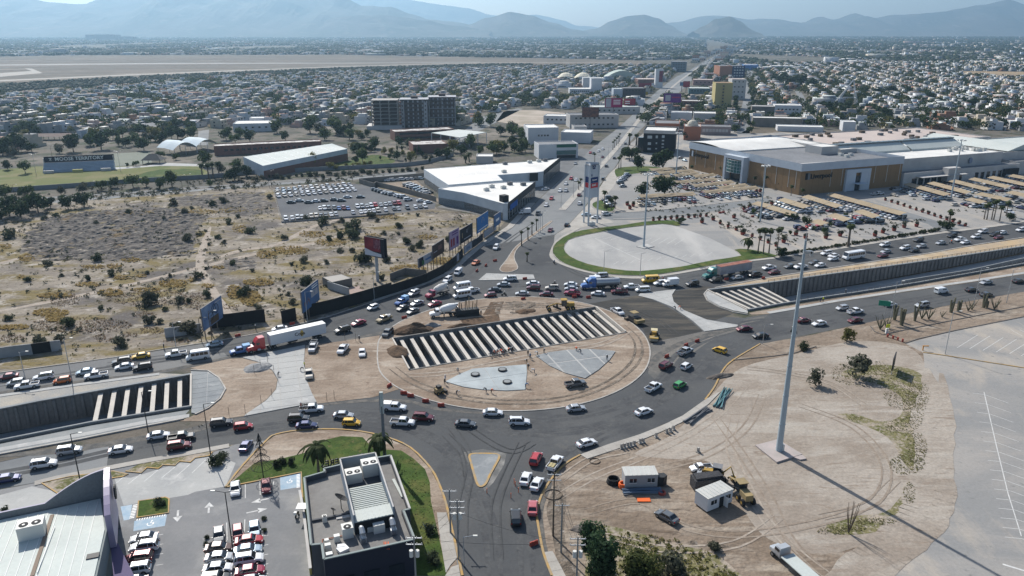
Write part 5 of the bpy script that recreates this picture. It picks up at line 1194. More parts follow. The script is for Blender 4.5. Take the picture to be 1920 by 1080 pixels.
def apt(px,py,w,h,nf,label,white_strips,name='apartment_block'):
 c=G(px,py);r=empty(name,(c.x,c.y,0),ang);tag(r,label,'apartment block','three apartment blocks')
 MB().box((w/2,9,h/2),(w,18,h)).build('wall',M_brown,r);MB().box((w/2,9,h+.2),(w+1.2,19,.4)).build('roof_slab',M_cream2,r)
 for x in white_strips:MB().box((x,-.25,h/2-.5),(3.0 if len(white_strips)==2 else .8,.6,h-1)).build('wall_strip',M_cream2,r)
 fl=h/nf;wm_=MB().box((0,0,0),(2.0,.12,1.7)).mesh('window',M_darkglass);pm_=MB().box((0,0,0),(1.1,.14,2.0)).mesh('wall_panel',M_cream2);bm=MB().box((0,0,0),(w-1.2-(6.5 if len(white_strips)==2 else 0),.9,.9)).mesh('balcony',M_brown)
 for f in range(nf):
  z=fl*f+fl*.55
  xs=[5.2,9.4,13.6,17.6]if len(white_strips)==2 else[2.2,6.4,10.6,14.8,19.0]
  for x in xs:put('window',wm_,(x,-.06,z),0,r);put('wall_panel',pm_,(x+1.9,-.08,z),0,r)
  put('balcony',bm,(w/2,-.6,z-1.2),0,r)
  if len(white_strips)==2:
   for x in white_strips:MB().box((x,-.58,z),(1.0,.12,1.5)).build('window',M_darkglass,r)
 if len(white_strips)!=2:
  for z in(h*.3,h*.62):MB().box((w/2,-1.1,z),(w,.5,.5)).build('band',M_cream2,r)
 MB().box((w*.5,10,h+1.3),(6,5,2.2)).build('stair_head',M_brown,r)
 return r
apt(752,241,24,24.5,7,'dark apartment block with two pale window towers, middle of the three',(2.0,22.0))
apt(805,236,24,25,7,'dark apartment block with thin pale grid lines, right of the three',(.5,12,23.5))
EXCL=[]
def rect(px0,px1,pyb,depth,rot=None,h=0):
 a,b=G(px0,pyb),G(px1,pyb);ang=rot if rot is not None else 0
 w=abs(b.x-a.x)/max(cos(ang),.5);d=Vector((cos(ang),sin(ang)));n=Vector((-d.y,d.x));a2=Vector((a.x,a.y-(w*sin(ang))/2))
 return[tuple(a2),tuple(a2+d*w),tuple(a2+d*w+n*depth),tuple(a2+n*depth)]
def lm(name,px0,px1,pyb,pyt,depth,wallm,roofm,label,cat='building',rot=rad(-12),wn_=0,floors=1,wm_=None,ww=1.8,wh=1.4,side=0):
 poly=rect(px0,px1,pyb,depth,rot);h=HT((px0+px1)/2,pyb,pyt)
 r=block(name,poly,h,wallm,roofm,.5,.3);tag(r,label,cat)
 for f in range(floors):
  if wn_:wins(r,poly[0],poly[1],h*(f+.55)/floors,ww,wh,wn_,wm_)
  if side:wins(r,poly[1],poly[2],h*(f+.55)/floors,ww,wh,side,wm_)
  if side:wins(r,poly[3],poly[0],h*(f+.55)/floors,ww,wh,side,wm_)
 EXCL.append((px0-4,px1+6,pyt-4,pyb+6));return r,poly,h
W,RW=M_render,M_roofwhite
M_whitewall=mat('white_render',(.62,.63,.64),col2=(.54,.55,.57),scale=.1)
r,pl_,h_=lm('office_building',990,1047,271,240,22,M_whitewall,RW,'white office with a rounded corner and four small square windows',rot=rad(8),wn_=0);wins(r,pl_[0],pl_[1],h_*.55,1.4,1.2,4,m0=.3);wins(r,pl_[1],pl_[2],h_*.6,3.5,2.4,3)
r,pl_,h_=lm('clinic_building',1010,1084,297,271,16,M_whitewall,M_roofgrey,'white and green glass fronted building on the boulevard',rot=rad(10));d,L=uv(pl_[0],pl_[1]);q=Vector(pl_[0])+d*L*.7+Vector((d.y,-d.x))*.1
MB().box((q.x,q.y,h_*.42),(L*.5,.3,h_*.3),rz=az(d)).build('glass_band',M_greenglass,r);MB().box((q.x,q.y,h_*.9),(L*.5,.4,h_*.22),rz=az(d)).build('green_fascia',mat('green_fascia',(.02,.11,.07)),r);MB().box((q.x,q.y,h_*.13),(L*.48,.3,h_*.22),rz=az(d)).build('glass_band',M_darkglass,r)
lm('warehouse',1052,1106,268,249,20,M_whitewall,RW,'smooth white box warehouse behind the green fronted building')
lm('office_building',1019,1068,232,218,18,M_whitewall,RW,'low white office with a row of dark windows left of the red billboard',wn_=5)
lm('shop_row',1068,1160,240,216,20,W,M_roofgrey,'long grey shopping row facing the boulevard',wn_=9,floors=2,rot=rad(6))
lm('shop_row',1076,1100,256,238,14,W,M_roofgrey,'grey flat roofed annex with an outside stair',rot=rad(4))
lm('shop_row',1112,1200,214,201,22,W,M_roofpale,'pale shopping row behind the magenta billboard',wn_=8,rot=rad(4))
r,pl_,h_=lm('black_office',1206,1263,287,246,24,mat('black_cladding',(.015,.014,.018)),RW,'black office block with a pale overhanging roof band',rot=rad(-14),wn_=0)
d,L=uv(pl_[0],pl_[1]);n_=Vector((d.y,-d.x));an=az(d)
MB().prism([tuple(Vector(p)+(Vector(p)-Vector(pl_[3])).normalized()*1.2)for p in pl_],h_-1.6,h_+.7,cap=False).build('roof_band',W,r)
wl_=mat('pale_pane',(.45,.50,.52),rough=.2)  # even pale blue grey for the window panes
for t,z,w,hh in[(.2,.72,3.2,2.0),(.2,.42,2.2,1.8),(.2,.18,2.4,1.2),(.42,.74,1.5,1.8),(.42,.45,1.0,1.2),(.42,.2,1.2,.8),(.62,.76,1.8,1.8),(.62,.58,1.6,.9),(.62,.42,1.5,1.0),(.62,.28,1.4,.7)]:
 q=Vector(pl_[0])+d*L*t+n_*.1;MB().box((q.x,q.y,h_*z),(w,.2,hh),rz=an).build('window',wl_,r)
q=Vector(pl_[0])+d*-1.5+n_*.5;MB().box((q.x,q.y,h_*.35),(4,3,h_*.7),rz=an).build('glass_corner',M_darkglass,r)
lm('terracotta_hall',1228,1272,250,232,26,M_terra,M_roofgrey,'terracotta coloured hall behind the black office')
r,pl_,h_=lm('terracotta_hall',1282,1312,263,238,20,M_terra,W,'terracotta building topped with a cream dome')
mb=MB();q=(Vector(pl_[0])+Vector(pl_[2]))/2
for j in range(5):
 for i in range(12):
  a0,a1=2*pi*i/12,2*pi*(i+1)/12;e0,e1=pi/2*j/5,pi/2*(j+1)/5
  mb.quad([(q.x+4.5*cos(a)*cos(e),q.y+4.5*sin(a)*cos(e),h_+4.5*sin(e))for a,e in((a0,e0),(a1,e0),(a1,e1),(a0,e1))])
mb.build('dome',mat('cream_dome',(.50,.46,.38)),r)
lm('warehouse',1313,1368,253,238,16,mat('mauve_wall',(.26,.22,.21)),M_roofgrey,'long low mauve building with shutter doors by the street trees',wn_=8,ww=2.2,wh=2.4,wm_=W)
lm('warehouse',1300,1340,233,213,18,W,RW,'cream warehouse with stepped white roof panels')
lm('warehouse',1258,1296,226,212,18,M_whitewall,RW,'white flat shop below the purple billboard')
lm('hotel_tower',1339,1370,203,156,22,M_yellowp,mat('terra_roof',(.32,.20,.12)),'yellow hotel tower with a single column of windows',rot=rad(-5),wn_=0)
yt=[o for o in COL.objects if o.get('label','').startswith('yellow hotel')][0];c_=G(1352.5,203)
for i in range(7):MB().box((c_.x+.6-i*.05,c_.y-.9,4+i*3.3),(1.7,.3,1.8)).build('window',M_darkglass,yt)
lm('hotel_annex',1370,1396,187,149,26,W,M_roofpink,'pale hotel annex behind the yellow tower',wn_=3,floors=4,rot=rad(-5))
r,pl_,h_=lm('orange_building',1348,1371,150,124,40,mat('orange_render',(.32,.14,.08)),M_roofgrey,'orange half of the tall office block on the long street',wn_=4,floors=5,ww=2.4,wh=1.4,rot=0,wm_=M_terra)
lm('dark_tower',1372,1395,150,124,40,M_navy,M_roofgrey,'dark blue office block with a grid of pale windows',wn_=4,floors=5,ww=2.6,wh=2.0,rot=0,wm_=wl_)
lm('shop_row',1292,1330,176,166,30,mat('teal_wall',(.10,.17,.18)),M_roofpale,'teal and white shop by the boulevard',rot=rad(-10),wn_=6)
lm('shop_row',1278,1318,200,190,20,M_brick,W,'brick red diner with a pale roof',wn_=6)
lm('shop_row',1300,1335,160,150,30,mat('pink_wall',(.35,.20,.18)),M_roofpink,'pinkish pitched building near the boulevard',wn_=4)
lm('shop_row',1320,1346,148,138,30,M_terra,M_roofgrey,'small red building left of the orange block')
lm('blue_store',1394,1420,132,122,40,mat('store_blue',(.03,.14,.38)),M_band,'bright blue store beyond the orange block')
lm('warehouse',1421,1446,133,126,40,M_band,RW,'pale blue warehouse right of the blue store');lm('warehouse',1448,1488,132,124,40,M_whitewall,RW,'long white warehouse in the line of far stores');lm('warehouse',1490,1516,133,126,40,M_band,RW,'grey warehouse ending the line of far stores')
lm('office_tower',1258,1286,135,116,50,mat('blue_grey_glass',(.10,.14,.18),rough=.3),M_roofgrey,'blue grey tower beside the top of the boulevard',wn_=5,floors=6,ww=4,wh=1.2)
r,pl_,h_=lm('sign_tower',1228,1242,165,130,10,M_whitewall,W,'white tower carrying a tall red and dark advertisement',rot=0);d,L=uv(pl_[0],pl_[1]);MB().box((pl_[0][0]+L*.72,pl_[0][1]-.2,h_*.62),(L*.5,.4,h_*.6)).build('advertisement',mat('poster_crimson',(.25,.03,.05),col2=(.03,.02,.05),scale=.2),r)
r,pl_,h_=lm('hotel_slab',1093,1107,165,146,20,M_whitewall,RW,'left slab of the white hotel behind the cream tent',rot=0);lm('hotel_slab',1108,1128,175,147,24,M_whitewall,RW,'right slab of the white hotel, blank and tall',rot=0)
lm('hotel_wing',1068,1108,176,167,26,M_whitewall,RW,'low white wing at the foot of the white hotel',wn_=9,rot=0)
lm('stage_hall',1168,1210,183,166,26,mat('dark_brown_hall',(.06,.05,.055)),M_roofgrey,'dark hall with a brown end beside the boulevard',rot=0,wn_=6,floors=2);lm('stage_hall',1150,1167,183,167,20,M_band,M_roofpale,'pale grey box building left of the dark hall',rot=0)
lm('red_store',1196,1232,158,149,40,M_brick,M_roofpink,'long brick red store behind the red billboard',rot=0)
lm('white_villa',440,510,247,232,24,M_whitewall,RW,'large white modern villa with dark upper windows',rot=rad(10),wn_=5)
lm('white_villa',470,496,239,222,14,M_whitewall,RW,'white upper box of the modern villa',rot=rad(10),wn_=2)
lm('white_shed',893,924,307,294,12,W,RW,'small white square building between the hall and the grey wall',cat='shed',rot=0)
lm('grey_villa',1410,1450,213,200,16,M_block,W,'dark grey house with a cream roof terrace',cat='house');lm('grey_villa',1413,1500,238,222,14,M_block,RW,'long grey block house with a bright roof behind the mall',cat='house');lm('grey_villa',1453,1500,214,198,18,M_whitewall,RW,'white terrace row right of the dark grey house',cat='house',wn_=6)
lm('grey_villa',1460,1540,247,238,14,M_whitewall,RW,'white low sheds tucked behind the department store',cat='shed')
lm('white_shed',1580,1602,246,229,14,M_whitewall,RW,'white plain box right behind the mall wing',cat='shed')
M_schroof=mat('school_roof',(.55,.53,.50),col2=(.16,.13,.12),scale=.25,lo=.45,hi=.6)
r,pl_,h_=lm('school_building',744,850,262,245,16,M_brick,M_schroof,'long two storey brick school wing below the apartment blocks','school',rot=rad(22),wn_=12,floors=2,ww=3.4,wh=1.6)
r,pl_,h_=lm('school_building',776,838,287,271,20,M_brick,M_schroof,'lower brick school block with a bright patchy roof','school',rot=rad(16))
r,pl_,h_=lm('school_building',415,596,287,270,12,M_brick,M_schroof,'long brick classroom range behind the gym','school',rot=rad(20),wn_=16,ww=2.2,wh=1.4)
gy=block('school_gym',GP([(456,294),(622,269),(651,279),(493,311)],7.5),7.6,MATS['grey_metal_wall'],M_roofpale,.1,.2);tag(gy,'school gym with a long pale metal roof on brick walls','gym');EXCL.append((400,660,262,330))
gp=GP([(493,311),(651,279)],7.5);facing(gp[0],gp[1],0,4.5,.1,M_brick,'brick_base',gy)
for i in range(9):
 t=(i+1)/10;p0=Vector(GP([(456,294)],7.5)[0]).lerp(Vector(GP([(622,269)],7.5)[0]),t);p1=Vector(gp[0]).lerp(Vector(gp[1]),t);MB().box((*((p0+p1)/2),7.5),((p1-p0).length,.3,.14),rz=atan2(p1.y-p0.y,p1.x-p0.x)).build('roof_seam',M_white,gy)
cc=GP([(809,249),(860,243),(912,248),(862,258)],8)
cr=MB().prism(cc,7.7,8.1).build('roof',M_roofpale);root=empty('covered_court',(0,0,0));cr.parent=root;tag(root,'open sided sports court under a pale flat roof on tall posts','covered court')
for i in range(4):
 for t in(0,.33,.66):
  p=Vector(cc[i]).lerp(Vector(cc[(i+1)%4]),t);MB().tube([(p.x,p.y,0),(p.x,p.y,7.7)],.3,6).build('post',M_whitewall,root)
EXCL.append((800,915,240,285))
for(x0,y0,x1,y1,lab)in((326,293,372,284,'left white arched shade canopy on the campus'),(368,287,412,278,'right white arched shade canopy on the campus')):
 A,B=G(x0,y0),G(x1,y1+3);d=(B-A);L=d.length;d.normalize();n=Vector((-d.y,d.x,0));root=empty('shade_canopy',(A.x,A.y,0));tag(root,lab,'canopy','arched canopies on the campus');mb=MB();k=10
 for i in range(k):
  t0,t1=i/k,(i+1)/k
  for u0,u1 in((0,.5),(.5,1)):
   q=[]
   for t,u in((t0,u0),(t1,u0),(t1,u1),(t0,u1)):
    p=d*(L*t)+n*(u*22);q.append((p.x,p.y,4.0+4.5*sin(pi*t)-(0 if u!=.5 else-.5)))
   mb.quad(q)
 mb.build('fabric',mat('blue_white_fabric',(.52,.60,.64)),root)
 for t in(.05,.5,.95):
  for u in(0,22):p=d*(L*t)+n*u;MB().tube([(p.x,p.y,0),(p.x,p.y,4+4.5*sin(pi*t))],.18,5).build('post',M_metal,root)
EXCL.append((270,420,262,315))
c_=G(289,306);root=empty('palapa',(c_.x,c_.y,0));tag(root,'thatched grey palapa hut beside the artificial pitch','palapa');mb=MB()
ring=[(6.5,-4.5),(6.5,4.5),(-6.5,4.5),(-6.5,-4.5)]
for i in range(4):a,b=ring[i],ring[(i+1)%4];mb.quad([(*a,2.4),(*b,2.4),(b[0]*.35,0,6.2),(a[0]*.35,0,6.2)])
mb.build('thatched_roof',mat('grey_thatch',(.13,.12,.11),fine=.3,fscale=4),root)
for q in ring:MB().tube([(q[0]*.85,q[1]*.85,0),(q[0]*.85,q[1]*.85,2.8)],.2,5).build('post',M_wood,root)
c_=G(97,262);root=empty('pavilion',(c_.x,c_.y,0),rad(6));tag(root,'open pavilion with a dull brown hipped roof behind the stand','pavilion');MB().quad([(-17,-5,3),(17,-5,3),(15,0,5),(-15,0,5)]).quad([(17,5,3),(-17,5,3),(-15,0,5),(15,0,5)]).quad([(-17,5,3),(-17,-5,3),(-15,0,5)]).quad([(17,-5,3),(17,5,3),(15,0,5)]).build('roof',mat('brown_roof',(.15,.10,.085)),root)
for x in(-16,-8,0,8,16):MB().tube([(x,-4.6,0),(x,-4.6,3.1)],.2,5).build('post',M_wood,root);MB().tube([(x,4.6,0),(x,4.6,3.1)],.2,5).build('post',M_wood,root)
EXCL.append((60,135,242,268))
a_,b_=G(80,325),G(213,319);d=(b_-a_);L=d.length;an=az(d);root=empty('grandstand',(a_.x,a_.y,0),an);tag(root,'grandstand with a dark board lettered MOOSE TERRITORY over pale blue bleachers','grandstand')
for i in range(7):MB().box((L/2,.8+i*.85,.35+i*.38),(L,.85,.7+i*.76)).build('bleacher_step',mat('bleacher_blue',(.36,.42,.50),col2=(.30,.35,.42),scale=.3),root)
MB().box((L/2,7.6,7.0),(L,.4,3.6)).build('back_board',mat('board_navy',(.012,.014,.03)),root)
textobj('MOOSE TERRITORY',3.0,M_white,root,(L*.5,7.36,7.0),(pi/2,0,0),.04,sx=1.02,bold=.05)
mb=MB();mb.box((L*.09,7.36,7.1),(.3,.06,1.8),rx=0,ry=.5).box((L*.09,7.36,7.1),(.3,.06,1.8),ry=-.5).box((L*.09,7.36,7.8),(1.8,.06,.25)).build('emblem',M_white,root)
for x in(.1,.5,.9):MB().box((L*x,-1.4,.9),(5.5,1.6,1.6)).build('dugout',mat('dugout_yellow',(.45,.42,.16))if x==.5 else W,root)
for x in(0.2,L-.2):MB().box((x,6,4),(.4,.4,8)).build('post',M_metal,root)
EXCL.append((70,225,280,330))
root=empty('tent_roof',tuple(G(1046,157)),0);tag(root,'cream double peaked tensile tent beside the white hotel','tent');mb=MB();Lw=55
for i in range(12):
 for j in range(4):
  q=[]
  for a,b in((i,j),(i+1,j),(i+1,j+1),(i,j+1)):
   t,s=a/12,b/4;q.append((t*Lw,s*26,9+8*abs(sin(pi*2*t))**.7*sin(pi*(s*.8+.1))))
  mb.quad(q)
mb.build('fabric',mat('cream_fabric',(.62,.58,.46)),root)
for t in(0,.5,1):
 for s in(0,26):MB().tube([(t*Lw,s,0),(t*Lw,s,9.5)],.4,5).build('mast',M_metal,root)
EXCL.append((1040,1130,136,178))
root=empty('arched_hall',tuple(G(1133,152)),0);tag(root,'arched pale green sports hall with a small white dome','sports hall');mb=MB()
for i in range(10):
 z=lambda t:4+13*sin(pi*t);x=lambda t:t*62
 t0,t1=i/10,(i+1)/10;mb.quad([(x(t0),0,z(t0)),(x(t1),0,z(t1)),(x(t1),40,z(t1)),(x(t0),40,z(t0))]);mb.quad([(x(t0),0,0),(x(t1),0,0),(x(t1),0,z(t1)),(x(t0),0,z(t0))])
mb.build('vault',mat('pale_green_roof',(.36,.42,.38)),root);EXCL.append((1128,1196,132,156))
c0=G(1562,202);root=empty('pyramid_frame',(c0.x,c0.y,0));tag(root,'tall white open truss pyramid among the trees behind the mall','landmark frame');mb=MB()
apex=(22,8,30);base=[(0,0,0),(26,-2,0),(30,14,0),(4,16,0)]
def truss(a,b,n=10,w=1.4):
 a,b=Vector(a),Vector(b);mb.tube([a,b],.28,4);off=Vector((w,0,0));mb.tube([a+off,b+off*.3],.28,4)
 for i in range(n):mb.tube([a.lerp(b,i/n),(a+off).lerp(b+off*.3,(i+1)/n)],.14,3,cap=False)
for q in base:truss(q,apex)
for z in(.35,.65):
 qs=[Vector(q).lerp(Vector(apex),z)for q in base]
 for i in range(4):mb.tube([qs[i],qs[(i+1)%4]],.2,4)
mb.build('truss',M_whitewall,root);EXCL.append((1555,1612,165,206))
EXCL+=[(682,858,178,250),(1290,1700,240,300),(925,1065,200,240),(900,985,200,225)]
# ====== near buildings
h=6.0
RP=GP([(571,903),(609,892),(608,886),(638,879),(704,866),(733,861),(769,962),(757,965),(778,1019),(608,1057),(604,1028),(584,1030)],h)
M_tar=mat('restaurant_roof',(.20,.195,.185),col2=(.155,.15,.145),scale=.25,fine=.08,fscale=1.2,bump=.01)
M_greywall=mat('dark_restaurant_wall',(.085,.09,.10))
rest=block('restaurant',RP,h,M_greywall,M_tar,.95,.3);tag(rest,'flat grey roofed restaurant with a ribbed raised hall and rooftop machines','restaurant')
M_trimw=mat('pale_green_trim',(.24,.28,.27))
def cop(a,b,z=h+.84,w=.34,m=None):
 A,B=Vector(a),Vector(b);d,L=uv(a,b);c=(A+B)/2;MB().box((c.x,c.y,z),(L,w,.14),rz=az(d)).build('coping',m or M_trimw,rest)
for i in range(len(RP)):cop(RP[i],RP[(i+1)%len(RP)],m=W if i==5 else M_trimw)
hz_=9.4
Q=GP([(638,866),(704,854.5),(738,957),(664,973)],hz_-.6)
MB().prism(Q,h-.3,6.9).build('hall_wall',M_greywall,rest)
ql,qr=Vector(Q[0]),Vector(Q[1]);bl,br=Vector(Q[3]),Vector(Q[2])
def QP(s,t):return(ql.lerp(qr,s)).lerp(bl.lerp(br,s),t)
mb=MB()
for(a,b)in((Q[0],Q[1]),(Q[1],Q[2]),(Q[3],Q[0])):
 d,L=uv(a,b);c=(Vector(a)+Vector(b))/2;mb.box((c.x,c.y,(h+hz_)/2),(L,.22,hz_-h),rz=az(d))
hw=mb.build('hall_parapet',mat('blue_grey_wall',(.20,.25,.30)),rest)
for(a,b)in((Q[0],Q[1]),(Q[1],Q[2]),(Q[3],Q[0])):cop(a,b,hz_+.05,.24,W)
nr=26
for i in range(nr):
 t0,t1=.40+.42*i/nr,.40+.42*(i+1)/nr;a,b,c,d=QP(.03,t0),QP(.97,t0),QP(.97,t1),QP(.03,t1);z=7.6+.25*(i/nr);r_=.12 if i%2 else 0
 MB().prism([tuple(a),tuple(b),tuple(c),tuple(d)],z-.2,z+r_).build('roof_sheet',M_roofpale if i%2 else mat('rib_sheet',(.42,.42,.36)),rest)
for i in range(22):
 s0,s1=.0+i/22,(i+1)/22;MB().prism([tuple(QP(s0,.82)),tuple(QP(s1,.82)),tuple(QP(s1,1.0)),tuple(QP(s0,1.0))],7.9,8.15+(.06 if i%2 else 0)).build('roof_sheet',M_roofpale,rest)
a,b=QP(0,1),QP(1,1);d,L=uv(a,b);c=(a+b)/2;MB().box((c.x,c.y,6.9),(L,.2,2.2),rz=az(d)).build('hall_front',M_fan,rest)
ra=atan2(L and d.y,d.x)
for i,(s,t,w,dd,hh,fz)in enumerate([(.28,.21,4.2,3.4,1.9,2),(.76,.14,4.2,3.6,2.5,2)]):
 p=QP(s,t);o=acunit(p.x,p.y,6.9,w*.66,dd*.66,hh,ra,fz,label=['large pale condenser on the left inside the hall parapet','large pale condenser on the right inside the hall parapet'][i])
def rp(x,y,z=h):return GP([(x,y)],z)[0]
for(x,y,w,dd,hh,f,lab)in[(652,1000,2.1,2.0,2.2,1,'tall pale condenser with one fan in the middle of the restaurant roof'),(710,990,2.2,2.0,1.8,0,'white box unit below the ribbed hall'),(695,990,1.4,1.2,1.0,0,'small grey box beside the white box unit'),(609,974,.9,.8,1.4,1,'small white vent cube near the dividing kerb of the roof'),(632,1010,1.1,.9,1.3,0,'white compressor beside the tall condenser'),(613,1017,.8,.7,1.2,0,'upper white compressor in the row at the roof edge'),(615,1026,1.1,.8,1.2,0,'middle white compressor in the row at the roof edge'),(618,1043,1.2,.9,1.2,0,'lower white compressor in the row at the roof edge')]:
 q=rp(x,y+3);acunit(q[0],q[1],h-.14,w*.82,dd*.82,hh*.85,ra,f,label=lab)
for i,(x,y)in enumerate([(681,1010),(738,994)]):
 q=rp(x,y+4);root=empty('exhaust_fan',(q[0],q[1],h-.14),ra);tag(root,['left curved metal exhaust fan on the restaurant roof','right curved metal exhaust fan on the restaurant roof'][i],'exhaust fan','roof exhaust fans')
 MB().box((0,0,.45),(1.0,1.0,.9)).build('housing',M_metal,root);MB().tube([(0,0,.8),(0,.1,1.5),(0,.7,1.9),(0,1.3,1.7)],[.5,.5,.42,.4],9).build('duct',M_metal,root);MB().tube([(0,-.7,.5),(0,-.1,.5)],.35,8).build('motor',M_roofgrey,root)
def dish(x,y,r,lab):
 q=rp(x,y);root=empty('satellite_dish',(q[0],q[1],h-.14));tag(root,lab,'satellite dish','satellite dishes on the restaurant roof');mb=MB();zc=r*1.5;M=Matrix.Rotation(rad(28),3,'Y')@Matrix.Rotation(rad(-18),3,'X')
 for j in range(3):
  for i in range(14):
   a0,a1=2*pi*i/14,2*pi*(i+1)/14;pts=[]
   for a,e in((a0,j/3),(a1,j/3),(a1,(j+1)/3),(a0,(j+1)/3)):pts.append(tuple(M@Vector((r*e*cos(a),r*e*sin(a),.28*r*e*e))+Vector((0,0,zc))))
   mb.quad(pts if j else[pts[0],pts[2],pts[3]])
 mb.build('dish',M_dark,root);MB().tube([(0,0,0),(0,0,zc)],.07,6).tube([(0,0,zc),(.2*r,-.1*r,zc+.7*r)],.03,4).build('mount',M_dark,root)
dish(640,952,1.25,'large black mesh satellite dish on the restaurant roof');dish(625,962,.5,'small dark satellite dish left of the large one')
q=rp(643,968);MB().box((q[0],q[1],h-.06),(2.2,1.0,.15),rz=.3).build('roof_hatch',W,rest)
mb=MB();qa,qb=rp(585,977),rp(655,963);dv,Lv=uv(qa,qb);c=(Vector(qa)+Vector(qb))/2;mb.box((c.x,c.y,h+.02),(Lv,.35,.4),rz=az(dv)).build('roof_kerb',M_greywall,rest)
q0,q1,q2=rp(604,1012),rp(660,1001),rp(606,1040);MB().tube([(*q2,h),(*q0,h),(*q1,h)],.09,5).build('pipe',mat('copper_pipe',(.40,.15,.09)),rest)
for i in range(4):a,b=rp(719+i*3,1017+0),rp(722+i*2.6,1031);MB().tube([(*a,h+.1),(*b,h+.15)],.08,5).build('pipe',M_orange if i%2 else MATS['copper_pipe'],rest)
q=rp(643,1032);MB().box((q[0],q[1],h+.2),(1.6,1.3,.5),rz=.7).box((q[0]-.4,q[1]+.6,h+.3),(1.1,.7,.4),rz=.2).build('loose_sheets',M_white,rest)
q=rp(746,915);MB().box((q[0],q[1],h),(.5,6.0,.2),rz=.42).build('pale_sheet',M_roofpale,rest)
facing(RP[10],RP[11],.2,6.2,.12,M_yellowp,'yellow_louvre',rest);facing(RP[6],RP[7],.2,6.0,.12,M_yellowp,'yellow_louvre',rest)
for k_ in range(7):facing(RP[10],RP[11],.6+k_*.8,.75+k_*.8,.22,mat('louvre_shadow',(.10,.08,.02)),'louvre_shadow_strip',rest)  # dark strips paint the shade lines between the yellow slats
sg=RP[8],RP[9]
facing(RP[8],RP[9],0,6.6,.05,mat('shaded_facade',(.022,.025,.04)),'rear_facade',rest)  # near black navy paints in the shade on the rear facade
wins(rest,RP[9],RP[8],2.0,2.4,2.0,3,M_darkglass,out=.2)
mb=wall('terrace_wall',GP([(563,930),(571,975),(583,1078)]),1.2,.35,mat('yellow_wall_paint',(.45,.38,.12)),'low yellow and white terrace wall beside the restaurant','wall',cap=W)
q=GP([(566,948)],2.5)[0];o=MB().box((0,0,2.4),(1.8,1.8,.12)).tube([(0,0,0),(0,0,2.4)],.05,5).build('patio_umbrella',M_white);o.location=(q[0],q[1],0);tag(o,'square white parasol at the restaurant terrace wall','umbrella')
q=G(557,968);root=empty('motorcycle',(q.x,q.y,0),1.5);tag(root,'parked delivery motorcycle with a white box beside the restaurant','motorcycle')
def moto(root,rider=None,boxm=None):
 wm=MB().tube([(0,-.06,0),(0,.06,0)],.3,12).mesh('wheel',M_black)
 put('wheel',wm,(-.62,0,.3),0,root);put('wheel',wm,(.65,0,.3),0,root)
 MB().tube([(-.6,0,.35),(-.2,0,.55),(.25,0,.7),(.6,0,.45)],[.08,.16,.16,.06],6).tube([(-.7,0,.78),(.0,0,.76)],[.12,.14],6).build('frame',M_dark,root)
 MB().tube([(.6,0,.35),(.42,0,.95)],.04,5).tube([(.4,-.35,.98),(.4,.35,.98)],.03,5).build('handlebar',M_metal,root)
 if boxm:MB().box((-.6,0,1.05),(.5,.5,.45)).build('delivery_box',boxm,root)
moto(root,boxm=M_white)
h2=7.0
LP=GP([(-120,992),(0,972),(86,954),(140,942),(192,931),(200,990),(178,1090),(165,1160),(-200,1230)],h2)
M_ribroof=mat('pale_ribbed_roof',(.56,.60,.56),col2=(.50,.54,.51),scale=.15,fine=.04,fscale=2)
pb=MB().prism(LP,0,h2-.3).build('corner_store',mat('green_grey_wall',(.20,.23,.23)));tag(pb,'pale roofed corner store with a curved parapet and a lavender sign wall','store')
MB().prism(inset(LP[::-1]if area(LP)<0 else LP,.3),h2-.29,h2-.1).build('roof',M_ribroof,pb)
c0_=Vector(LP[2]);dn,Ln=uv(LP[2],LP[4]);en=Vector((LP[6][0]-LP[5][0],LP[6][1]-LP[5][1])).normalized()
for i in range(-9,5):
 a=c0_+dn*(i*1.45+2);b=a+en*(21 if i<5 else 19);a=a+en*1.2
 MB().box((*((a+b)/2),h2-.07),((b-a).length,.07,.09),rz=az(en)).build('roof_seam',M_white,pb)
mb=MB();na=[Vector(p)for p in GP([(-120,992),(0,972),(86,954)],h2)];K=14;prev=None
pts=[(Vector(LP[0]),8.0),(Vector(LP[1]),8.0),(Vector(LP[2]),8.0)]
for i in range(1,K+1):t=i/K;p=Vector(LP[2]).lerp(Vector(GP([(214,926)],h2)[0]),t);pts.append((p,8.0+4.0*sin(pi/2*t)))
for(a,za),(b,zb)in zip(pts,pts[1:]):
 d=(b-a).normalized();n=Vector((-d.y,d.x))*.35
 mb.quad([(a.x,a.y,0),(b.x,b.y,0),(b.x,b.y,zb),(a.x,a.y,za)]);mb.quad([(b.x+n.x,b.y+n.y,0),(a.x+n.x,a.y+n.y,0),(a.x+n.x,a.y+n.y,za),(b.x+n.x,b.y+n.y,zb)]);mb.quad([(a.x,a.y,za),(b.x,b.y,zb),(b.x+n.x,b.y+n.y,zb),(a.x+n.x,a.y+n.y,za)],1)
mb.build('curved_parapet',[mat('slate_parapet',(.16,.18,.195),fine=.1,fscale=3),mat('mauve_coping',(.42,.40,.48))],pb)
e0,e1=Vector(GP([(206,925)],h2)[0]),Vector(GP([(202,992)],h2)[0]);dE,LE=uv(e0,e1);nE=Vector((-dE.y,dE.x))
if nE.x<0:nE=-nE
aE=az(dE)
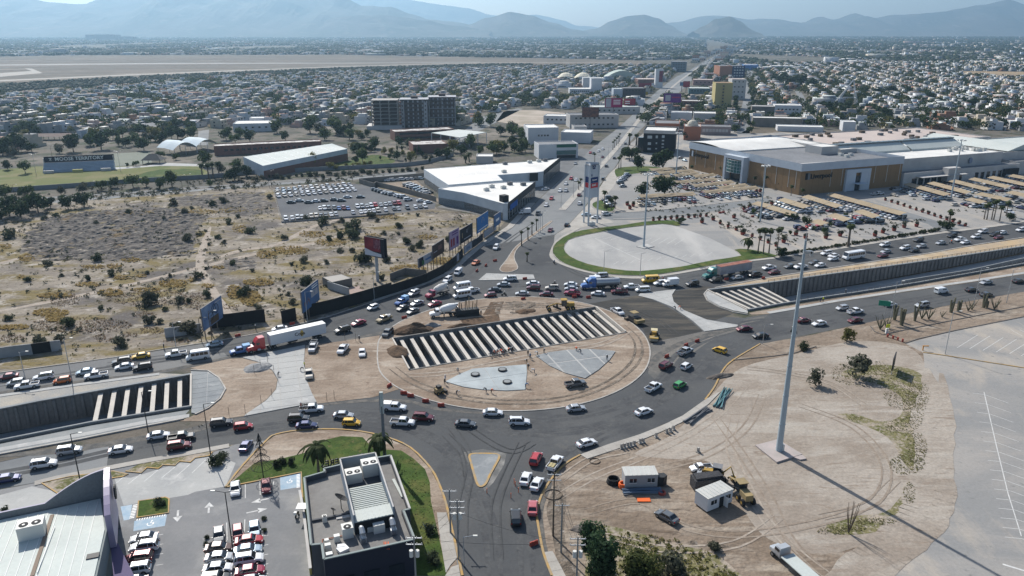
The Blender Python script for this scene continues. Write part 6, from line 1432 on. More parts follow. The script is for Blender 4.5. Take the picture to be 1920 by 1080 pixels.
for i in range(6):
 a=e0+dE*(LE*(i+.5)/6)+nE*.3;zt=12.0-.07*i*i
 w_=LE/12-.03;z2=12.0-.07*(i+1)**2;MB().prism([tuple(a-dE*w_-nE*.45),tuple(a+dE*w_-nE*.45),tuple(a+dE*w_+nE*.45),tuple(a-dE*w_+nE*.45)],3,[zt,z2,z2,zt]if area([tuple(a-dE*w_-nE*.45),tuple(a+dE*w_-nE*.45),tuple(a+dE*w_+nE*.45),tuple(a-dE*w_+nE*.45)])>0 else[zt,z2,z2,zt]).build('sign_panel',M_purple,pb)
a=e0+dE*LE*.3+nE*1.05;MB().tube([(a.x,a.y,9),(a.x+nE.x*.25,a.y+nE.y*.25,9)],1.25,18).build('round_sign',M_dark,pb)
a=e0+dE*LE*.62+nE*1.1
MB().prism(GP([(205,1005),(222,1020),(262,1100),(215,1100)],3.4),3.1,3.4).build('side_canopy',mat('violet_canopy',(.10,.08,.16)),pb)
acl=[]
q=GP([(62,1002)],h2)[0];o=acunit(q[0],q[1],h2-.1,3.6,2.6,2.4,az(dn),2,label='large pale two fan condenser on the corner store roof')
q=GP([(174,1042)],h2)[0];MB().box((q[0],q[1],h2-.02),(1.7,1.2,.16),rz=.35).build('skylight',M_dark,pb)
a,b=GP([(98,965),(60,1080)],h2);dv,Lv=uv(a,b);c=(Vector(a)+Vector(b))/2
MB().box((c.x,c.y,h2-.02),(Lv,.55,.12),rz=az(dv)).build('cable_tray',mat('rusty_tray',(.22,.17,.13)),pb)
a,b=GP([(103,988),(70,1075)],h2);MB().tube([(*a,h2+.15),(*b,h2+.15)],.06,5).build('conduit',M_metal,pb)
a,b=G(681,858,.6),G(601,874,.6);d=(b-a);an=az(d);L=d.length
root=empty('lawn_letters',((a.x+b.x)/2,(a.y+b.y)/2,0),an);tag(root,'black metal letters reading AMBERES on the lawn, seen from behind','sign letters')
o=textobj('AMBERES',1.9,M_dark,root,(L*.07,0,.8),(pi/2,0,0),.12,bold=.03);o.scale=(L*.84/o.dimensions.x,1,1)if o.dimensions.x>0 else(1,1,1)
hb=[]
for i in range(20):t=2*pi*i/20;hb.append((-L*.44+.045*16*sin(t)**3,1.0+.05*(13*cos(t)-5*cos(2*t)-2*cos(3*t)-cos(4*t))))
mb=MB();mb.quad([(x,.1,z)for x,z in hb]);mb.quad([(x,-.1,z)for x,z in hb[::-1]])
for i in range(20):(x0,z0),(x1,z1)=hb[i],hb[(i+1)%20];mb.quad([(x0,-.1,z0),(x1,-.1,z1),(x1,.1,z1),(x0,.1,z0)])
mb.build('emblem',M_dark,root)
def pole_thing(name,px,py,hgt,label,cat,r=.12,m=None,parts=None,lean=0):
 p=G(px,py);root=empty(name,(p.x,p.y,0));tag(root,label,cat);MB().tube([(0,0,0),(lean,0,hgt)],[r*1.2,r*.8],7).build('pole',m or M_metal,root)
 return root
r=pole_thing('pylon_sign',722,862,14.5,'tall grey pylon sign post behind the restaurant','sign',.32,M_roofgrey)
MB().box((0,0,12.8),(.7,.5,4.6)).build('sign_panel',M_roofpale,r);MB().box((-.36,-.1,12.8),(.06,.35,4.0)).build('sign_face',M_navy,r)
def cabin(px0,py0,px1,py1,depth,hh,label,m,door=False,z=.35):
 a,b=G(px0,py0),G(px1,py1);d=b-a;L=d.length;an=az(d);root=empty('site_cabin',(a.x,a.y,0),an);tag(root,label,'site cabin','site cabins on the dirt yard')
 MB().box((L/2,depth/2,z+hh/2),(L,depth,hh)).build('wall',m,root);MB().box((L/2,depth/2,z+hh+.06),(L+.15,depth+.15,.12)).build('roof',mat('cabin_roof',(.50,.50,.47),col2=(.44,.44,.42),scale=.4),root)
 for i in range(7):MB().box((L*(i+.5)/7,depth/2,z+hh+.15),(.08,depth,.06)).build('roof_rib',M_roofpale,root)
 for x in(.25,.8):w=MB().box((L*x,-.03,z+hh*.58),(1.3,.08,.8)).build('window',M_darkglass,root);MB().box((L*x,-.09,z+hh*.58),(.06,.05,.8)).box((L*x,-.09,z+hh*.58-.45),(1.45,.1,.08)).build('frame',M_white,w)
 if door:MB().box((L*.55,-.04,z+1.0),(.95,.1,2.0)).build('door_opening',M_fan,root);MB().box((L*.66,-.5,z+1.0),(.06,.95,2.0)).build('door',M_white,root)
 for x in(.06,.94):
  for y in(.1,.9):MB().box((L*x,depth*y,z/2),(.3,.3,z)).build('footing',M_wood,root)
 return root
cabin(1171,918,1232,916,3.0,2.6,'long pale site cabin with pipes and drums beside it',mat('cabin_grey',(.33,.34,.35)))
cabin(1325,963,1372,944,3.2,2.6,'white site cabin with an open door beside the grader',M_whitewall,True)
# ====== vegetation
def leafmat(name,c,c2,rnd=.25):return translucent(mat(name,c,rough=.75,col2=c2,scale=.9,space='pos',rnd=rnd,spec=.15,lo=.4,hi=.62))
M_leaf=leafmat('leaf_mid',(.035,.060,.020),(.075,.105,.035));M_leafd=leafmat('leaf_dark',(.016,.034,.013),(.038,.062,.022));M_leafy=leafmat('leaf_yellow',(.10,.105,.025),(.17,.155,.05));M_leafg=leafmat('leaf_grey',(.06,.068,.045),(.115,.115,.080))
M_leaff=leafmat('leaf_fir',(.022,.05,.024),(.055,.10,.045),.05);M_leafw=leafmat('leaf_olive',(.04,.055,.018),(.095,.115,.035),.05);M_leafs=leafmat('leaf_shrub',(.034,.048,.024),(.075,.09,.048))
M_bark=mat('bark',(.09,.07,.05),col2=(.14,.11,.085),scale=2)
def crown_mesh(seed,m,n=260,rx=2.4,rz=2.0,leaf=.55,cz=3.2,lobes=7,flat=False):
 r=random.Random(seed);mb=MB();L=[]
 for i in range(lobes):
  a=r.uniform(0,6.28);d=r.uniform(.15,.68)*rx;L.append((cos(a)*d,sin(a)*d,cz+r.uniform(-.5,.6)*rz,r.uniform(.38,.62)*rx))
 L.append((0,0,cz,rx*.6))
 for i in range(n):
  lx,ly,lz,lr=r.choice(L);u=Vector((r.gauss(0,1),r.gauss(0,1),r.gauss(0,1))).normalized();k=r.uniform(.55,1.05)
  c=Vector((lx+u.x*lr*k,ly+u.y*lr*k,lz+u.z*lr*k*rz/rx))
  if c.z<.15:c.z=.15+r.uniform(0,.3)
  a=Vector((r.gauss(0,1),r.gauss(0,1),r.gauss(0,.6))).normalized();b=u.cross(a);b=b.normalized()if b.length>.05 else Vector((1,0,0));a=(b.cross(u)+u*r.uniform(-.5,.5)).normalized()
  s=leaf*r.uniform(.6,1.3);s2=s*r.uniform(.5,.9)
  mb.quad([c-a*s,c-b*s2+u*.1*s,c+a*s,c+b*s2+u*.1*s])
 return mb.mesh('crown',m)
def trunk_mesh(h,r0,seed=0,m=None):
 r=random.Random(seed);mb=MB();top=(r.uniform(-.2,.2),r.uniform(-.2,.2),h)
 mb.tube([(0,0,0),(top[0]*.5,top[1]*.5,h*.5),top],[r0,r0*.75,r0*.6],6)
 for i in range(4):
  a=i*1.57+r.uniform(-.4,.4);mb.tube([(top[0]*.8,top[1]*.8,h*.85),(cos(a)*h*.35,sin(a)*h*.35,h*1.35)],[r0*.45,r0*.15],4,cap=False)
 return mb.mesh('trunk',m or M_bark)
TREES=[]
def tproto(kind,seed):
 m=dict(green=M_leaf,dark=M_leafd,yellow=M_leafy,grey=M_leafg,bush=M_leafg,dbush=M_leafs)[kind]
 if kind in('bush','dbush'):return(crown_mesh(seed,m,420,1.75,1.35,.24,.95,7),trunk_mesh(.6,.1,seed))
 return(crown_mesh(seed,m,520,2.9,2.4,.40,2.85,9),trunk_mesh(1.6,.18,seed))
TP={k:[tproto(k,10*i+j)for j in range(4)]for i,k in enumerate(['green','dark','yellow','grey','bush','dbush'])}
KT=dict(green='mid green rounded tree',dark='dense dark green tree',yellow='yellowing tree',grey='grey green thin tree',bush='grey green desert shrub',dbush='dark green shrub')
def tree(kind,x,y,s,where,label=None,sz=None,z=0):
 cm,tm=R.choice(TP[kind]);nm='shrub' if 'bush' in kind else 'broadleaf_tree'
 root=empty(nm,(x,y,z),U(0,6.28));root.scale=(s,s,sz or s*U(.9,1.1))
 put('crown',cm,parent=root);put('trunk',tm,parent=root)
 tag(root,label,'shrub' if 'bush' in kind else 'tree',where)
 if not label:later(root,KT[kind],where)
 return root
def treeat(kind,px,py,wpx,where,label=None,tall=None):
 p=G(px,py);dep=p.y*CT+CAM_H*ST;wm=wpx*dep/FPX;s=wm/(3.2 if 'bush' in kind else 4.8)
 return tree(kind,p.x,p.y,s,where,label,sz=s*tall if tall else None)
def frond(L,droop,w,m,seed=0):
 mb=MB();r=random.Random(seed);k=5
 pts=[(L*i/k*cos(.5-droop*(i/k)*.9),0,L*i/k*sin(.65-droop*(i/k)*1.2))for i in range(k+1)]
 for i in range(k):
  a,b=Vector(pts[i]),Vector(pts[i+1]);wa,wb=w*sin(pi*(i+.3)/(k+.6)),w*sin(pi*(i+1.3)/(k+.6))if i<k-1 else .03
  for sy in(-1,1):mb.quad([a,b,b+Vector((-.1,sy*wb,-.35*wb)),a+Vector((-.1,sy*wa,-.35*wa))])
 return mb.mesh('frond',m)
M_palm=leafmat('palm_green',(.045,.065,.022),(.08,.10,.035),.15)
M_ptrunk=mat('palm_trunk',(.13,.105,.08),col2=(.18,.15,.12),scale=3)
FR=[frond(2.6,1.3,.42,M_palm,i)for i in range(2)]+[frond(2.2,2.1,.38,M_palm,5)]
FAN=[frond(1.5,1.1,.5,M_palm,8),frond(1.35,2.2,.45,M_palm,9)]
PALMS=[]
def palm(px,py,hgt,label,where='palms',kind='date',sc=1.0,n=16,tr=.22,parts=True):
 p=G(px,py);root=empty('palm_tree',(p.x,p.y,0),U(0,6));tag(root,label,'palm tree',where)
 MB().tube([(0,0,0),(.1,0,hgt*.5),(.05,.05,hgt)],[tr*1.5,tr,tr*.9],7).build('trunk',M_ptrunk,root)
 fl=FR if kind=='date' else FAN
 if parts:
  for i in range(n):
   o=put('frond',fl[i%len(fl)],(.05,.05,hgt),i*2.4,root,sc=sc);o.rotation_euler=(0,-.55+1.25*(i/n)if kind=='fan' else-.5+1.0*(i/n),i*2.4)
 else:
  mb=MB()
  for i in range(n):
   me=fl[i%len(fl)];M=Matrix.Translation((.05,.05,hgt))@Matrix.Rotation(i*2.4,4,'Z')@Matrix.Rotation(-.6+1.35*(i/n),4,'Y')@Matrix.Scale(sc,4)
   nb=len(mb.v);mb.v+=[tuple(M@v.co)for v in me.vertices]
   for f in me.polygons:mb.f.append(tuple(nb+q for q in f.vertices));mb.m.append(0)
  mb.build('crown',M_palm,root)
 if not label:later(root,'palm tree',where)
 return root
palm(598,895,6.8,'tall feathery palm on the lawn left of the restaurant',sc=1.35,n=20)
palm(711,862,5.0,'feathery palm beside the tall pylon sign',sc=1.35,n=18)
for i,(x,y,hh)in enumerate([(988,491,3.6),(978,461,6.0),(990,450,5.2),(997.5,441,5.6),(1006,433,5.2)]):palm(x,y,hh,['small palm nearest the tip of the palm median','second palm of the median strip','third palm of the median strip','fourth palm of the median strip','last palm of the median strip'][i],'palms on the small median','fan',.75,12,.2,False)
W_BM='on the boulevard median'
for x,y,hh in[(1149,281,6),(1152,277,6),(1156,273,6),(1159,269.5,6),(1162,266,6.5),(1089,350,4.5),(1085,356,4.5),(1115,305,6)]:palm(x,y,hh,None,W_BM,'fan',.9,12,.18,False)
W_TP='in the thick palms beside the boulevard';palm(1180,272,8.5,'left of two stout palms before the black office','stout palms','fan',1.7,14,.55,False);palm(1193,273,8.5,'right of two stout palms before the black office','stout palms','fan',1.7,14,.55,False)
for x,y,hh,lab in[(1160,317,7.5,'left palm of the pair at the mall entry'),(1164,316,8.5,'right palm of the pair at the mall entry'),(1133,391,8.5,'palm just right of the tall sign'),(1146,393,5.2,'shorter palm at the end of the entry lawn'),(1153,391,6,'palm leaning over the cars on the entry lane'),(1137,397,3.2,'low bushy palm on the entry lawn')]:palm(x,y,hh,lab,'palms at the mall entry','fan',1.3,14,.2,False)
for x,y,hh,lab in[(1421,474,9.5,'tall thin palm, leftmost by the lawn tip'),(1431,476,10,'tallest thin palm of the lawn tip group'),(1441.5,475,9.5,'thin palm behind the clipped ball tree'),(1457,468,8.5,'stout palm right of the thin palm group'),(1402,470,4.5,'short feathery palm at the lawn tip')]:palm(x,y,hh,lab,'palms at the lawn tip','fan' if hh>5 else 'date',1.25,16,.2,False)
palm(1590,463,9.0,'single stout palm at the edge of the far road','roadside palms','fan',1.5,16,.42,False)
for x,y in[(1779,418),(1781,419),(1845,411),(1850,412),(1863,412),(1874,415),(1886,405),(1859,412)]:palm(x,y,U(5,9.5),None,'in the mall car park on the right','fan',1.2,14,.2,False)
for x,y in[(1697,338),(1716,336),(1737,333),(1755,330),(1807,326),(1823,324),(1840,322),(1856,319)]:palm(x,y,9.5 if x>1750 else 6.5,None,'in front of the mall wing','fan',1.3,14,.2,False)
for x,y in[(1296,326),(1313,318),(1332,322),(1350,330),(1435,352),(1414,348),(1460,356),(1483,367),(1504,370),(1533,361),(1560,357),(1298,301),(1303,299)]:palm(x,y,U(4,6.5),None,'along the store walls','fan',1.1,12,.16,False)
for x,y,hh in[(380,335,8.5),(392,336,9),(400,334,9),(411,331,8.5),(880,304,6),(873,306,5)]:palm(x,y,hh,None,'on the campus and behind the halls','fan' if x<500 else 'date',1.7 if x<500 else 1.2,14,.35,False)
TP['fir']=[(crown_mesh(91+j,M_leaff,3200,1.9,3.3,.20,3.5,12),trunk_mesh(1.5,.2,j))for j in range(2)];TP['wide']=[(crown_mesh(95,M_leafw,3600,2.9,2.3,.20,2.7,12),trunk_mesh(1.5,.2,3))]
def near(k,x,y,s,lab):p=G(x,y);tree(k,p.x,p.y,s,'near trees at the lower edge',lab,sz=s)
near('fir',1130,1092,1.4,'tall dark conifer like tree beside the utility poles');near('fir',1110,1060,1.2,'upper crown of the dark tree clump');near('wide',1204,1100,1.25,'wide round olive tree at the lower edge')
treeat('bush',1255,1082,70,'near shrubs','low yellow green shrub right of the wide tree');treeat('bush',1337,1030,30,'near shrubs','small weedy shrub beside a broken slab')
treeat('grey',1605,705,46,'yard trees','feathery grey tree on the dry grass patch');treeat('grey',1529,723,30,'yard trees','small grey tree left of the feathery tree');treeat('dbush',1506,655,24,'yard trees','small round bush in a kerbed bed');treeat('yellow',1587,640,25,'yard trees','brownish small tree beside the angled kerb')
for i,(x,y,w)in enumerate([(405,873,34),(418,858,22)]):treeat('dbush',x,y,w,'dark shrubs',['dark leafy tree at the end of the zigzag kerb','smaller dark tree beside the zigzag kerb'][i])
for i,(x,y,w)in enumerate([(522,876,22),(533,868,20),(546,872,20),(299,948,22),(388,1010,12),(387,1024,12),(495,975,12),(497,996,12),(805,1000,26),(812,1055,28),(8,958,16)]):
 treeat('dbush',x,y,w,'low dark shrubs',['left agave clump on the lawn','middle agave clump on the lawn','right agave clump on the lawn','spiky plant on the small green island','upper clipped shrub left of the parked rows','lower clipped shrub left of the parked rows','upper clipped shrub right of the upright bays','lower clipped shrub right of the upright bays','upper agave on the lawn strip beside the restaurant','lower agave on the lawn strip beside the restaurant','scrubby plant at the left edge beside the corner store'][i])
M_agave=mat('agave_blue',(.07,.10,.085),col2=(.10,.13,.11),scale=2)
for(x,y,lab)in[(803,998,'spiky blue agave rosette, upper one beside the restaurant'),(812,1052,'spiky blue agave rosette, lower one beside the restaurant')]:
 p=G(x,y);root=empty('agave_plant',tuple(p));tag(root,lab,'agave','agaves on the lawn strip')
 bl=MB().quad([(0,-.13,.1),(1.1,-.1,.9),(2.0,0,1.5),(1.1,.1,.9)]).quad([(0,-.13,.1),(1.1,.1,.9),(0,.13,.1)]).mesh('blade',M_agave)
 for i in range(18):o=put('blade',bl,(0,0,0),0,root,sc=U(.6,1.0));o.rotation_euler=(0,U(-.7,.3),i*2.4)
p=G(494,896);root=empty('wire_tree',tuple(p));tag(root,'dark wire frame conical tree standing on the lawn edge','wire tree')
MB().tube([(0,0,0),(0,0,9.5)],.1,5).build('pole',M_dark,root)
for i,(z,r0)in enumerate([(2.5,2.0),(4.0,1.6),(5.5,1.2),(7.0,.8),(8.2,.45)]):
 mb=MB()
 for k in range(14):a=2*pi*k/14;mb.tube([(0,0,z+1.6),(cos(a)*r0,sin(a)*r0,z)],.035,3,cap=False)
 ring=[(cos(2*pi*k/14)*r0,sin(2*pi*k/14)*r0,z)for k in range(15)];mb.tube(ring,.05,4,cap=False);mb.build('wire_tier',M_dark,root)
def stems(name,px,py,hgt,n,m,label,spread=.25,r=.06,cat='cactus'):
 p=G(px,py);root=empty(name,tuple(p));tag(root,label,cat,'cacti and desert plants')
 for i in range(n):
  a=i*2.4;q=U(.5,1);MB().tube([(0,0,0),(cos(a)*spread*hgt*.5*q,sin(a)*spread*hgt*.5*q,hgt*.5*q),(cos(a)*spread*hgt*q,sin(a)*spread*hgt*q,hgt*q)],[r,r*.9,r*.5],5).build('stem',m,root)
 return root
M_cact=mat('cactus_green',(.10,.105,.065),col2=(.16,.145,.10),scale=1)
stems('ocotillo',1591,1000,7.5,9,M_bark,'tall bare ocotillo with thin upright stems beside the pole shadow',.2,.07)
for i,(x,y,hgt,n,w)in enumerate([(1677,600,6,3,.45),(1690,610,5.5,6,.5),(1715,602,6.5,2,.35),(1728,598,4,9,.12),(1741,599,4.2,9,.12),(1766,595,3,6,.1),(1783,586,5,3,.45),(1797,585,5.4,2,.5),(1815,583,3.2,7,.12),(1822,581,3.6,5,.12),(1844,577,5.2,3,.4),(1850,577,4.2,2,.35),(1864,580,4.4,11,.12),(1650,618,4,12,.12),(1662,615,3.8,10,.12),(1912,470,2,4,.1)][:15]):
 stems('cactus',x,y,hgt,n,M_cact,f'{ordn(i + 1)} desert plant in the cactus bed right of the near road',.12 if w>.3 else .45,w)
W_D='on the desert lot'
DB=[(183,489,24,'d'),(90,497,22,'b'),(165,525,17,'d'),(208,517,18,'d'),(53,527,18,'d'),(117,518,10,'b'),(276,514,12,'b'),(320,519,11,'b'),(373,522,22,'d'),(456,553,33,'d'),(391,556,23,'d'),(282,572,44,'b'),(338,568,24,'b'),(355,568,15,'d'),(309,583,16,'d'),(190,580,16,'d'),(132,611,32,'d'),(17,600,20,'d'),(282,606,30,'b'),(300,607,18,'b'),(75,648,36,'b'),(110,640,26,'b'),(355,625,50,'b'),(330,618,26,'b'),(228,649,36,'b'),(437,497,18,'d'),(575,532,26,'d'),(573,528,20,'b'),(485,583,20,'b'),(548,570,20,'b'),(350,452,26,'b'),(307,412,13,'b'),(470,437,24,'d'),(428,420,16,'d'),(446,408,12,'b'),(409,447,14,'d'),(420,456,13,'b'),(605,420,26,'d'),(662,430,34,'d'),(664,446,38,'d'),(640,448,24,'d'),(695,407,24,'b'),(708,416,12,'b'),(640,417,16,'b'),(748,427,20,'d'),(719,440,14,'b'),(763,457,24,'d'),(786,463,24,'d'),(772,470,20,'b'),(618,451,16,'d'),(638,473,16,'b'),(660,472,16,'b'),(683,492,44,'d'),(725,490,24,'b'),(613,494,14,'b'),(571,492,22,'b'),(809,430,12,'b'),(53,456,8,'b'),(16,446,30,'d'),(104,407,16,'d'),(83,412,14,'b'),(534,449,17,'b'),(575,412,16,'b'),(840,452,20,'b'),(868,440,16,'b'),(905,425,12,'b'),(910,418,10,'b'),(547,497,12,'b'),(740,520,18,'d'),(716,524,18,'b'),(345,400,18,'b'),(325,385,22,'b'),(240,400,16,'d'),(398,386,18,'d'),(420,380,20,'b'),(505,372,16,'b')]
for x,y,w,k in DB:treeat('dbush' if k=='d' else 'bush',x,y,w*.9,W_D)
R.seed(21)
for i in range(40):
 x,y=U(-20,800),U(375,640)
 p=G(x,y)
 if inside(p.x,p.y,DES)and not inside(p.x,p.y,YPOLY):treeat('bush',x,y,U(5,12),W_D)
def scrub(name,polyp,n,m,smin,smax,seed,avoid=()):
 r=random.Random(seed);mb=MB();poly=GP(polyp);xs=[p[0]for p in poly];ys=[p[1]for p in poly];k=0
 while k<n:
  x,y=r.uniform(min(xs),max(xs)),r.uniform(min(ys),max(ys))
  if not inside(x,y,poly)or any(inside(x,y,a)for a in avoid)or noise3(Vector((x*.035,y*.035,seed)))<r.uniform(-.25,.25):continue
  k+=1;s=r.uniform(smin,smax)
  for i in range(11):
   a=r.uniform(0,6.28);d=s*r.uniform(0,1);c=Vector((x+cos(a)*d,y+sin(a)*d,s*r.uniform(.25,.9)*(1-.4*d/s)));u=Vector((r.gauss(0,1),r.gauss(0,1),r.gauss(0,.7))).normalized();v=u.cross(Vector((r.gauss(0,1),r.gauss(0,1),1))).normalized();q=s*r.uniform(.25,.5);mb.quad([c-u*q,c-v*q*.7,c+u*q,c+v*q*.7])
 o=mb.build(name,m);o['kind']='stuff'
scrub('desert_scrub',[(-60,690),(-60,410),(250,372),(500,355),(515,410),(660,405),(820,395),(930,415),(870,480),(700,560),(560,600),(300,655)],900,M_leafg,.35,1.1,3,[YPOLY]);scrub('desert_scrub',[(-60,690),(-60,410),(250,372),(500,355),(515,410),(660,405),(820,395),(930,415),(870,480),(700,560),(560,600),(300,655)],700,M_leafy,.3,.7,8,[YPOLY])
scrub('roadside_scrub',[(-60,425),(0,388),(250,370),(500,352),(760,330),(760,316),(500,330),(250,346),(-60,372)],500,M_leafg,.6,1.6,5);scrub('yard_weeds',[(1110,1100),(1090,1000),(1140,990),(1250,1010),(1330,1030),(1400,1100)],420,M_leafy,.15,.5,6);scrub('lawn_tufts',[(427,911),(478,868),(570,850),(640,818),(700,842),(775,860),(806,905),(828,1030),(790,1080),(740,880),(600,880),(565,887)],500,M_leafw,.08,.2,2)
scrub('parking_planting',[(1180,395),(1420,366),(1740,415),(1640,440),(1480,462),(1440,440),(1330,425),(1290,400)],420,M_leafs,.3,.95,4);scrub('parking_planting',[(1690,348),(1930,335),(1930,395),(1800,400),(1700,375)],220,M_leafs,.3,.9,4);scrub('parking_planting',[(1190,325),(1290,318),(1420,350),(1420,368),(1200,388)],260,M_leafs,.4,1.1,9)
def tufts(name,spots,m,h=(.25,.6),per=26,w=.12,kind='stuff'):
 mb=MB()
 for(px,py,wpx,hpx)in spots:
  for i in range(int(per*max(1,wpx*hpx/60))):
   a,q=U(0,6.28),sqrt(R.random());c=G(px+cos(a)*q*wpx/2,py+sin(a)*q*hpx/2)
   hh=U(*h);d=U(0,6.28);r_=hh*U(.5,1.0)
   for k in range(2):
    dx,dy=cos(d+k*1.6)*r_,sin(d+k*1.6)*r_;mb.quad([(c.x-dx,c.y-dy,hh*.25),(c.x-dy*.6,c.y+dx*.6,hh*.6),(c.x+dx,c.y+dy,hh*.9),(c.x+dy*.6,c.y-dx*.6,hh*.4)])
 o=mb.build(name,m);o['kind']='stuff';return o
M_gold=translucent(mat('golden_grass',(.33,.225,.06),col2=(.42,.31,.11),scale=.4));M_gold2=translucent(mat('rusty_weeds',(.17,.11,.06),col2=(.24,.165,.09),scale=.5))
tufts('golden_grass',[(102,555,66,10),(40,520,14,8),(95,587,70,16),(105,598,40,14),(207,549,50,14),(165,534,50,9),(230,521,34,8),(275,544,60,8),(325,532,54,16),(265,518,20,6),(175,501,44,8),(215,500,30,10),(245,488,36,9),(410,502,24,7),(358,525,12,9),(390,537,24,8),(20,614,70,10),(440,548,30,26),(470,560,40,30),(485,530,60,14),(10,462,24,10),(50,484,30,14),(545,470,70,16),(620,455,60,14),(585,440,50,12),(700,442,30,8),(800,445,40,10),(765,505,70,16),(830,490,70,12),(600,405,60,8),(720,407,60,8),(500,478,40,16),(260,400,60,8),(380,398,60,10),(440,395,60,10),(450,430,30,16)],M_gold,(.3,.6),22)
tufts('rusty_weeds',[(186,632,26,10),(245,628,26,10),(285,620,50,14),(210,638,60,8),(370,575,30,12),(270,590,50,12),(20,635,60,14),(330,640,60,6),(430,575,40,12),(610,530,50,10),(640,510,40,12),(555,595,30,10),(690,470,40,10),(905,440,20,8),(870,400,60,10),(800,398,30,8),(120,560,60,30),(300,560,200,30),(150,610,200,30)],M_gold2,(.2,.45),7)
tufts('dry_grass_tufts',[(1650,695,90,20),(1715,760,40,90),(1718,840,40,60),(1690,800,60,30),(1600,785,40,8),(1705,925,24,40),(1640,978,80,14),(1590,690,30,8),(1600,990,50,12),(1230,1060,60,30),(1170,1020,40,20),(1620,700,130,50),(1700,870,70,40),(1560,995,60,16),(1700,740,90,60)],translucent(mat('green_gold_grass',(.13,.13,.045),col2=(.25,.22,.10),scale=.5)),(.08,.22),9)
def rubble(name,poly_px,step,amp,m,seed,z=0.0):
 poly=GP(poly_px);xs=[p[0]for p in poly];ys=[p[1]for p in poly];nx=int((max(xs)-min(xs))/step)+1;ny=int((max(ys)-min(ys))/step)+1
 V,F,idx=[],[],{}
 for j in range(ny+1):
  for i in range(nx+1):
   x,y=min(xs)+i*step,min(ys)+j*step
   if inside(x,y,poly):
    n=noise3(Vector((x*.28,y*.28,seed)))+.8*noise3(Vector((x*.7,y*.7,seed)))+.3*noise3(Vector((x*1.6,y*1.6,seed)))
    e_=min(1.0,sum(inside(x+ax*5,y+ay*5,poly)for ax,ay in((1,0),(-1,0),(0,1),(0,-1)))/4);idx[(i,j)]=len(V);V.append((x+U(-.2,.2)*step,y+U(-.2,.2)*step,z+max(-.05,amp*(n*e_+.35*e_-.45*(1-e_)))))
 for(i,j)in idx:
  q=[(i,j),(i+1,j),(i+1,j+1),(i,j+1)]
  if all(k in idx for k in q):F.append(tuple(idx[k]for k in q))
 me=bpy.data.meshes.new(name);me.from_pydata(V,[],F);me.materials.append(m);me.update();o=link(bpy.data.objects.new(name,me));o['kind']='stuff';return o
M_rub=ground_mat('rubble_grey',[(.15,.135,.12),((.095,.085,.078),.35,.42,.58),((.24,.215,.18),.25,.54,.66),((.20,.14,.07),.08,.58,.68)],bump=.3,bscale=1.5)
rubble('rubble_mounds',[(95,405),(160,395),(330,388),(400,400),(378,425),(370,455),(376,480),(330,482),(240,492),(150,487),(60,492),(30,470),(40,440)],1.0,.85,M_rub,2.0)
rubble('rubble_mounds',[(300,370),(500,358),(510,400),(440,410),(400,395),(330,385)],1.3,.6,M_rub,5.0)
rubble('rubble_mounds',[(385,490),(480,478),(500,500),(430,512),(395,505)],1.0,.45,M_rub,7.0);rubble('rubble_mounds',[(795,395),(815,393),(828,400),(815,406),(798,404)],.6,.8,M_rub,9.0)
rubble('spoil_bank',[(1240,1012),(1300,1008),(1420,1022),(1425,1030),(1330,1026),(1260,1042),(1235,1060),(1215,1055)],.5,.5,M_soil_rough,3.0,.02);rubble('spoil_bank',[(1036,935),(1052,928),(1060,990),(1090,1010),(1085,1030),(1055,1010),(1042,985)],.5,.3,M_soil_rough,8.0,.02)
rubble('spoil_bank',[(1075,900),(1130,872),(1190,858),(1180,868),(1120,895),(1085,915)],.6,.22,M_soil_rough,6.0,.01);rubble('spoil_bank',[(1355,700),(1400,712),(1398,722),(1360,715),(1345,735)],.5,.3,M_soil_rough,4.0,.02);rubble('spoil_bank',[(920,568),(1010,563),(1040,572),(990,590),(930,592)],.5,.35,M_soil_rough,5.0,.12)
W_C='around the sports campus'
for x,y,w,k in[(48,325,24,'green'),(15,318,22,'dark'),(35,285,40,'dark'),(5,290,40,'dark'),(60,285,24,'dark'),(138,285,36,'dark'),(190,280,38,'dark'),(212,262,26,'green'),(236,276,20,'dark'),(270,282,30,'dark'),(305,272,26,'dark'),(230,258,24,'green'),(258,252,26,'green'),(283,265,16,'dark'),(357,272,20,'green'),(302,296,18,'green'),(330,300,16,'green'),(255,312,13,'green'),(240,313,8,'green'),(387,312,30,'green'),(415,325,22,'grey'),(446,322,26,'green'),(462,332,26,'dark'),(440,338,34,'dark'),(395,350,14,'green'),(323,350,30,'green'),(300,355,24,'green'),(275,350,22,'green'),(250,352,30,'green'),(212,352,24,'green'),(192,357,20,'green'),(155,362,22,'grey'),(115,366,18,'grey'),(50,370,28,'green'),(10,375,30,'green'),(586,312,26,'yellow'),(607,308,16,'yellow'),(620,318,18,'yellow'),(630,319,12,'yellow'),(650,314,10,'yellow'),(662,314,10,'yellow'),(672,314,11,'yellow'),(684,312,10,'yellow'),(695,311,11,'yellow'),(662,285,20,'yellow'),(694,285,12,'yellow'),(720,288,14,'yellow'),(733,290,14,'yellow'),(756,292,12,'yellow'),(730,298,12,'green'),(745,300,18,'dark'),(748,275,20,'dark'),(770,278,20,'green'),(678,262,16,'dark'),(655,262,26,'green'),(520,250,30,'green'),(582,250,34,'green'),(630,252,36,'green'),(655,250,22,'green'),(850,286,24,'yellow'),(825,298,24,'dark'),(838,297,22,'green'),(865,290,24,'dark'),(884,278,28,'green'),(902,290,18,'green'),(925,290,26,'green'),(945,284,24,'green'),(965,286,22,'green'),(985,285,26,'green'),(1005,287,20,'green'),(798,300,14,'grey'),(810,300,12,'grey')]:
 treeat(k,x,y,w*.85,W_C)
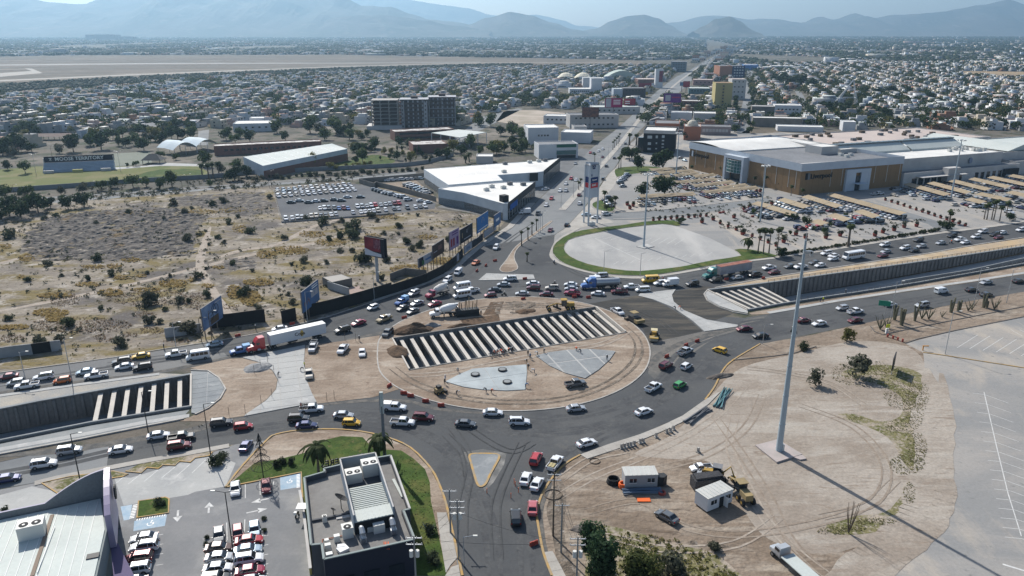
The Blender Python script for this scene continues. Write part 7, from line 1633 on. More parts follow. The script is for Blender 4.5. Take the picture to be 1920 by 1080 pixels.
for i in range(26):
 x=480+i*12.5;treeat(R.choice(['bush','dbush']),x,338-(x-480)*.06+U(-3,3),U(8,16),'behind the campus wall')
for x,y,w in[(18,405,44),(52,395,34),(72,398,40),(95,390,24),(128,392,30),(158,388,34),(40,410,34),(5,415,30)]:treeat('dark',x,y,w*.85,'along the side road at the left edge')
for x,y,w,tl in[(779,291,5,3.2),(785,290,5,3.4),(788,292,5,3),(793,296,5,2.6),(761,306,4,2.6),(806,306,4,2.6),(745,284,4,2.8),(754,284,4,2.6),(713,300,4,2)]:treeat('dark',x,y,w,'dark cypress columns on the campus',None,tall=tl)
W_M='in the mall car park'
for x,y,w,tl,lab in[(1243,318,42,1.0,'largest dark tree at the top of the mall car park'),(1203,368,34,.8,'left wide dark tree among the parked cars'),(1246,366,52,.75,'right wide dark tree among the parked cars'),(1196,320,20,1.6,'tall dark tree left of the largest tree'),(1180,300,26,1.0,'dark tree clump before the black office'),(1170,296,20,1.0,'left dark tree of the clump before the black office'),(1192,297,20,1.1,'right dark tree of the clump before the black office'),(1285,262,14,1.2,'dark tree between the black office and the terracotta dome'),(1276,419,18,.7,'reddish brown bush at the entry lane'),(1434,440,14,.9,'clipped ball tree behind the thin palms'),(1465,480,26,.7,'dense dark hedge bush beside the thin palms'),(1777,432,22,.8,'reddish bush at the right mall entrance'),(1766,426,18,.8,'upper reddish bush at the right mall entrance'),(1893,413,20,.7,'round bush at the right edge of the mall car park')]:
 treeat('dark',x,y,w*.9,'mall trees',lab,tall=None if tl==1.0 else tl*w*.9*(G(x,y).y*CT+CAM_H*ST)/FPX/5.6/max(w*.9*(G(x,y).y*CT+CAM_H*ST)/FPX/5.6,1e-3))
for i in range(52):
 t=i/51;x,y=1468+t*290,482-t*46;treeat('dbush',x,y-3,U(7,11),'in the car park edge hedge')
R.seed(14)
for i in range(150):
 x=U(0,1000);y=240+U(0,1)**.8*75-x*.012;q=G(x,y)
 if any(e[0]-4<=x<=e[1]+4 and e[2]+8<=y<=e[3]+5 for e in EXCL)or 690<x<860 and y<262 or 795<x and y>292 or 210<x<290 and 284<y<312 or 372<x<392:continue
 treeat(R.choice(['green','dark','dark','green','yellow','grey']),x,y,U(12,24),'over the campus grounds and lots')
M_pot=mat('red_pot',(.26,.06,.045))
pot_me=MB().tube([(0,0,0),(0,0,.9)],[.55,.75],8).mesh('pot',M_pot);
def potted(px,py,where,s=1.0):
 p=G(px,py);root=empty('potted_plant',(p.x,p.y,.02),U(0,6));root.scale=(s,s,s);put('pot',pot_me,parent=root);o=put('foliage',R.choice(TP['bush'])[0],(0,0,.75),0,root,sc=U(.45,.7));tag(root,None,'potted plant',where);later(root,'red potted shrub',where)
for i in range(10):potted(1225+i*11,414-i*.9,'along the entry lane beside the event lot')
for i in range(14):potted(1660+i*11.5,376+i*3.7,'along the drive in front of the store');
for i in range(8):potted(1350+i*15,420+i*6,'along the diagonal island of the car park')
for x,y in[(1181,392),(1187,387),(1176,385),(1316,418),(1337,413),(1376,409),(1395,394),(1405,391),(1447,384),(1492,441),(1510,447),(1548,447),(1575,443),(1640,443),(1655,437),(1676,433),(1695,427),(1718,425),(1425,360),(1418,361),(1290,327),(1298,325),(1469,455),(1392,440)]:potted(x,y,'at the ends of the parking rows',1.3)
W_CP='between the shaded parking rows'
for x,y,w in[(1476,411,12),(1488,414,12),(1510,424,16),(1526,432,9),(1544,438,12),(1508,419,12),(1558,425,8),(1616,418,8),(1641,412,8),(1412,402,10),(1425,408,9),(1388,430,8),(1463,434,10),(1481,440,8),(1470,448,8),(1450,396,8),(1586,406,7)]:treeat('green',x,y,w,W_CP)
for i in range(17):y=160+i*5.5;treeat('green',1381-(y-160)*.05+U(-2,2),y,7+(y-160)*.09,'along the left side of the long street')
for i in range(9):y=170+i*10;treeat('green',1409-(y-160)*.02+U(-2,2),y,7+(y-160)*.07,'along the right side of the long street')
for x,y,w in[(1465,160,26),(1480,165,26),(1450,158,20),(1500,163,26),(1520,166,24),(1540,205,20),(1552,210,22),(1570,205,18),(1590,208,22),(1605,210,20),(1620,213,18),(1635,210,18),(1650,215,18),(1540,222,14),(1516,228,12),(1485,228,12),(1618,180,22),(1640,182,22),(1672,180,20),(1700,180,22),(1660,222,24),(1800,200,20),(1820,205,24),(1845,200,18),(1870,206,18),(1760,200,20),(1740,190,22),(1780,205,16),(1560,195,16),(1425,165,14),(1580,220,26)]:treeat('dark',x,y,w*.85,'in the tree belt behind the mall')
# ====== signs, poles, works
def billboard(px0,py0,px1,py1,wz0,wz1,label,face,posts=(0.1,.4,.7,.95),art=None,back=None):
 a,b=G(px0,py0),G(px1,py1);d=b-a;L=d.length;an=az(d);root=empty('billboard',(a.x,a.y,0),an);tag(root,label,'billboard','roadside billboards')
 MB().box((L/2,0,(wz0+wz1)/2),(L,.35,wz1-wz0)).build('panel',mat('board_back',(.16,.16,.165)),root)
 MB().box((L/2,-.2,(wz0+wz1)/2),(L-.15,.06,wz1-wz0-.15)).build('poster',face,root)
 for t in posts:MB().tube([(L*t,.25,0),(L*t,.25,wz1-.3)],.16,6).build('post',mat('rusty_post',(.16,.13,.10)),root)
 if art:art(root,L,wz0,wz1)
 return root
def pbox(root,x,z,w,h,m,nm='poster_print'):return MB().box((x,-.245,z),(w,.04,h)).build(nm,m,root)
P_blue=mat('poster_blue',(.05,.12,.26),col2=(.10,.18,.32),scale=.35);P_dark=mat('poster_dark',(.02,.022,.03));P_mag=mat('poster_magenta',(.30,.02,.10));P_gray=mat('poster_grey',(.35,.36,.40));P_brown=mat('poster_brown',(.06,.04,.035));P_sky=mat('poster_sky',(.08,.14,.28),col2=(.22,.30,.42),scale=.3);P_crim=mat('poster_red',(.28,.03,.05));P_green=mat('poster_green',(.05,.16,.05));P_purple=mat('poster_purple',(.10,.02,.16))
def art_bike(root,L,z0,z1):
 mb=MB();s=(z1-z0)*.2
 for cx,cz in((L*.38,z0+(z1-z0)*.42),(L*.66,z0+(z1-z0)*.62)):
  for i in range(16):a0,a1=2*pi*i/16,2*pi*(i+1)/16;mb.tube([(cx+cos(a0)*s,-.26,cz+sin(a0)*s),(cx+cos(a1)*s,-.26,cz+sin(a1)*s)],.09,4,cap=False)
 mb.tube([(L*.38,-.26,z0+(z1-z0)*.42),(L*.5,-.26,z0+(z1-z0)*.5),(L*.46,-.26,z0+(z1-z0)*.75),(L*.6,-.26,z0+(z1-z0)*.88),(L*.66,-.26,z0+(z1-z0)*.62),(L*.5,-.26,z0+(z1-z0)*.5)],.08,4);mb.build('bicycle_print',P_dark,root)
 pbox(root,L*.55,z0+(z1-z0)*.2,L*.4,(z1-z0)*.3,mat('poster_earth',(.10,.07,.045)));pbox(root,L*.8,z1-.8,L*.3,.35,P_gray)
billboard(384,640,421,612,3.0,9.6,'billboard with a bicycle print on a blue sky beside the left wall',P_sky,art=art_bike)
def art_promo(root,L,z0,z1):
 pbox(root,L*.72,z0+(z1-z0)*.55,L*.4,(z1-z0)*.3,P_gray);textobj('1',1.9,P_blue,root,(L*.72,-.28,z0+(z1-z0)*.55),(pi/2,0,0),.02)
 for z in(.8,.9):pbox(root,L*.75,z0+(z1-z0)*z,L*.34,.3,M_white)
 for i in range(5):pbox(root,L*(.12+.07*i),z0+(z1-z0)*(.35+.1*(i%2)),.5,1.2,mat('poster_figures',(.28,.20,.2),col2=(.10,.06,.08),scale=2))
billboard(569,607,600,580,3.2,9.8,'blue billboard with product figures behind the black mesh fence',P_blue,art=art_promo)
def art_leaf(root,L,z0,z1):pbox(root,L*.18,(z0+z1)/2,L*.3,z1-z0-.3,P_dark);pbox(root,L*.3,z0+1.2,L*.16,1.6,P_green);pbox(root,L*.68,(z0+z1)/2,L*.4,.7,P_blue)
billboard(785,520,811,505,3.4,6.8,'low grey billboard with a green leaf at the left of the row',P_gray,art=art_leaf)
def art_dark(root,L,z0,z1):pbox(root,L*.6,(z0+z1)/2+.4,L*.3,1.6,mat('poster_skin',(.16,.09,.08)));pbox(root,L*.2,z0+2.2,L*.3,.25,P_gray)
billboard(812,507,833,492,4.2,9.2,'dark brown billboard second from the left in the row',P_brown,art=art_dark)
def art_pink(root,L,z0,z1):
 for i,x in enumerate((.18,.42,.78)):pbox(root,L*x,z0+(z1-z0)*.38,L*.16,(z1-z0)*.42,P_crim if i<2 else P_purple)
 for z in(.78,.9):pbox(root,L*.55,z0+(z1-z0)*z,L*.6,.35,P_purple)
billboard(843,485,861,474,3.0,10.2,'lilac billboard with dark red cans',mat('poster_lilac',(.36,.27,.40)),art=art_pink)
def art_u(root,L,z0,z1):textobj('U',2.2,P_gray,root,(L*.52,-.28,z1-1.9),(pi/2,0,0),.02);pbox(root,L*.55,z0+1.2,L*.55,.3,P_gray);pbox(root,L*.15,z0+3,.8,2,mat('poster_gold',(.25,.18,.10)))
billboard(863,474,886,459,3.4,9.2,'black billboard with a single pale letter',P_dark,art=art_u)
def art_arch(root,L,z0,z1):
 mb=MB()
 for i in range(12):a0,a1=pi*i/12,pi*(i+1)/12;mb.tube([(L*.5+cos(a0)*1.5,-.26,z0+3.4+sin(a0)*2.0),(L*.5+cos(a1)*1.5,-.26,z0+3.4+sin(a1)*2.0)],.1,4,cap=False)
 mb.build('arch_print',P_gray,root);pbox(root,L*.5,z0+.9,L*.8,.4,M_white)
billboard(894,455,915,439,3.6,10.2,'bright blue billboard with an arched emblem',mat('poster_bright_blue',(.05,.18,.42)),art=art_arch)
billboard(926,440,938,431,3,8.2,'blue banner board at the corner of the dealership',P_blue,posts=(.1,.9),art=lambda r,L,a,b:pbox(r,L*.5,(a+b)/2,L*.5,1.0,M_white))
for i,(x0,y0,x1,y1,m,t)in enumerate([(849,498,860,489,P_gray,None),(870,478,884,467,P_gray,'REAL'),(885,467,905,452,P_dark,None),(907,448,930,432,P_gray,None)]):
 r=billboard(x0,y0,x1,y1,.3,3.2,['small pale hoarding panel below the lilac billboard','white hoarding panel with blue letters under the row','dark hoarding panel under the bright blue billboard','last pale hoarding panel before the dealership'][i],m,posts=(.1,.9))
 if t:textobj(t,1.9,P_blue,r,(G(x0,y0)-G(x1,y1)).length*.5 and((G(x0,y0)-G(x1,y1)).length*.5,-.28,1.8),(pi/2,0,0),.02)
a,b=G(686,502),G(722,512);p=G(706,528)
c=empty('billboard',(p.x,p.y,0),rad(-32));tag(c,'large dark red and white billboard on one thick column in the desert lot','billboard','roadside billboards')
MB().tube([(0,.6,0),(0,.6,10)],.55,9).build('column',mat('pale_column',(.34,.37,.40)),c);MB().box((0,0,12.3),(8.6,.5,6.6)).build('panel',P_dark,c);MB().box((0,1.3,12.3),(8.6,.3,6.6)).build('rear_panel',P_dark,c)
MB().box((-.6,-.28,13.2),(7.0,.06,4.6)).build('poster',mat('poster_wine',(.14,.015,.03),col2=(.26,.04,.05),scale=.35),c)
mb=MB();mb.quad([(-4.2,-.33,11.6),(-4.2,-.33,9.2),(3.2,-.33,9.2),(3.2,-.33,10.3),(-.5,-.33,10.7)]);mb.build('poster_white',mat('poster_pale',(.48,.53,.60)),c)
for i in range(5):MB().box((.2+i*.62,-.33,13.6-.2*(i%2)),(.34,.05,3.2)).build('figure_print',mat('poster_figures2',(.30,.18,.22),col2=(.08,.02,.05),scale=1.2),c)
MB().box((0,.6,8.9),(8.6,1.6,.12)).build('catwalk',M_dark,c)
def bill2(px,py,w,z0,z1,label,m,art=None,rot=0.0):
 p=G(px,py);c=empty('billboard',(p.x,p.y,0),rot);tag(c,label,'billboard','billboards along the boulevard');MB().tube([(0,.5,0),(0,.5,z0+.5)],.5,8).build('column',M_roofgrey,c);MB().box((0,0,(z0+z1)/2),(w,.8,z1-z0)).build('panel',P_dark,c);MB().box((0,-.44,(z0+z1)/2),(w-.4,.06,z1-z0-.4)).build('poster',m,c)
 if art:art(c,w,z0,z1)
 return c
bill2(1106,243,14.5,10.5,19,'billboard with a brownish crowd photo left of the boulevard',mat('poster_crowd',(.22,.10,.07),col2=(.06,.03,.03),scale=.5))
bill2(1149,233,16,15,23.5,'magenta and white billboard left of the boulevard',P_mag,lambda c,w,a,b:[MB().box((-w*.3,-.5,(a+b)/2),(w*.3,.06,b-a-1)).build('poster_print',P_gray,c)]+[MB().box((w*.18,-.5,b-2-i*1.6),(w*.4,.06,.7)).build('poster_print',M_white,c)for i in range(3)])
bill2(1180,210,12,4,14,'red billboard below the magenta one',P_crim,lambda c,w,a,b:[MB().box((-w*.2,-.5,b-3-i*2),(w*.4,.06,.8)).build('poster_print',M_white,c)for i in range(2)])
bill2(1209,172,18,4,12,'small bright red billboard near the sign tower',P_crim,lambda c,w,a,b:MB().box((w*.2,-.5,(a+b)/2),(w*.35,.06,1.4)).build('poster_print',M_white,c))
bill2(1208,181,9,2,6,'small yellow sign below the red billboard',mat('sign_yellow',(.55,.38,.03)))
bill2(1258,222,17,15,24,'purple billboard right of the boulevard',P_purple,lambda c,w,a,b:[MB().box((-w*.25,-.5,(a+b)/2),(w*.3,.06,(b-a)*.6)).build('poster_print',P_gray,c),MB().box((w*.2,-.5,(a+b)/2+.5),(w*.45,.06,1.2)).build('poster_print',P_mag,c)])
bill2(1286,175,9,8,16,'red sign tower beside the boulevard',P_crim);bill2(1278,172,6,8,13,'blue round sign by the boulevard',P_blue)
pt=[G(1094.5,417),G(1103,423),G(1119.5,418)]
root=empty('mall_totem',tuple(pt[1]));tag(root,'tall three legged mall sign with blue and red store panels','sign');o0=pt[1]
T0,T1=11.8,27.2
for i,p in enumerate(pt):q=p-o0;MB().tube([(q.x,q.y,0),(q.x,q.y,T1-.4 if i==1 else T1-1)],.45 if i==1 else .38,10).build('post',mat('totem_post',(.50,.54,.57)),root)
def cface(p,q,bow,name,m,z0,z1,out=0.0,s0=0.0,s1=1.0,k=8):
 mb=MB();a,b=Vector((p.x-o0.x,p.y-o0.y)),Vector((q.x-o0.x,q.y-o0.y));d=(b-a);n=Vector((d.y,-d.x)).normalized()
 if n.y>0 and name!='rear_face':n=-n
 pts=[]
 for i in range(k+1):t=s0+(s1-s0)*i/k;w=a+d*t+n*(bow*sin(pi*t)+out);pts.append(w)
 for i in range(k):mb.quad([(pts[i].x,pts[i].y,z0),(pts[i+1].x,pts[i+1].y,z0),(pts[i+1].x,pts[i+1].y,z1),(pts[i].x,pts[i].y,z1)])
 return mb.build(name,m,root)
TW=mat('totem_face',(.50,.54,.58),col2=(.45,.49,.54),scale=.2);TN=mat('totem_navy',(.02,.04,.14));TR_=mat('totem_red',(.50,.04,.05))
cface(pt[1],pt[2],-.9,'sign_face',TW,T0,T1);cface(pt[1],pt[0],-.7,'sign_face',TW,T0,T1);cface(pt[0],pt[2],-.5,'rear_face',TW,T0,T1)
MB().prism([tuple((p-o0)[:2])for p in pt],T1-.9,T1-.7).build('sign_top',M_roofgrey,root)
for s in((pt[1],pt[2]),(pt[1],pt[0])):cface(*s,-.9 if s[1]is pt[2]else-.7,'store_panel',TN,18.4,20.9,.08,.06,.96);cface(*s,-.9 if s[1]is pt[2]else-.7,'store_panel',TR_,16.2,18.3,.08,.06,.96)
da_=pt[2]-pt[1];aT=az(da_);nT=Vector((da_.y,-da_.x,0)).normalized();nT=nT if nT.y<0 else-nT;mid=(pt[1]+pt[2])/2-o0
def tt(s,size,z,m,dx=0):p_=mid+nT*(-.3)+da_.normalized()*dx;textobj(s,size,m,root,(p_.x,p_.y,z),(pi/2,0,aT),.05,bold=.02)
tt('SEARS',1.15,17.5,M_white,.4);tt('Cinemex',.9,19.8,M_white,.6);tt('B',1.3,22.0,TN,-1.4)
star=MB()
for i in range(5):a=pi/2+2*pi*i/5;c_=mid+nT*-.2;star.box((c_.x+cos(aT)*cos(a)*.75,c_.y+sin(aT)*cos(a)*.75,25.6+sin(a)*.75),(.6,.3,.6),rz=aT)
star.build('star_emblem',TN,root);MB().box((1.8,.3,.8),(2.6,1.2,1.6)).build('utility_box',M_unit,root)
def mast(px,py,hgt,r0,r1,label,segs=5,head='lights',m=None,base=True):
 p=G(px,py);root=empty('light_mast',(p.x,p.y,0));tag(root,label,'light mast');m=m or mat('mast_steel',(.36,.43,.47),rough=.5)
 for i in range(segs):
  z0,z1=hgt*i/segs,hgt*(i+1)/segs;ra,rb=r0+(r1-r0)*i/segs,r0+(r1-r0)*(i+1)/segs
  MB().tube([(0,0,z0),(0,0,z1)],[ra,rb*1.02],12).tube([(0,0,z1-.05),(0,0,z1+.12)],rb*1.12,12).build('pole_section',m,root)
 if head=='lights':
  MB().tube([(cos(2*pi*k/12)*1.6,sin(2*pi*k/12)*1.6,hgt-.2)for k in range(13)],.07,4,cap=False).build('ring',M_metal,root)
  for k in range(8):a=2*pi*k/8;MB().box((cos(a)*1.8,sin(a)*1.8,hgt-.4),(.5,.5,.5),rz=a).build('floodlight',M_unit,root);MB().tube([(0,0,hgt-.1),(cos(a)*1.7,sin(a)*1.7,hgt-.2)],.05,4).build('arm',M_metal,root)
 else:
  MB().box((.6,0,hgt-2.2),(1.6,.5,.5)).box((1.4,0,hgt-2.5),(.5,.5,.9)).build('antenna',M_metal,root);MB().tube([(0,0,hgt),(0,0,hgt+1.6)],.08,5).build('aerial',M_metal,root)
 return root
mast(1460,847,44.8,.66,.21,'huge tapering steel mast on a concrete base in the dirt yard',7,'antenna',mat('mast_steel',(.36,.43,.47),rough=.5))
bp=GP([(1416,837),(1458,826),(1504,854),(1478,862),(1456,869)]);MB().prism(bp,0,.35).build('mast_plinth',mat('cracked_pink_slab',(.42,.36,.34),col2=(.34,.31,.29),scale=.4),None)['kind']='structure'
MB().prism(GP([(1484,858),(1504,855),(1512,862),(1500,864)]),0,.3).build('mast_plinth',MATS['cracked_pink_slab'],None)['kind']='structure'
p=G(1464,847);o=MB().box((p.x+.3,p.y-.2,.9),(.4,.4,1.8)).build('control_box',M_unit);tag(o,'small steel control box at the foot of the huge mast','control box')
mast(1207,463,29.5,.42,.2,'slim blue grey light mast standing in the event lot');MB().prism(GP([(1193,463),(1213,458),(1227,463),(1208,467)]),0,.25).build('mast_plinth',M_conc,None)['kind']='structure'
mast(1425,415,25.5,.4,.18,'light mast in the middle of the mall car park');mast(1267,335,26.5,.4,.18,'light mast beside the black office');mast(1783,372,30,.4,.2,'light mast in front of the mall wing')
def lamp(px,py,hgt,label,arm=None,r=.09,m=None,group='street lamps'):
 p=G(px,py);root=empty('street_lamp',(p.x,p.y,0));tag(root,label,'street lamp',group);MB().tube([(0,0,0),(0,0,hgt)],[r*1.3,r*.8],6).build('pole',m or M_metal,root)
 for dx in(arm or(1,)):MB().tube([(0,0,hgt),(1.6*dx,0,hgt+.3)],.05,5).build('arm',m or M_metal,root);MB().box((1.9*dx,0,hgt+.3),(.7,.3,.14)).build('lamp_head',M_unit,root)
 if not label:later(root,'street lamp',group)
for x,y,h_,lab in[(150,900,10,'lamp post behind the corner store'),(395,853,11.5,'tall dark lamp post by the zigzag kerb'),(278,810,9.5,'lamp post in the middle of the near left road'),(135,713,11,'lamp post on the far left road'),(48,713,7.5,'short lamp post at the far left'),(331,657,8,'lamp post by the faded grey wall'),(1200,519,8.5,'lamp post on the ring lawn, right one'),(1132,512,8,'lamp post on the ring lawn, left one'),(1430,645,5.5,'lamp post at the yellow kerb right of the roundabout'),(1772,664,12,'leaning yellow based lamp post beside the paved lot'),(1670,600,12,'lamp post among the cacti'),(1826,572,12,'lamp post at the right end of the cactus bed'),(1887,568,11,'lamp post at the right edge of the near road'),(870,1062,5.6,'short street lamp on the south road'),(577,608,10,'lamp post by the short black fence'),(702,562,9,'lamp post in front of the ruin'),(440,1052,13,'double armed lamp post in the middle parking rows'),(1052,391,7,'thin lamp post at the boulevard median end')]:
 lamp(x,y,h_,lab,arm=(1,-1)if x==440 else(1,),m=M_dark if x in(395,150,278,440)else None)
lamp(398,641,9,'wooden street pole left of the bicycle billboard',(),m=M_wood);lamp(378,641,7,'short pole beside the big bush',(),m=M_wood)
for i,(x,y)in enumerate([(1125,318),(1103,340),(1075,370),(1140,300),(1160,280),(1185,250),(1010,440),(1013,437),(1017,432)]):lamp(x,y,8.5,None,(1,-1)if i<6 else(),group='on the boulevard median')
for i in range(7):lamp(1215+i*14,205-i*12.5,9,None,(1,-1),group='along the upper boulevard')
for x,y in[(30,380),(175,373),(343,360),(354,358),(505,352),(509,350),(655,341),(661,340),(99,300),(113,250),(240,250)]:lamp(x,y,9,None,(),group='beside the side road',m=M_wood)
p0=[(68,327,'left'),(226,321,'middle'),(305,262,'far')]
for x,y,s in p0:lamp(x,y,12,f'{s} field light pole of the sports campus',(1,-1))
def upole(px,py,hgt,label,arms=2,transformer=False,m=None,az=0.0):
 p=G(px,py);root=empty('utility_pole',(p.x,p.y,0),az);tag(root,label,'utility pole','utility poles by the south road');MB().tube([(0,0,0),(0,0,hgt)],[.17,.11],7).build('pole',m or mat('pole_concrete',(.27,.27,.26)),root)
 for i in range(arms):
  z=hgt-.4-i*1.1;MB().box((0,0,z),(2.4,.12,.12)).build('crossarm',M_metal,root)
  for x in(-1.1,-.4,.4,1.1):MB().tube([(x,0,z),(x,0,z+.3)],.05,5).build('insulator',M_unit,root)
 if transformer:
  for sx in(-.45,.45):MB().tube([(sx,-.3,hgt-3.4),(sx,-.3,hgt-2.3)],.3,9).build('transformer',M_unit,root)
 return p
pp=[upole(1037,1005,12.5,'dark wooden utility pole beside the yellow kerb',2,m=M_wood),upole(1052,1036,9.5,'grey utility pole right of the wooden one',1),upole(1080,1120,11,'utility pole with transformers at the lower edge',2,True),upole(860,1050,11.5,'left tall utility pole on the south road sidewalk',3,True),upole(845,1000,8.8,'right thin utility pole on the south road sidewalk',1),upole(782,1130,12,'utility pole rising before the restaurant rear wall',2,True)]
def wire(a,za,b,zb,sag,r=.02):
 k=10;pts=[]
 for i in range(k+1):t=i/k;q=a.lerp(b,t);pts.append((q.x,q.y,za+(zb-za)*t-sag*4*t*(1-t)))
 return pts
M_wire=mat('wire',(.05,.05,.05));wires=empty('overhead_wires',(0,0,0));tag(wires,'overhead wires strung between the poles by the south road','wires')
for i,(a,za,b,zb)in enumerate([(0,12,2,10.6),(0,12,2,10.2),(1,9,2,9),(0,11,1,9),(3,11,5,11.5),(3,10.5,5,10.8),(3,9.5,2,9.8),(5,11.6,2,10)]):
 off=Vector(((i%3-1)*.8,0,0));MB().tube(wire(pp[a]+off,za,pp[b]+off,zb,.7),.025,4,cap=False).build('wire',M_wire,wires)
r=pole_thing('road_sign',1657,602,5.5,'green road sign seen beside the cactus bed','sign',.1);MB().box((-.6,0,5.6),(3.2,.12,1.6),rz=-.3).build('sign_panel',mat('sign_green',(.02,.22,.14)),r)
r=pole_thing('yellow_sign',1663,626,2.6,'small bright yellow sign at the bed corner','sign',.08);MB().box((0,0,2.4),(1.0,.1,1.0)).build('sign_panel',mat('sign_lime',(.55,.62,.03)),r);MB().box((.0,.3,.8),(.7,.5,1.5)).build('white_box',M_white,r)
p=G(1673,697);root=empty('dark_board',(p.x,p.y,0),rad(58));tag(root,'dark back of a small advertising board on the dry grass','sign');MB().box((0,0,2.9),(5.0,.25,3.4)).build('panel',M_dark,root);MB().tube([(-2,0,0),(-2,0,2)],.1,5).build('post',M_metal,root);MB().tube([(2,0,0),(2,0,2)],.1,5).build('post',M_metal,root)
for i,x in enumerate([(1664,632),(1674,635),(1683,638),(1692,641)]):p=G(*x);o=MB().tube([(0,0,0),(0,0,.9)],.28,8).build('bollard',mat('bollard_red',(.32,.07,.05)));o.location=tuple(p);tag(o,f'{ordn(i + 1)} red bollard from the left across the gravel entrance','bollard','red bollards')
p=G(1730,657);o=MB().tube([(0,0,0),(0,0,1.2)],.15,6).box((.6,0,1.3),(1.6,.2,.25)).build('barrier_gate',mat('gate_orange',(.55,.25,.04)));o.location=tuple(p);tag(o,'orange barrier stump at the kerb of the paved lot','barrier')
M_shade=mat('tan_shade_cloth',(.35,.28,.185),col2=(.29,.23,.15),scale=.15,fine=.06,fscale=1)
R.seed(33)
far_cars=[]
def canopy(px0,py0,px1,py1,where,wd=6.0,peaks=False,cars=1.0,side=-1):
 a,b=G(px0,py0),G(px1,py1)
 if(b-a).length<1:return
 d=b-a;L=d.length;an=az(d);root=empty('shade_canopy',(a.x,a.y,0),an);tag(root,None,'canopy',where);later(root,'tan shade canopy',where)
 n=max(1,round(L/10));seg_=L/n
 for i in range(n):
  mb=MB();x0,x1=i*seg_+.12,(i+1)*seg_-.12;z=2.7
  for u0,u1,z0,z1 in((-wd/2,0,z-.2,z+.3),(0,wd/2,z+.3,z+.7)):
   xm=(x0+x1)/2
   for p_,q_,h0,h1 in((x0,xm,0,.35 if peaks else .0),(xm,x1,.35 if peaks else .0,0)):mb.quad([(p_,u0,z0-h0),(q_,u0,z0-h1),(q_,u1,z1-h1+(h1 if u0<0 else 0)),(p_,u1,z1-h0+(h0 if u0<0 else 0))])
  mb.build('shade_panel',M_shade,root)
 for i in range(n+1):MB().tube([(min(i*seg_,L),0,0),(min(i*seg_,L),0,3.3)],.1,5).build('post',M_white,root)
 for i in range(int(L/2.7)):
  if R.random()>cars:continue
  x=1.4+i*2.7;q=Matrix.Rotation(an,2,'Z')@Vector((x,-2.3 if i%1==0 else 0));far_cars.append((a.x+q.x,a.y+q.y,an+pi/2))
  if R.random()<.4:q=Matrix.Rotation(an,2,'Z')@Vector((x,-8.2));far_cars.append((a.x+q.x,a.y+q.y,an+pi/2))
  if R.random()<.92:q=Matrix.Rotation(an,2,'Z')@Vector((x,2.6));far_cars.append((a.x+q.x,a.y+q.y,an-pi/2))
W1,W2,W3='in the upper left parking block','in the middle mall parking block','in the right mall parking block'
for q in[(1218,327,1284,323),(1226,340,1256,339),(1262,338,1308,333),(1266,351,1342,345),(1298,358,1374,350),(1198,378,1302,373),(1318,370,1420,361),(1222,347,1250,346),(1232,333,1300,328),(1300,340,1340,336),(1345,362,1400,356),(1216,384,1190,385)]:canopy(*q,W1,3.8,True)
for q in[(1462,384,1512,400),(1507,378,1573,399),(1552,374,1692,413),(1556,414,1588,425),(1607,406,1642,419),(1524,425,1545,433),(1440,399,1487,413),(1413,391,1440,398)]:canopy(*q,W2,4.3,cars=.95)
for q in[(1697,354,1775,376),(1742,352,1815,372),(1782,348,1852,366),(1819,344,1890,361),(1854,341,1925,357),(1892,338,1940,347),(1812,383,1842,391),(1832,373,1890,386),(1889,370,1950,384)]:canopy(*q,W3,4.3,cars=.95)
for x,y in[(1163,343),(1165,338),(1169,336),(1172,332),(1175,330),(1177,328),(1168,349),(1136,375),(1139,379),(1142,371),(1144,386),(1148,380),(1284,301),(1276,296),(1281,315),(1345,331),(1465,374),(1462,379),(1532,377),(1545,378),(1560,387),(1570,388),(1590,395),(1707,363),(1712,366),(1737,373),(1755,376),(1860,331),(1888,330),(1650,363),(1677,366),(1856,387),(1892,398),(1915,390),(1815,371),(1640,364)]:
 p=G(x,y,.5);pcar(p.x,p.y,rad(20)if x<1180 else rad(R.choice([20,-65])),'in the open lanes of the mall car park')
far_cars.sort(key=lambda c_:c_[1])
for(x,y,a)in far_cars[:40]:pcar(x,y,a,'under the tan canopies of the mall car park')
def merged(name,items,mats,kindmesh):
 vs,fs,ms,n=[],[],[],0
 base=np.array([v.co[:]for v in kindmesh.vertices]);polys=[tuple(p.vertices)for p in kindmesh.polygons];mi=[p.material_index for p in kindmesh.polygons]
 for(x,y,a,c_)in items:
  ca,sa=cos(a),sin(a);X=base[:,0]*ca-base[:,1]*sa+x;Y=base[:,0]*sa+base[:,1]*ca+y
  vs+=list(zip(X,Y,base[:,2]+.03));fs+=[tuple(i+n for i in p)for p in polys];ms+=[c_ if m_==0 else len(mats)-3+m_ for m_ in mi];n+=len(base)
 me=bpy.data.meshes.new(name);me.from_pydata(vs,[],fs)
 for m_ in mats:me.materials.append(m_)
 me.polygons.foreach_set('material_index',ms);o=link(bpy.data.objects.new(name,me));o['kind']='stuff';return o
cm_=[paint(c)for c in('white','silver','grey','black','maroon','pale_blue','dark_blue','cream')]
blv=[]
for i in range(170):
 t=.40+.58*(R.random()**.8);sd=R.choice([.14,.25,.34,.66,.76,.87]);A,B=interp(BL,t),interp(BR,t);q=A.lerp(B,sd);d=interp(BL,min(t+.01,1))-interp(BL,t);blv.append((q.x,q.y,az(d)+(pi if sd<.5 else 0),R.randrange(8)))
sb=MB();loft(sb,[(-2.2,.85,.25,.8),(-1.7,.9,.2,.98),(1.0,.9,.2,.95),(2.2,.8,.25,.65)]);frustum(sb,-1.7,1.1,.8,.93,-1.1,.45,.65,1.45,2);sb.quad([(-1.1,-.65,1.47),(.45,-.65,1.47),(.45,.65,1.47),(-1.1,.65,1.47)])
sbm=sb.mesh('far_car',[paint('white'),M_black,M_cglass])
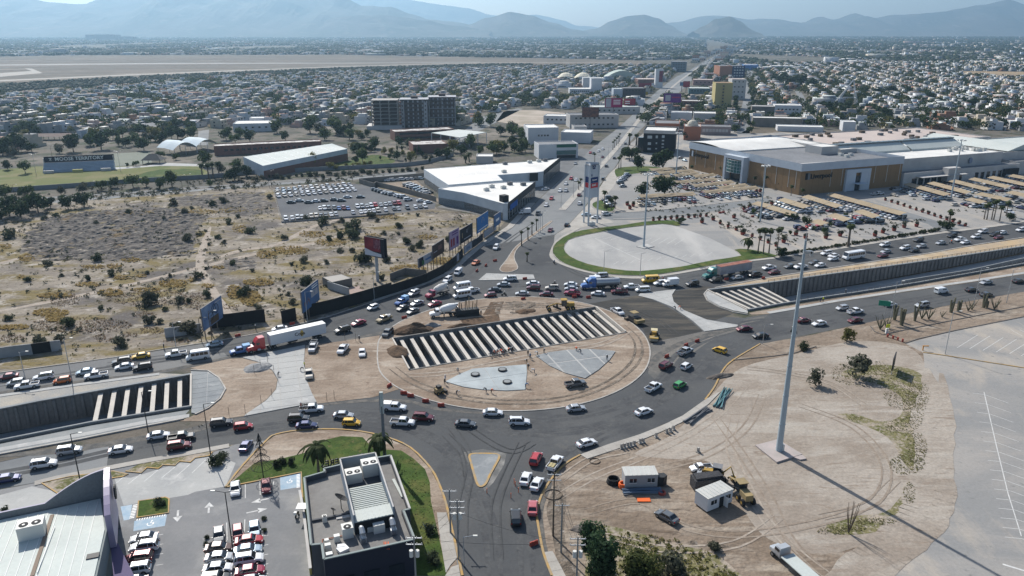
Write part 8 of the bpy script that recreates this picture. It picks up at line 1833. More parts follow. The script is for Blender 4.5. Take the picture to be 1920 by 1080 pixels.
merged('far_parked_cars',[(x,y,a,R.randrange(8))for x,y,a in far_cars[40:]]+blv,cm_+[M_black,M_cglass],sbm)
# ====== town houses
R.seed(77)
HW=[mat('house_'+n,c,col2=tuple(v*.85 for v in c),scale=.2)for n,c in(('white',(.60,.61,.62)),('cream',(.52,.46,.36)),('grey',(.30,.31,.32)),('pink',(.46,.33,.28)),('pale_blue',(.42,.48,.54)),('terracotta',(.32,.17,.11)))]
HN=['white','cream','grey','pinkish','pale blue','terracotta']
HP=[]
for s_ in range(8):
 r=random.Random(s_);w,d=r.uniform(8,11),r.uniform(11,15);h0=r.choice([3.2,3.4,6.2,6.4]);two=h0>5
 b=MB().box((0,0,h0/2),(w,d,h0));uw,ud=w*r.uniform(.5,.8),d*r.uniform(.35,.6);ux,uy=r.uniform(-.1,.1)*w,r.uniform(0,.2)*d;uh=2.6
 b.box((ux,uy,h0+uh/2),(uw,ud,uh));b.box((0,d/2+3,1.2),(w,.2,2.4)).box((0,-d/2-2.5,1.1),(w,.2,2.2))
 t=.35
 for(cx,cy,sx,sy,z)in((0,d/2-.1,w,.2,h0),(0,-d/2+.1,w,.2,h0),(w/2-.1,0,.2,d-.4,h0),(-w/2+.1,0,.2,d-.4,h0)):b.box((cx,cy,z+t/2),(sx,sy,t))
 rf=MB().box((0,0,h0+.06),(w-.5,d-.5,.1)).box((ux,uy,h0+uh+.06),(uw-.1,ud-.1,.12))
 if s_ in(2,5):rf=MB().quad([(-w/2-.3,-d/2,h0+uh*.3),(w/2+.3,-d/2,h0+uh*.3),(w/2+.3,0,h0+uh+.6),(-w/2-.3,0,h0+uh+.6)]).quad([(w/2+.3,d/2,h0+uh*.3),(-w/2-.3,d/2,h0+uh*.3),(-w/2-.3,0,h0+uh+.6),(w/2+.3,0,h0+uh+.6)])
 ws=[]
 for fl in range(2 if two else 1):
  for x in(-w*.27,w*.22):ws.append((x,-d/2-.02,1.7+fl*3,0))
  ws.append((w/2+.02,-d*.2,1.7+fl*3,1.5708));ws.append((-w/2-.02,d*.1,1.7+fl*3,1.5708))
 HP.append((b.mesh('wall',HW[0]),rf.mesh('roof',RW),ws,(ux+uw*.2,uy,h0+uh+.2),two))
win_me=MB().box((0,0,0),(1.7,.1,1.3)).mesh('window',M_darkglass);tank_me=MB().tube([(0,0,0),(0,0,1.2),(0,0,1.5)],[.55,.55,.2],8).mesh('water_tank',mat('tank_black',(.03,.03,.035)));door_me=MB().box((0,0,1.05),(1.1,.12,2.1)).mesh('door',M_wood)
M_roofs=[RW,RW,M_roofgrey,M_roofgrey,M_roofpale,mat('roof_red_tile',(.26,.12,.08),col2=(.20,.10,.07),scale=.6),mat('roof_dusty',(.33,.29,.25)),MATS['roof_dusty'],mat('roof_brown',(.20,.15,.12))]
EXP=[GP(p)for p in([(900,216),(985,198),(1070,212),(1040,232),(880,262),(840,292),(820,292)],[(362,243),(396,240),(396,276),(362,276)],[(1376,256),(1393,118),(1416,118),(1412,256)],[(1484,168),(1504,166),(1540,232),(1520,238)],[(1400,250),(1400,238),(1510,232),(1520,250)],[(1055,400),(1040,436),(1180,270),(1320,110),(1420,85),(1330,100),(1210,180),(1080,290),(980,395)],[(1790,133),(2100,136),(2100,158),(1900,150),(1790,142)],[(400,240),(480,250),(570,250),(640,245),(700,262),(640,268),(480,262),(400,262)],[(-300,290),(120,286),(180,262),(330,240),(400,262),(410,340),(-300,400)])]
BLP=[tuple(p)for p in BL]+[tuple(p)for p in BR][::-1]
Z1=GP([(-500,215),(-100,182),(60,182),(160,172),(300,158),(450,148),(640,139),(870,133),(1010,128),(1190,125),(1290,127),(1240,165),(1195,200),(1160,205),(1000,205),(900,218),(860,236),(700,246),(690,236),(500,240),(400,240),(330,240),(260,248),(120,262),(60,282),(-500,320)])
Z2=GP([(1322,130),(1400,124),(1900,118),(2500,118),(2500,240),(1920,244),(1640,243),(1520,241),(1400,252),(1270,252),(1230,232),(1246,205),(1285,168)])
ug=Vector((cos(rad(75)),sin(rad(75))));vg=Vector((-ug.y,ug.x))
cands=[]
for j in range(-60,80):
 for i in range(20,185):
  for half in(0,1):
   q=ug*(i*12.4+U(-.8,.8))+vg*(j*44+(11 if half else-11)+U(-1,1))
   if q.y<480 or q.y>2150:continue
   z=1 if inside(q.x,q.y,Z1)else 2 if inside(q.x,q.y,Z2)else 0
   if not z or i%13==0:continue
   px,py=P(q.x,q.y)
   if px<-60 or px>1990:continue
   if any(e[0]<=px<=e[1]and e[2]-2<=py<=e[3]+3 for e in EXCL)and q.y<1300:
    if any(e[0]-2<=px<=e[1]+2 and e[3]-14<=py<=e[3]+4 for e in EXCL):continue
   if any(inside(q.x,q.y,e)for e in EXP):continue
   if R.random()<.16 or noise3(Vector((q.x/90,q.y/90,3)))>.33:cands.append((q.y,q.x,z,half,True,i,j));continue
   cands.append((q.y,q.x,z,half,False,i,j))
cands.sort()
nH,far_h,tree_spots=0,[],[]
def zone(px,py,z):
 if z==1:return 'left of the apartment blocks' if px<690 and py>190 else 'beyond the apartment blocks' if px<880 else 'between the airfield and the boulevard' if px>=880 else 'x'
 return 'right of the long street' if px<1560 else 'behind the mall' if px<1760 else 'right behind the mall'
for(y,x,z,half,gap,i,j)in cands:
 px,py=P(x,y)
 if gap:tree_spots.append((x,y));continue
 k=R.randrange(8);big_=R.random()<.07;wc=R.choice([0,0,0,1,1,2,2,2,3,4,5 if R.random()<.4 else 2]);rot=rad(-15)+(pi if half else 0)+R.choice([0,pi/2,0])+U(-.06,.06);rc=R.choice(M_roofs)if k not in(2,5)else R.choice(M_roofs[3:7])
 if R.random()<.8:tree_spots.append((x+vg.x*9+U(-4,4),y+vg.y*9+U(-4,4)))
 if nH<280:
  me,rf,ws,tk,two=HP[k];o=put('house',me,(x,y,0),rot);o.material_slots[0].link='OBJECT';o.material_slots[0].material=HW[wc]
  ro=put('roof',rf,parent=o);ro.material_slots[0].link='OBJECT';ro.material_slots[0].material=rc
  for(wx,wy,wz,wa)in ws:put('window',win_me,(wx,wy,wz),wa,o)
  put('door',door_me,(0,ws[0][1],0),0,o)
  if k%2==0 and k!=2:put('water_tank',tank_me,tk,0,ro)
  w_=zone(px,py,z);d_='two storey' if two else 'low';rr_='red roofed' if rc is M_roofs[5]else 'pitched roof' if k in(2,5)else 'flat roofed'
  tag(o,None,'house','town houses '+w_);later(o,f'{HN[wc]} {d_} {rr_} house',w_);nH+=1
 else:far_h.append((x,y,rot,9 if big_ else k,wc,rc))
R.shuffle(tree_spots);tree_spots.sort(key=lambda t:t[1]);fart=[]
nT=0
for n_,(x,y)in enumerate(tree_spots):
 if nT<20 and y<900:tree(R.choice(['green','dark','dark','green','yellow']),x,y,U(.9,1.5),'among the town houses');nT+=1
 else:fart.append((x,y,U(3.2,6.0)))
for i in range(66):
 t=.47+.5*i/65;sd=i%2;A,B=interp(BL,t),interp(BR,t);d=(interp(BL,min(t+.01,1))-A).normalized();n=Vector((-d.y,d.x))*(1 if sd==0 else-1);q=(A if sd==0 else B)+n*U(16,30);px,py=P(q.x,q.y)
 if any(e[0]-3<=px<=e[1]+3 and e[2]-3<=py<=e[3]+3 for e in EXCL):continue
 w,dd,hh=U(14,34),U(14,26),R.choice([5,6,7,9,12,16]);ca,sa=d.x,d.y;pl2=[(q.x+x*ca-y*sa,q.y+x*sa+y*ca)for x,y in((-w/2,-dd/2),(w/2,-dd/2),(w/2,dd/2),(-w/2,dd/2))]
 wc=R.randrange(6);r=block('shop_building',pl2,hh,HW[wc],R.choice([RW,M_roofgrey,M_roofpale]),.6,.4);wins(r,pl2[3],pl2[0],hh*.5,3,hh*.3,3);wins(r,pl2[0],pl2[1],hh*.5,3,hh*.3,5);tag(r,None,'shop','shops along the boulevard');r.location=(0,0,0);LABELQ.setdefault((f'{HN[wc]} shop building','along the %s side of the boulevard'%('left' if sd==0 else 'right')),[]).append((px,r))
 if i%3==0:p_=q-n*12;tree('dark',p_.x,p_.y,U(.9,1.4),'along the boulevard fronts')
rng=np.random.default_rng(4)
def mass(name,V,F,mats,mi,nv):
 me=bpy.data.meshes.new(name);me.vertices.add(len(V));me.vertices.foreach_set('co',V.astype(np.float32).ravel());me.loops.add(F.size);me.loops.foreach_set('vertex_index',F.astype(np.int32).ravel());n=len(F)
 me.polygons.add(n);me.polygons.foreach_set('loop_start',np.arange(n,dtype=np.int32)*F.shape[1]);me.polygons.foreach_set('loop_total',np.full(n,F.shape[1],np.int32));me.polygons.foreach_set('material_index',mi.astype(np.int32))
 for m_ in mats:me.materials.append(m_)
 me.update(calc_edges=True);o=link(bpy.data.objects.new(name,me));o['kind']='stuff';return o
def boxes(name,X,Y,Wd,Dp,Hh,A,wi,ri,mats,Z=0.0):
 n=len(X);c,s=np.cos(A),np.sin(A);cx=np.array([-1,1,1,-1,-1,1,1,-1])*.5;cy=np.array([-1,-1,1,1,-1,-1,1,1])*.5;cz=np.array([0,0,0,0,1,1,1,1.])
 lx,ly=cx[None]*Wd[:,None],cy[None]*Dp[:,None];V=np.stack([X[:,None]+lx*c[:,None]-ly*s[:,None],Y[:,None]+lx*s[:,None]+ly*c[:,None],Z+cz[None]*Hh[:,None]*np.ones((n,1))],-1).reshape(-1,3)
 f=np.array([[4,5,6,7],[0,1,5,4],[1,2,6,5],[2,3,7,6],[3,0,4,7]]);F=(f[None]+8*np.arange(n)[:,None,None]).reshape(-1,4)
 mi=np.stack([ri,wi,wi,wi,wi],1).reshape(-1);return mass(name,V,F,mats,mi,8)
fm=HW+[RW,M_roofgrey,M_roofpale,M_roofs[5],M_roofs[6],M_roofs[8]]
wmap={id(m_):i for i,m_ in enumerate(fm)}
A_=np.array([(x,y,a,k,wc,wmap.get(id(rc),6))for x,y,a,k,wc,rc in far_h]);n=len(A_)
X,Y=A_[:,0],A_[:,1];bg=np.where(A_[:,3]==9,2.3,1);Wd,Dp=rng.uniform(8,11,n)*bg,rng.uniform(10,15,n)*bg;Hh=rng.choice([3.4,6.4,6.4],n)
boxes('far_houses',X,Y,Wd,Dp,Hh,A_[:,2],A_[:,4].astype(int),A_[:,5].astype(int),fm)
boxes('far_houses_upper_rooms',X+rng.uniform(-1.5,1.5,n),Y+rng.uniform(-1.5,1.5,n),Wd*.55,Dp*.45,Hh+2.7,A_[:,2],A_[:,4].astype(int),A_[:,5].astype(int),fm)
boxes('far_windows',X,Y,Wd*.55,Dp+.3,np.full(n,1.2),A_[:,2],np.zeros(n,int),np.zeros(n,int),[M_darkglass],Z=1.3)
FARP=[GP([(-300,107.5),(-300,72),(1320,69),(1326,100),(1290,112),(1190,113.5),(1100,110.5),(900,107.5),(640,102.5),(300,103),(150,103.5),(0,106)]),GP([(1330,125),(1400,123),(1500,121),(2300,121),(2300,70),(1300,69),(1385,86)])]
fx,fy=[],[]
tot=0
while tot<52000:
 u=rng.random(60000);D=1500+(10200-1500)*u**1.55;x=(rng.random(60000)*1.5-.75)*D
 for x_,d_ in zip(x,D):
  v=noise3(Vector((x_/500,d_/700,0)))
  if v<-.32:continue
  if inside(x_,d_,FARP[0])or inside(x_,d_,FARP[1]):
   if inside(x_,d_,BLP):continue
   fx.append(x_);fy.append(d_);tot+=1
   if tot>=52000:break
fx,fy=np.array(fx),np.array(fy);sc=1+(fy-1500)/5200
isb=rng.random(len(fx))<.34+.55*np.array([noise3(Vector((x_/260,y_/420,7)))for x_,y_ in zip(fx,fy)])
bx,by,bs=fx[isb],fy[isb],sc[isb];nb=len(bx);big=rng.random(nb)<.04
Wd=rng.uniform(7,15,nb)*bs*np.where(big,rng.uniform(2,5,nb),1);Dp=rng.uniform(8,14,nb)*bs*np.where(big,2.2,1);Hh=rng.uniform(2.6,6,nb)*np.where(rng.random(nb)<.015,2.6,1)*np.where(big,1.3,1)
boxes('far_city_buildings',bx,by,Wd,Dp,Hh,rng.choice([rad(-15),rad(75)],nb)+rng.normal(0,.05,nb),rng.choice([0,0,1,1,2,2,2,3,4,5],nb),np.where(big,rng.choice([6,8,7],nb),rng.choice([6,7,7,8,10,11,10,7],nb)),fm)
ico=bmesh.new();bmesh.ops.create_icosphere(ico,subdivisions=1,radius=1);IV=np.array([v.co[:]for v in ico.verts]);IF=np.array([[v.index for v in f.verts]for f in ico.faces]);ico.free()
def blobs(name,X,Y,S_,m):
 n=len(X);J=1+rng.uniform(-.28,.28,(n,len(IV)));V=IV[None]*J[...,None]*(S_[:,None,None]*np.array([1,1,.72])[None,None]);V[...,2]+=S_[:,None]*.55;V[...,2]=np.maximum(V[...,2],0);V[...,0]+=X[:,None];V[...,1]+=Y[:,None]
 F=(IF[None]+len(IV)*np.arange(n)[:,None,None]).reshape(-1,3);mi=np.repeat(rng.integers(0,len(m),n),len(IF));return mass(name,V.reshape(-1,3),F,m,mi,0)
tx,ty,ts=fx[~isb],fy[~isb],sc[~isb]
blobs('far_city_trees',tx,ty,rng.uniform(3.0,6.0,len(tx))*(.75+ts*.45),[M_leafd,M_leaf,M_leafd,M_leafg])
lv=np.array(fart+[(x+U(-8,8),y+U(-8,8),U(2.5,4.5))for x,y,s_ in fart]+[(x+U(-14,14),y+U(-10,10),U(2.5,5.5))for x,y,s_ in fart if R.random()<.95]);n=len(lv);K=60
cth=rng.uniform(0,6.28,(n,K));cz=rng.uniform(-.5,1,(n,K));rr=np.sqrt(1-np.clip(cz,-1,1)**2)*rng.uniform(.6,1.05,(n,K));S_=lv[:,2][:,None]
C=np.stack([lv[:,0][:,None]+S_*rr*np.cos(cth),lv[:,1][:,None]+S_*rr*np.sin(cth),S_*(.95+cz*.75)],-1).reshape(-1,3);C[:,2]=np.maximum(C[:,2],.6)
a=rng.normal(size=(n*K,3));a/=np.linalg.norm(a,axis=1)[:,None];b=np.cross(a,rng.normal(size=(n*K,3)));b/=np.linalg.norm(b,axis=1)[:,None];ls=rng.uniform(.6,1.3,(n*K,1))
V=np.stack([C-a*ls,C-b*ls*.7,C+a*ls,C+b*ls*.7],1).reshape(-1,3);F=np.arange(len(V)).reshape(-1,4)
mass('town_tree_mass',V,F,[M_leafd,M_leaf,M_leafy],np.repeat(rng.choice([0,0,1,1,2],n),K),0)
sp=GP([(-100,178),(0,158),(300,142),(640,128),(900,121),(1000,120),(1000,126),(870,129),(640,136),(450,145),(300,153),(0,175)]);sx,sy=[],[]
xs=[p[0]for p in sp];ys=[p[1]for p in sp]
while len(sx)<4200:
 x,y=U(-1000,200),U(min(ys),max(ys))
 if inside(x,y,sp):sx.append(x);sy.append(y)
blobs('airfield_scrub',np.array(sx),np.array(sy),rng.uniform(1.2,3.2,len(sx)),[M_leafg,M_leafd])
for i,(x,y,w,h_,lab)in enumerate([(972,68,60,46,'left of the pair of dark far towers'),(983,68,55,46,'right of the pair of dark far towers'),(195,76,240,45,'wide dark far block below the left mountains'),(240,76,130,30,'lower wide far block beside the dark one'),(1362,66,180,40,'pale far factory block before the cone shaped hill'),(1411,66,60,60,'slim far silo tower right of the cone shaped hill'),(1050,82,18,30,'white far tower in the middle of the plain'),(1190,84,90,30,'pale grey far block near the boulevard end')]):
 p=G(x,y);o=MB().box((0,0,h_/2),(w,w*.4,h_)).build('far_tower',M_roofgrey if i not in(6,)else M_whitewall);o.location=tuple(p);MB().box((0,0,h_+2),(w*.5,w*.2,4)).build('roof',M_roofpale,o);tag(o,lab,'tower')
for i,(x,hh)in enumerate([(505,70),(551,110),(598,110),(615,60)]):p=G(x,68);o=MB().tube([(0,0,0),(0,0,hh)],[9,6],8).build('chimney_stack',M_roofgrey);o.location=tuple(p);tag(o,f'{ordn(i + 1)} far chimney stack from the left below the mountains','chimney')
# ====== trucks
def wheels(root,xs,y,r,w=.3):
 wm=MB().tube([(0,-w/2,0),(0,w/2,0)],r,12,mi=0).tube([(0,-w/2-.01,0),(0,w/2+.01,0)],r*.5,8,mi=1).mesh('wheel',[M_black,M_rim])
 for x in xs:
  for s_ in(-1,1):put('wheel',wm,(x,s_*y,r),0,root)
def tractor(root,c,x0=0.0):
 b=MB();loft(b,[(x0-2.0,1.2,.6,3.9),(x0-.4,1.2,.6,3.9),(x0+.25,1.18,.6,3.3),(x0+.6,1.15,.6,2.75),(x0+.95,1.15,.6,1.95),(x0+2.5,1.05,.6,1.75),(x0+2.9,.9,.55,1.3)])
 cab=b.build('cab',c,root);MB().quad([(x0+.64,-1.0,2.68),(x0+.99,-1.0,2.0),(x0+.99,1.0,2.0),(x0+.64,1.0,2.68)]).box((x0-.1,0,2.4),(.9,2.44,.6)).build('window_glass',M_cglass,cab);MB().box((x0-3,0,.9),(5.5,1.0,.3)).build('chassis',M_dark,root);MB().box((x0+2.9,0,.75),(.2,2.2,.5)).build('bumper',M_metal,root)
 for s_ in(-1,1):MB().tube([(x0-.6,s_*1.25,.8),(x0+.2,s_*1.25,.8)],.32,8).build('fuel_tank',M_metal,root)
 wheels(root,(x0+1.9,x0-3.2,x0-4.5),1.0,.5,.35)
def semi(px,py,tx,ty,c,label,tm,tr_,Lt=15.8,art=None,rail=None):
 a,b=G(px,py,.5),G(tx,ty,.5);rz=atan2(a.y-b.y,a.x-b.x);root=empty('semi_truck',(a.x,a.y,.02),rz);tag(root,label,'semi truck','trucks in the traffic')
 tractor(root,c);t=MB().box((-4-Lt/2+.6,0,2.62),(Lt,2.55,2.85)).build('trailer',tm,root);MB().box((-4-Lt/2+.6,0,4.07),(Lt,2.57,.06)).build('trailer_roof',tr_,t)
 if rail:
  for i in range(26):MB().box((-4-Lt*(i+.5)/26+.6,0,2.62),(.08,2.66,2.7)).build('rib',rail,t)
 wheels(root,(-4-Lt+2.4,-4-Lt+3.7),1.05,.5,.4);MB().box((-4-Lt*.35,0,.95),(2.6,2.3,.5)).build('side_box',M_dark,root);MB().box((-9,0,.6),(.2,1.8,1.1)).build('landing_gear',M_dark,root)
 if art:art(t)
 return root
def copa(t):
 textobj('Copa',1.35,M_dark,t,(-11.6,1.30,2.7),(pi/2,0,pi),.02,bold=.02);mb=MB()
 for i in range(10):a0,a1=2*pi*i/10,2*pi*(i+1)/10;mb.quad([(-12.2,1.285,2.75),(-12.2-cos(a0)*.5,1.285,2.75+sin(a0)*.95),(-12.2-cos(a1)*.5,1.285,2.75+sin(a1)*.95)])
 mb.build('emblem',mat('emblem_gold',(.55,.38,.10)),t)
semi(482,655,600,628,paint('red'),'red semi truck pulling a long white box trailer on the far left road',mat('trailer_white',(.60,.62,.64)),M_white,art=copa)
semi(1331,520,1410,506,paint('teal'),'teal semi truck pulling a grey container with a rusty roof',mat('container_grey',(.42,.42,.44),col2=(.34,.32,.33),scale=.5),mat('rusty_red_roof',(.22,.07,.05),col2=(.30,.14,.10),scale=.5),14.5,rail=mat('rib_grey',(.36,.35,.37)))
def truck(px,py,dx,dy,label,name='truck',cat='truck',z=.02):p=G(px,py,.6);r=empty(name,(p.x,p.y,z),heading(px,py,dx,dy));tag(r,label,cat,'trucks in the traffic');return r
r=truck(1128,537,-20,1,'blue tanker truck with a long silver tank in the roundabout jam','tanker_truck');tractor(r,paint('blue'),4.2);MB().tube([(-6.2,0,2.2),(-5.9,0,2.2),(2.0,0,2.2),(2.3,0,2.2)],[.9,1.2,1.2,.9],14).build('tank',M_metal,r);wheels(r,(-4.8,-3.4),1.0,.5,.4);MB().box((-2,0,1.0),(8,1.2,.3)).build('chassis',M_dark,r)
def mixer(px,py,dx,dy,cc,dc,label,z=.02):
 r=truck(px,py,dx,dy,label,'cement_mixer','cement mixer',z);b=MB();loft(b,[(1.6,1.1,.6,2.6),(2.6,1.1,.6,2.6),(2.95,1.1,.6,1.7),(4.2,1.0,.6,1.5),(4.5,.85,.6,1.2)]);b.build('cab',cc,r);MB().quad([(2.66,-1,2.5),(2.98,-1,1.75),(2.98,1,1.75),(2.66,1,2.5)]).box((2.2,0,2.1),(.8,2.24,.5)).build('window_glass',M_cglass,r)
 MB().tube([(-3.9,0,3.1),(-3.4,0,3.0),(-1.6,0,2.6),(.6,0,2.2),(1.3,0,2.1)],[.5,.85,1.25,1.05,.5],14).build('drum',dc,r);MB().box((-.8,0,1.0),(8,1.1,.3)).build('chassis',M_dark,r);MB().tube([(-4.0,0,2.6),(-4.6,0,1.5)],.3,6).box((-3.9,0,3.5),(.8,.9,.5)).build('chute',M_metal,r);MB().box((1.4,.9,1.4),(.5,.5,.9)).build('water_tank',M_metal,r);wheels(r,(3.5,-1.9,-3.2),1.0,.5,.4);return r
mixer(820,552,-20,6,paint('crimson'),mat('drum_pale',(.60,.58,.55)),'red and orange cement mixer with a pale drum in the traffic')
r=mixer(833,590,-20,2,paint('white'),M_white,'white cement mixer parked on the island beside the earth pit',.15)
r=truck(1487,1060,-18,-16,'empty silver flatbed truck cut by the lower edge','flatbed_truck',z=.05);b=MB();loft(b,[(2.0,1.1,.6,2.5),(3.2,1.1,.6,2.4),(3.6,1.05,.6,1.6),(4.6,.95,.6,1.35)]);b.build('cab',paint('silver'),r);MB().box((2.7,0,2.0),(1.0,2.24,.5)).build('window_glass',M_cglass,r);wheels(r,(3.6,),1.0,.45,.35);MB().box((-2.2,0,1.35),(7.5,2.5,.15)).build('flatbed',M_roofpale,r);wheels(r,(-4.6,-3.3),1.05,.5,.4)
# ====== construction machines
M_cat=mat('machine_yellow',(.42,.27,.05),col2=(.32,.21,.06),scale=.8);M_catd=mat('dusty_yellow',(.33,.25,.12),col2=(.24,.19,.11),scale=.8)
def bigwheels(root,spots,r,w=.5):
 wm=MB().tube([(0,-w/2,0),(0,w/2,0)],r,14,mi=0).tube([(0,-w/2-.02,0),(0,w/2+.02,0)],r*.45,8,mi=1).mesh('wheel',[M_black,M_cat])
 for x,y in spots:put('wheel',wm,(x,y,r),0,root)
def grader(px,py,dx,dy,label,z,m):
 r=truck(px,py,dx,dy,label,'road_grader','grader',z);r['group']='construction machines';MB().box((-2.6,0,1.65),(2.6,1.5,1.2)).build('engine_cover',m,r);MB().box((-.7,0,2.3),(1.5,1.6,1.9)).build('cab',M_darkglass,r);MB().box((-.7,0,3.32),(1.9,1.9,.12)).build('cab_roof',m,r);MB().tube([(0,0,1.7),(1.6,0,2.1),(3.6,0,1.5),(4.2,0,.9)],[.25,.2,.2,.2],6).build('frame',m,r);MB().box((1.4,0,.7),(.25,3.8,.7),rz=.5).tube([(1.5,0,1.9),(1.4,0,.8)],.3,6).build('blade',M_dark,r)
 bigwheels(r,[(-3.4,-1.05),(-3.4,1.05),(-1.8,-1.05),(-1.8,1.05),(4.1,-.95),(4.1,.95)],.66);return r
grader(1053,578,-20,1,'yellow road grader on the island above the beams',.15,M_cat);grader(1385,922,-12,-14,'dusty yellow road grader parked behind the white site cabin',.02,M_catd)
r=truck(1340,892,-20,-4,'yellow backhoe loader beside the dusty grader','backhoe_loader','backhoe',.02);r['group']='construction machines';MB().box((1.2,0,1.3),(1.8,1.1,.9)).build('bonnet',M_cat,r);MB().box((-.4,0,1.9),(1.5,1.5,1.7)).build('cab',M_darkglass,r);MB().box((-.4,0,2.85),(1.8,1.7,.12)).build('cab_roof',M_roofgrey,r);MB().tube([(1,.6,1.5),(2.6,.6,.8)],.12,5).tube([(1,-.6,1.5),(2.6,-.6,.8)],.12,5).build('loader_arm',M_cat,r);MB().box((2.9,0,.5),(.8,2.2,.8)).build('bucket',M_metal,r);MB().tube([(-1.3,0,1.4),(-2.8,0,3.2),(-3.6,0,1.2)],.16,5).box((-3.6,0,.9),(.6,.6,.6)).build('digging_arm',M_cat,r);bigwheels(r,[(-.9,-.95),(-.9,.95)],.75);bigwheels(r,[(1.6,-.85),(1.6,.85)],.5,.35)
r=truck(1226,632,0,12,'cream canopied drum roller at the island kerb','drum_roller','road roller',.02);r['group']='construction machines';MB().tube([(2.0,-1.05,.72),(2.0,1.05,.72)],.72,18).build('drum',mat('drum_steel',(.34,.32,.26),rough=.5),r);MB().box((2.0,0,1.3),(1.9,2.4,.2)).box((.9,0,1.0),(1.0,.7,.6)).build('drum_frame',M_cat,r);MB().box((-1.5,0,1.3),(1.8,1.4,1.0)).build('engine_cover',M_cat,r);MB().box((-.2,0,2.75),(1.9,1.8,.14)).build('canopy',mat('cream_canopy',(.52,.46,.30)),r)
for x,y in((-1,-.7),(-1,.7),(.6,-.7),(.6,.7)):MB().tube([(x,y,1.3),(x,y,2.7)],.05,5).build('canopy_post',M_dark,r)
bigwheels(r,[(-1.4,-.95),(-1.4,.95)],.72)
r=truck(1190,600,16,9,'dark asphalt paving machine behind the white pickup','asphalt_paver','paver',.02);r['group']='construction machines';MB().box((0,0,1.2),(3.4,2.3,1.3)).build('body',M_dark,r);MB().box((2.4,0,1.1),(1.6,2.9,.9)).build('hopper',M_catd,r);MB().box((-2.3,0,.5),(1.1,3.8,.6)).build('screed',M_wood,r);MB().box((-.4,0,3.0),(2.2,2.0,.12)).tube([(-1.3,.9,1.8),(-1.3,.9,3)],.05,5).tube([(.6,-.9,1.8),(.6,-.9,3)],.05,5).build('canopy',M_catd,r)
for s_ in(-1,1):MB().box((0,s_*1.1,.45),(3.6,.45,.85)).build('crawler_track',M_black,r)
def skid(px,py,dx,dy,label,z=.15):r=truck(px,py,dx,dy,label,'skid_steer','skid steer',z);r['group']='construction machines';MB().box((0,0,1.0),(1.9,1.2,1.0)).build('body',M_catd,r);MB().box((0,0,1.8),(1.0,1.1,.7)).build('cab',M_dark,r);MB().box((1.6,0,.4),(.6,1.7,.6)).build('bucket',M_dark,r);MB().tube([(-.8,.7,1.6),(1.5,.7,.6)],.1,5).tube([(-.8,-.7,1.6),(1.5,-.7,.6)],.1,5).build('lift_arm',M_catd,r);bigwheels(r,[(-.6,-.7),(-.6,.7),(.6,-.7),(.6,.7)],.4,.3)
skid(823,735,16,-5,'small yellow skid steer at the lower left of the island')
r=truck(876,588,-20,2,'dark dense rig of drilling gear beside the white cement mixer','drill_rig','drill rig',.15);r['group']='construction machines';MB().box((0,0,1.2),(7,2.2,1.6)).build('base',M_dark,r)
for i in range(9):MB().tube([(-3+i*.75,U(-.8,.8),1.5),(-3+i*.75+U(-.4,.4),U(-.8,.8),U(3,5.4))],.13,5).build('mast_tube',R.choice([M_dark,M_catd,M_wood]),r)
for s_ in(-1,1):MB().box((0,s_*1.2,.5),(7,.4,.9)).build('crawler_track',M_black,r)
p=G(1345,925);o=MB().prism([(-3,-1.3),(3,-1.2),(3.1,1.2),(-2.9,1.3)],0,2.2).prism([(-2.7,-1.0),(2.7,-.9),(2.6,.9),(-2.5,1)],2.2,2.6).build('covered_stack',mat('black_tarpaulin',(.035,.036,.04),bump=.2,col2=(.05,.05,.055),scale=1));o.location=(G(1325,912).x,G(1325,912).y,0);o.rotation_euler.z=.2;tag(o,'stack of goods under a black tarpaulin behind the white cabin','covered stack')
def heap(name,px,py,rx,ry,h_,m,label=None,z=.1,seed=0):
 c=G(px,py);V,F=[],[];n,k=22,7
 for j in range(k+1):
  for i in range(n):
   a=2*pi*i/n;q=j/k;nz=noise3(Vector((cos(a)*2*q,sin(a)*2*q,seed)));V.append((cos(a)*rx*q*(1+nz*.25),sin(a)*ry*q*(1+nz*.25),h_*max(0,(1-q)**.8+nz*.3*(1-q))-(.1 if j==k else 0)))
 for j in range(k):
  for i in range(n):F.append((j*n+i,(j+1)*n+i,(j+1)*n+(i+1)%n,j*n+(i+1)%n))
 me=bpy.data.meshes.new(name);me.from_pydata(V,[],F);me.materials.append(m);o=link(bpy.data.objects.new(name,me));o.location=(c.x,c.y,z);o.rotation_euler.z=.35
 if label:tag(o,label,'heap','heaps of soil and gravel')
 else:o['kind']='stuff'
 return o
M_soil=ground_mat('dark_soil',[(.13,.085,.055),((.085,.06,.042),.6,.42,.6)],bump=.3,bscale=1.5);M_grav=ground_mat('gravel_grey',[(.22,.225,.23),((.30,.30,.295),.7,.42,.6)],bump=.2,bscale=2)
heap('soil_heap',775,621,6.5,3.0,2.6,M_soil,'dark soil heap at the left end of the beams');heap('soil_heap',745,660,2.8,4.5,1.4,M_soil,'low dark soil heap left of the trench end wall',seed=3);heap('gravel_heap',484,690,3.8,3.0,1.0,M_grav,'grey gravel heap beside the left concrete tongue',seed=5);heap('soil_heap',865,612,5,1.2,.9,M_soil,'narrow soil ridge above the beams',seed=8);heap('soil_heap',985,585,3.5,2.2,.8,M_soil,'loose soil mound left of the yellow grader',seed=9);heap('rubble_heap',1350,706,4,1.3,.7,M_rub,'rubble heap beside the yellow kerb right of the roundabout',seed=4);heap('rubble_heap',1092,990,2.4,1.2,.6,M_rub,'grey rubble with white scraps near the utility poles',z=.02,seed=6)
heap('rubble_heap',640,527,3,1.6,.6,M_rub,'rubble beside the ruined hut',z=.02,seed=12);heap('pale_sacks',808,613,3.6,.8,1.3,M_grav,'row of grey sacks on the trench wall beside the soil heap',z=.1,seed=13)
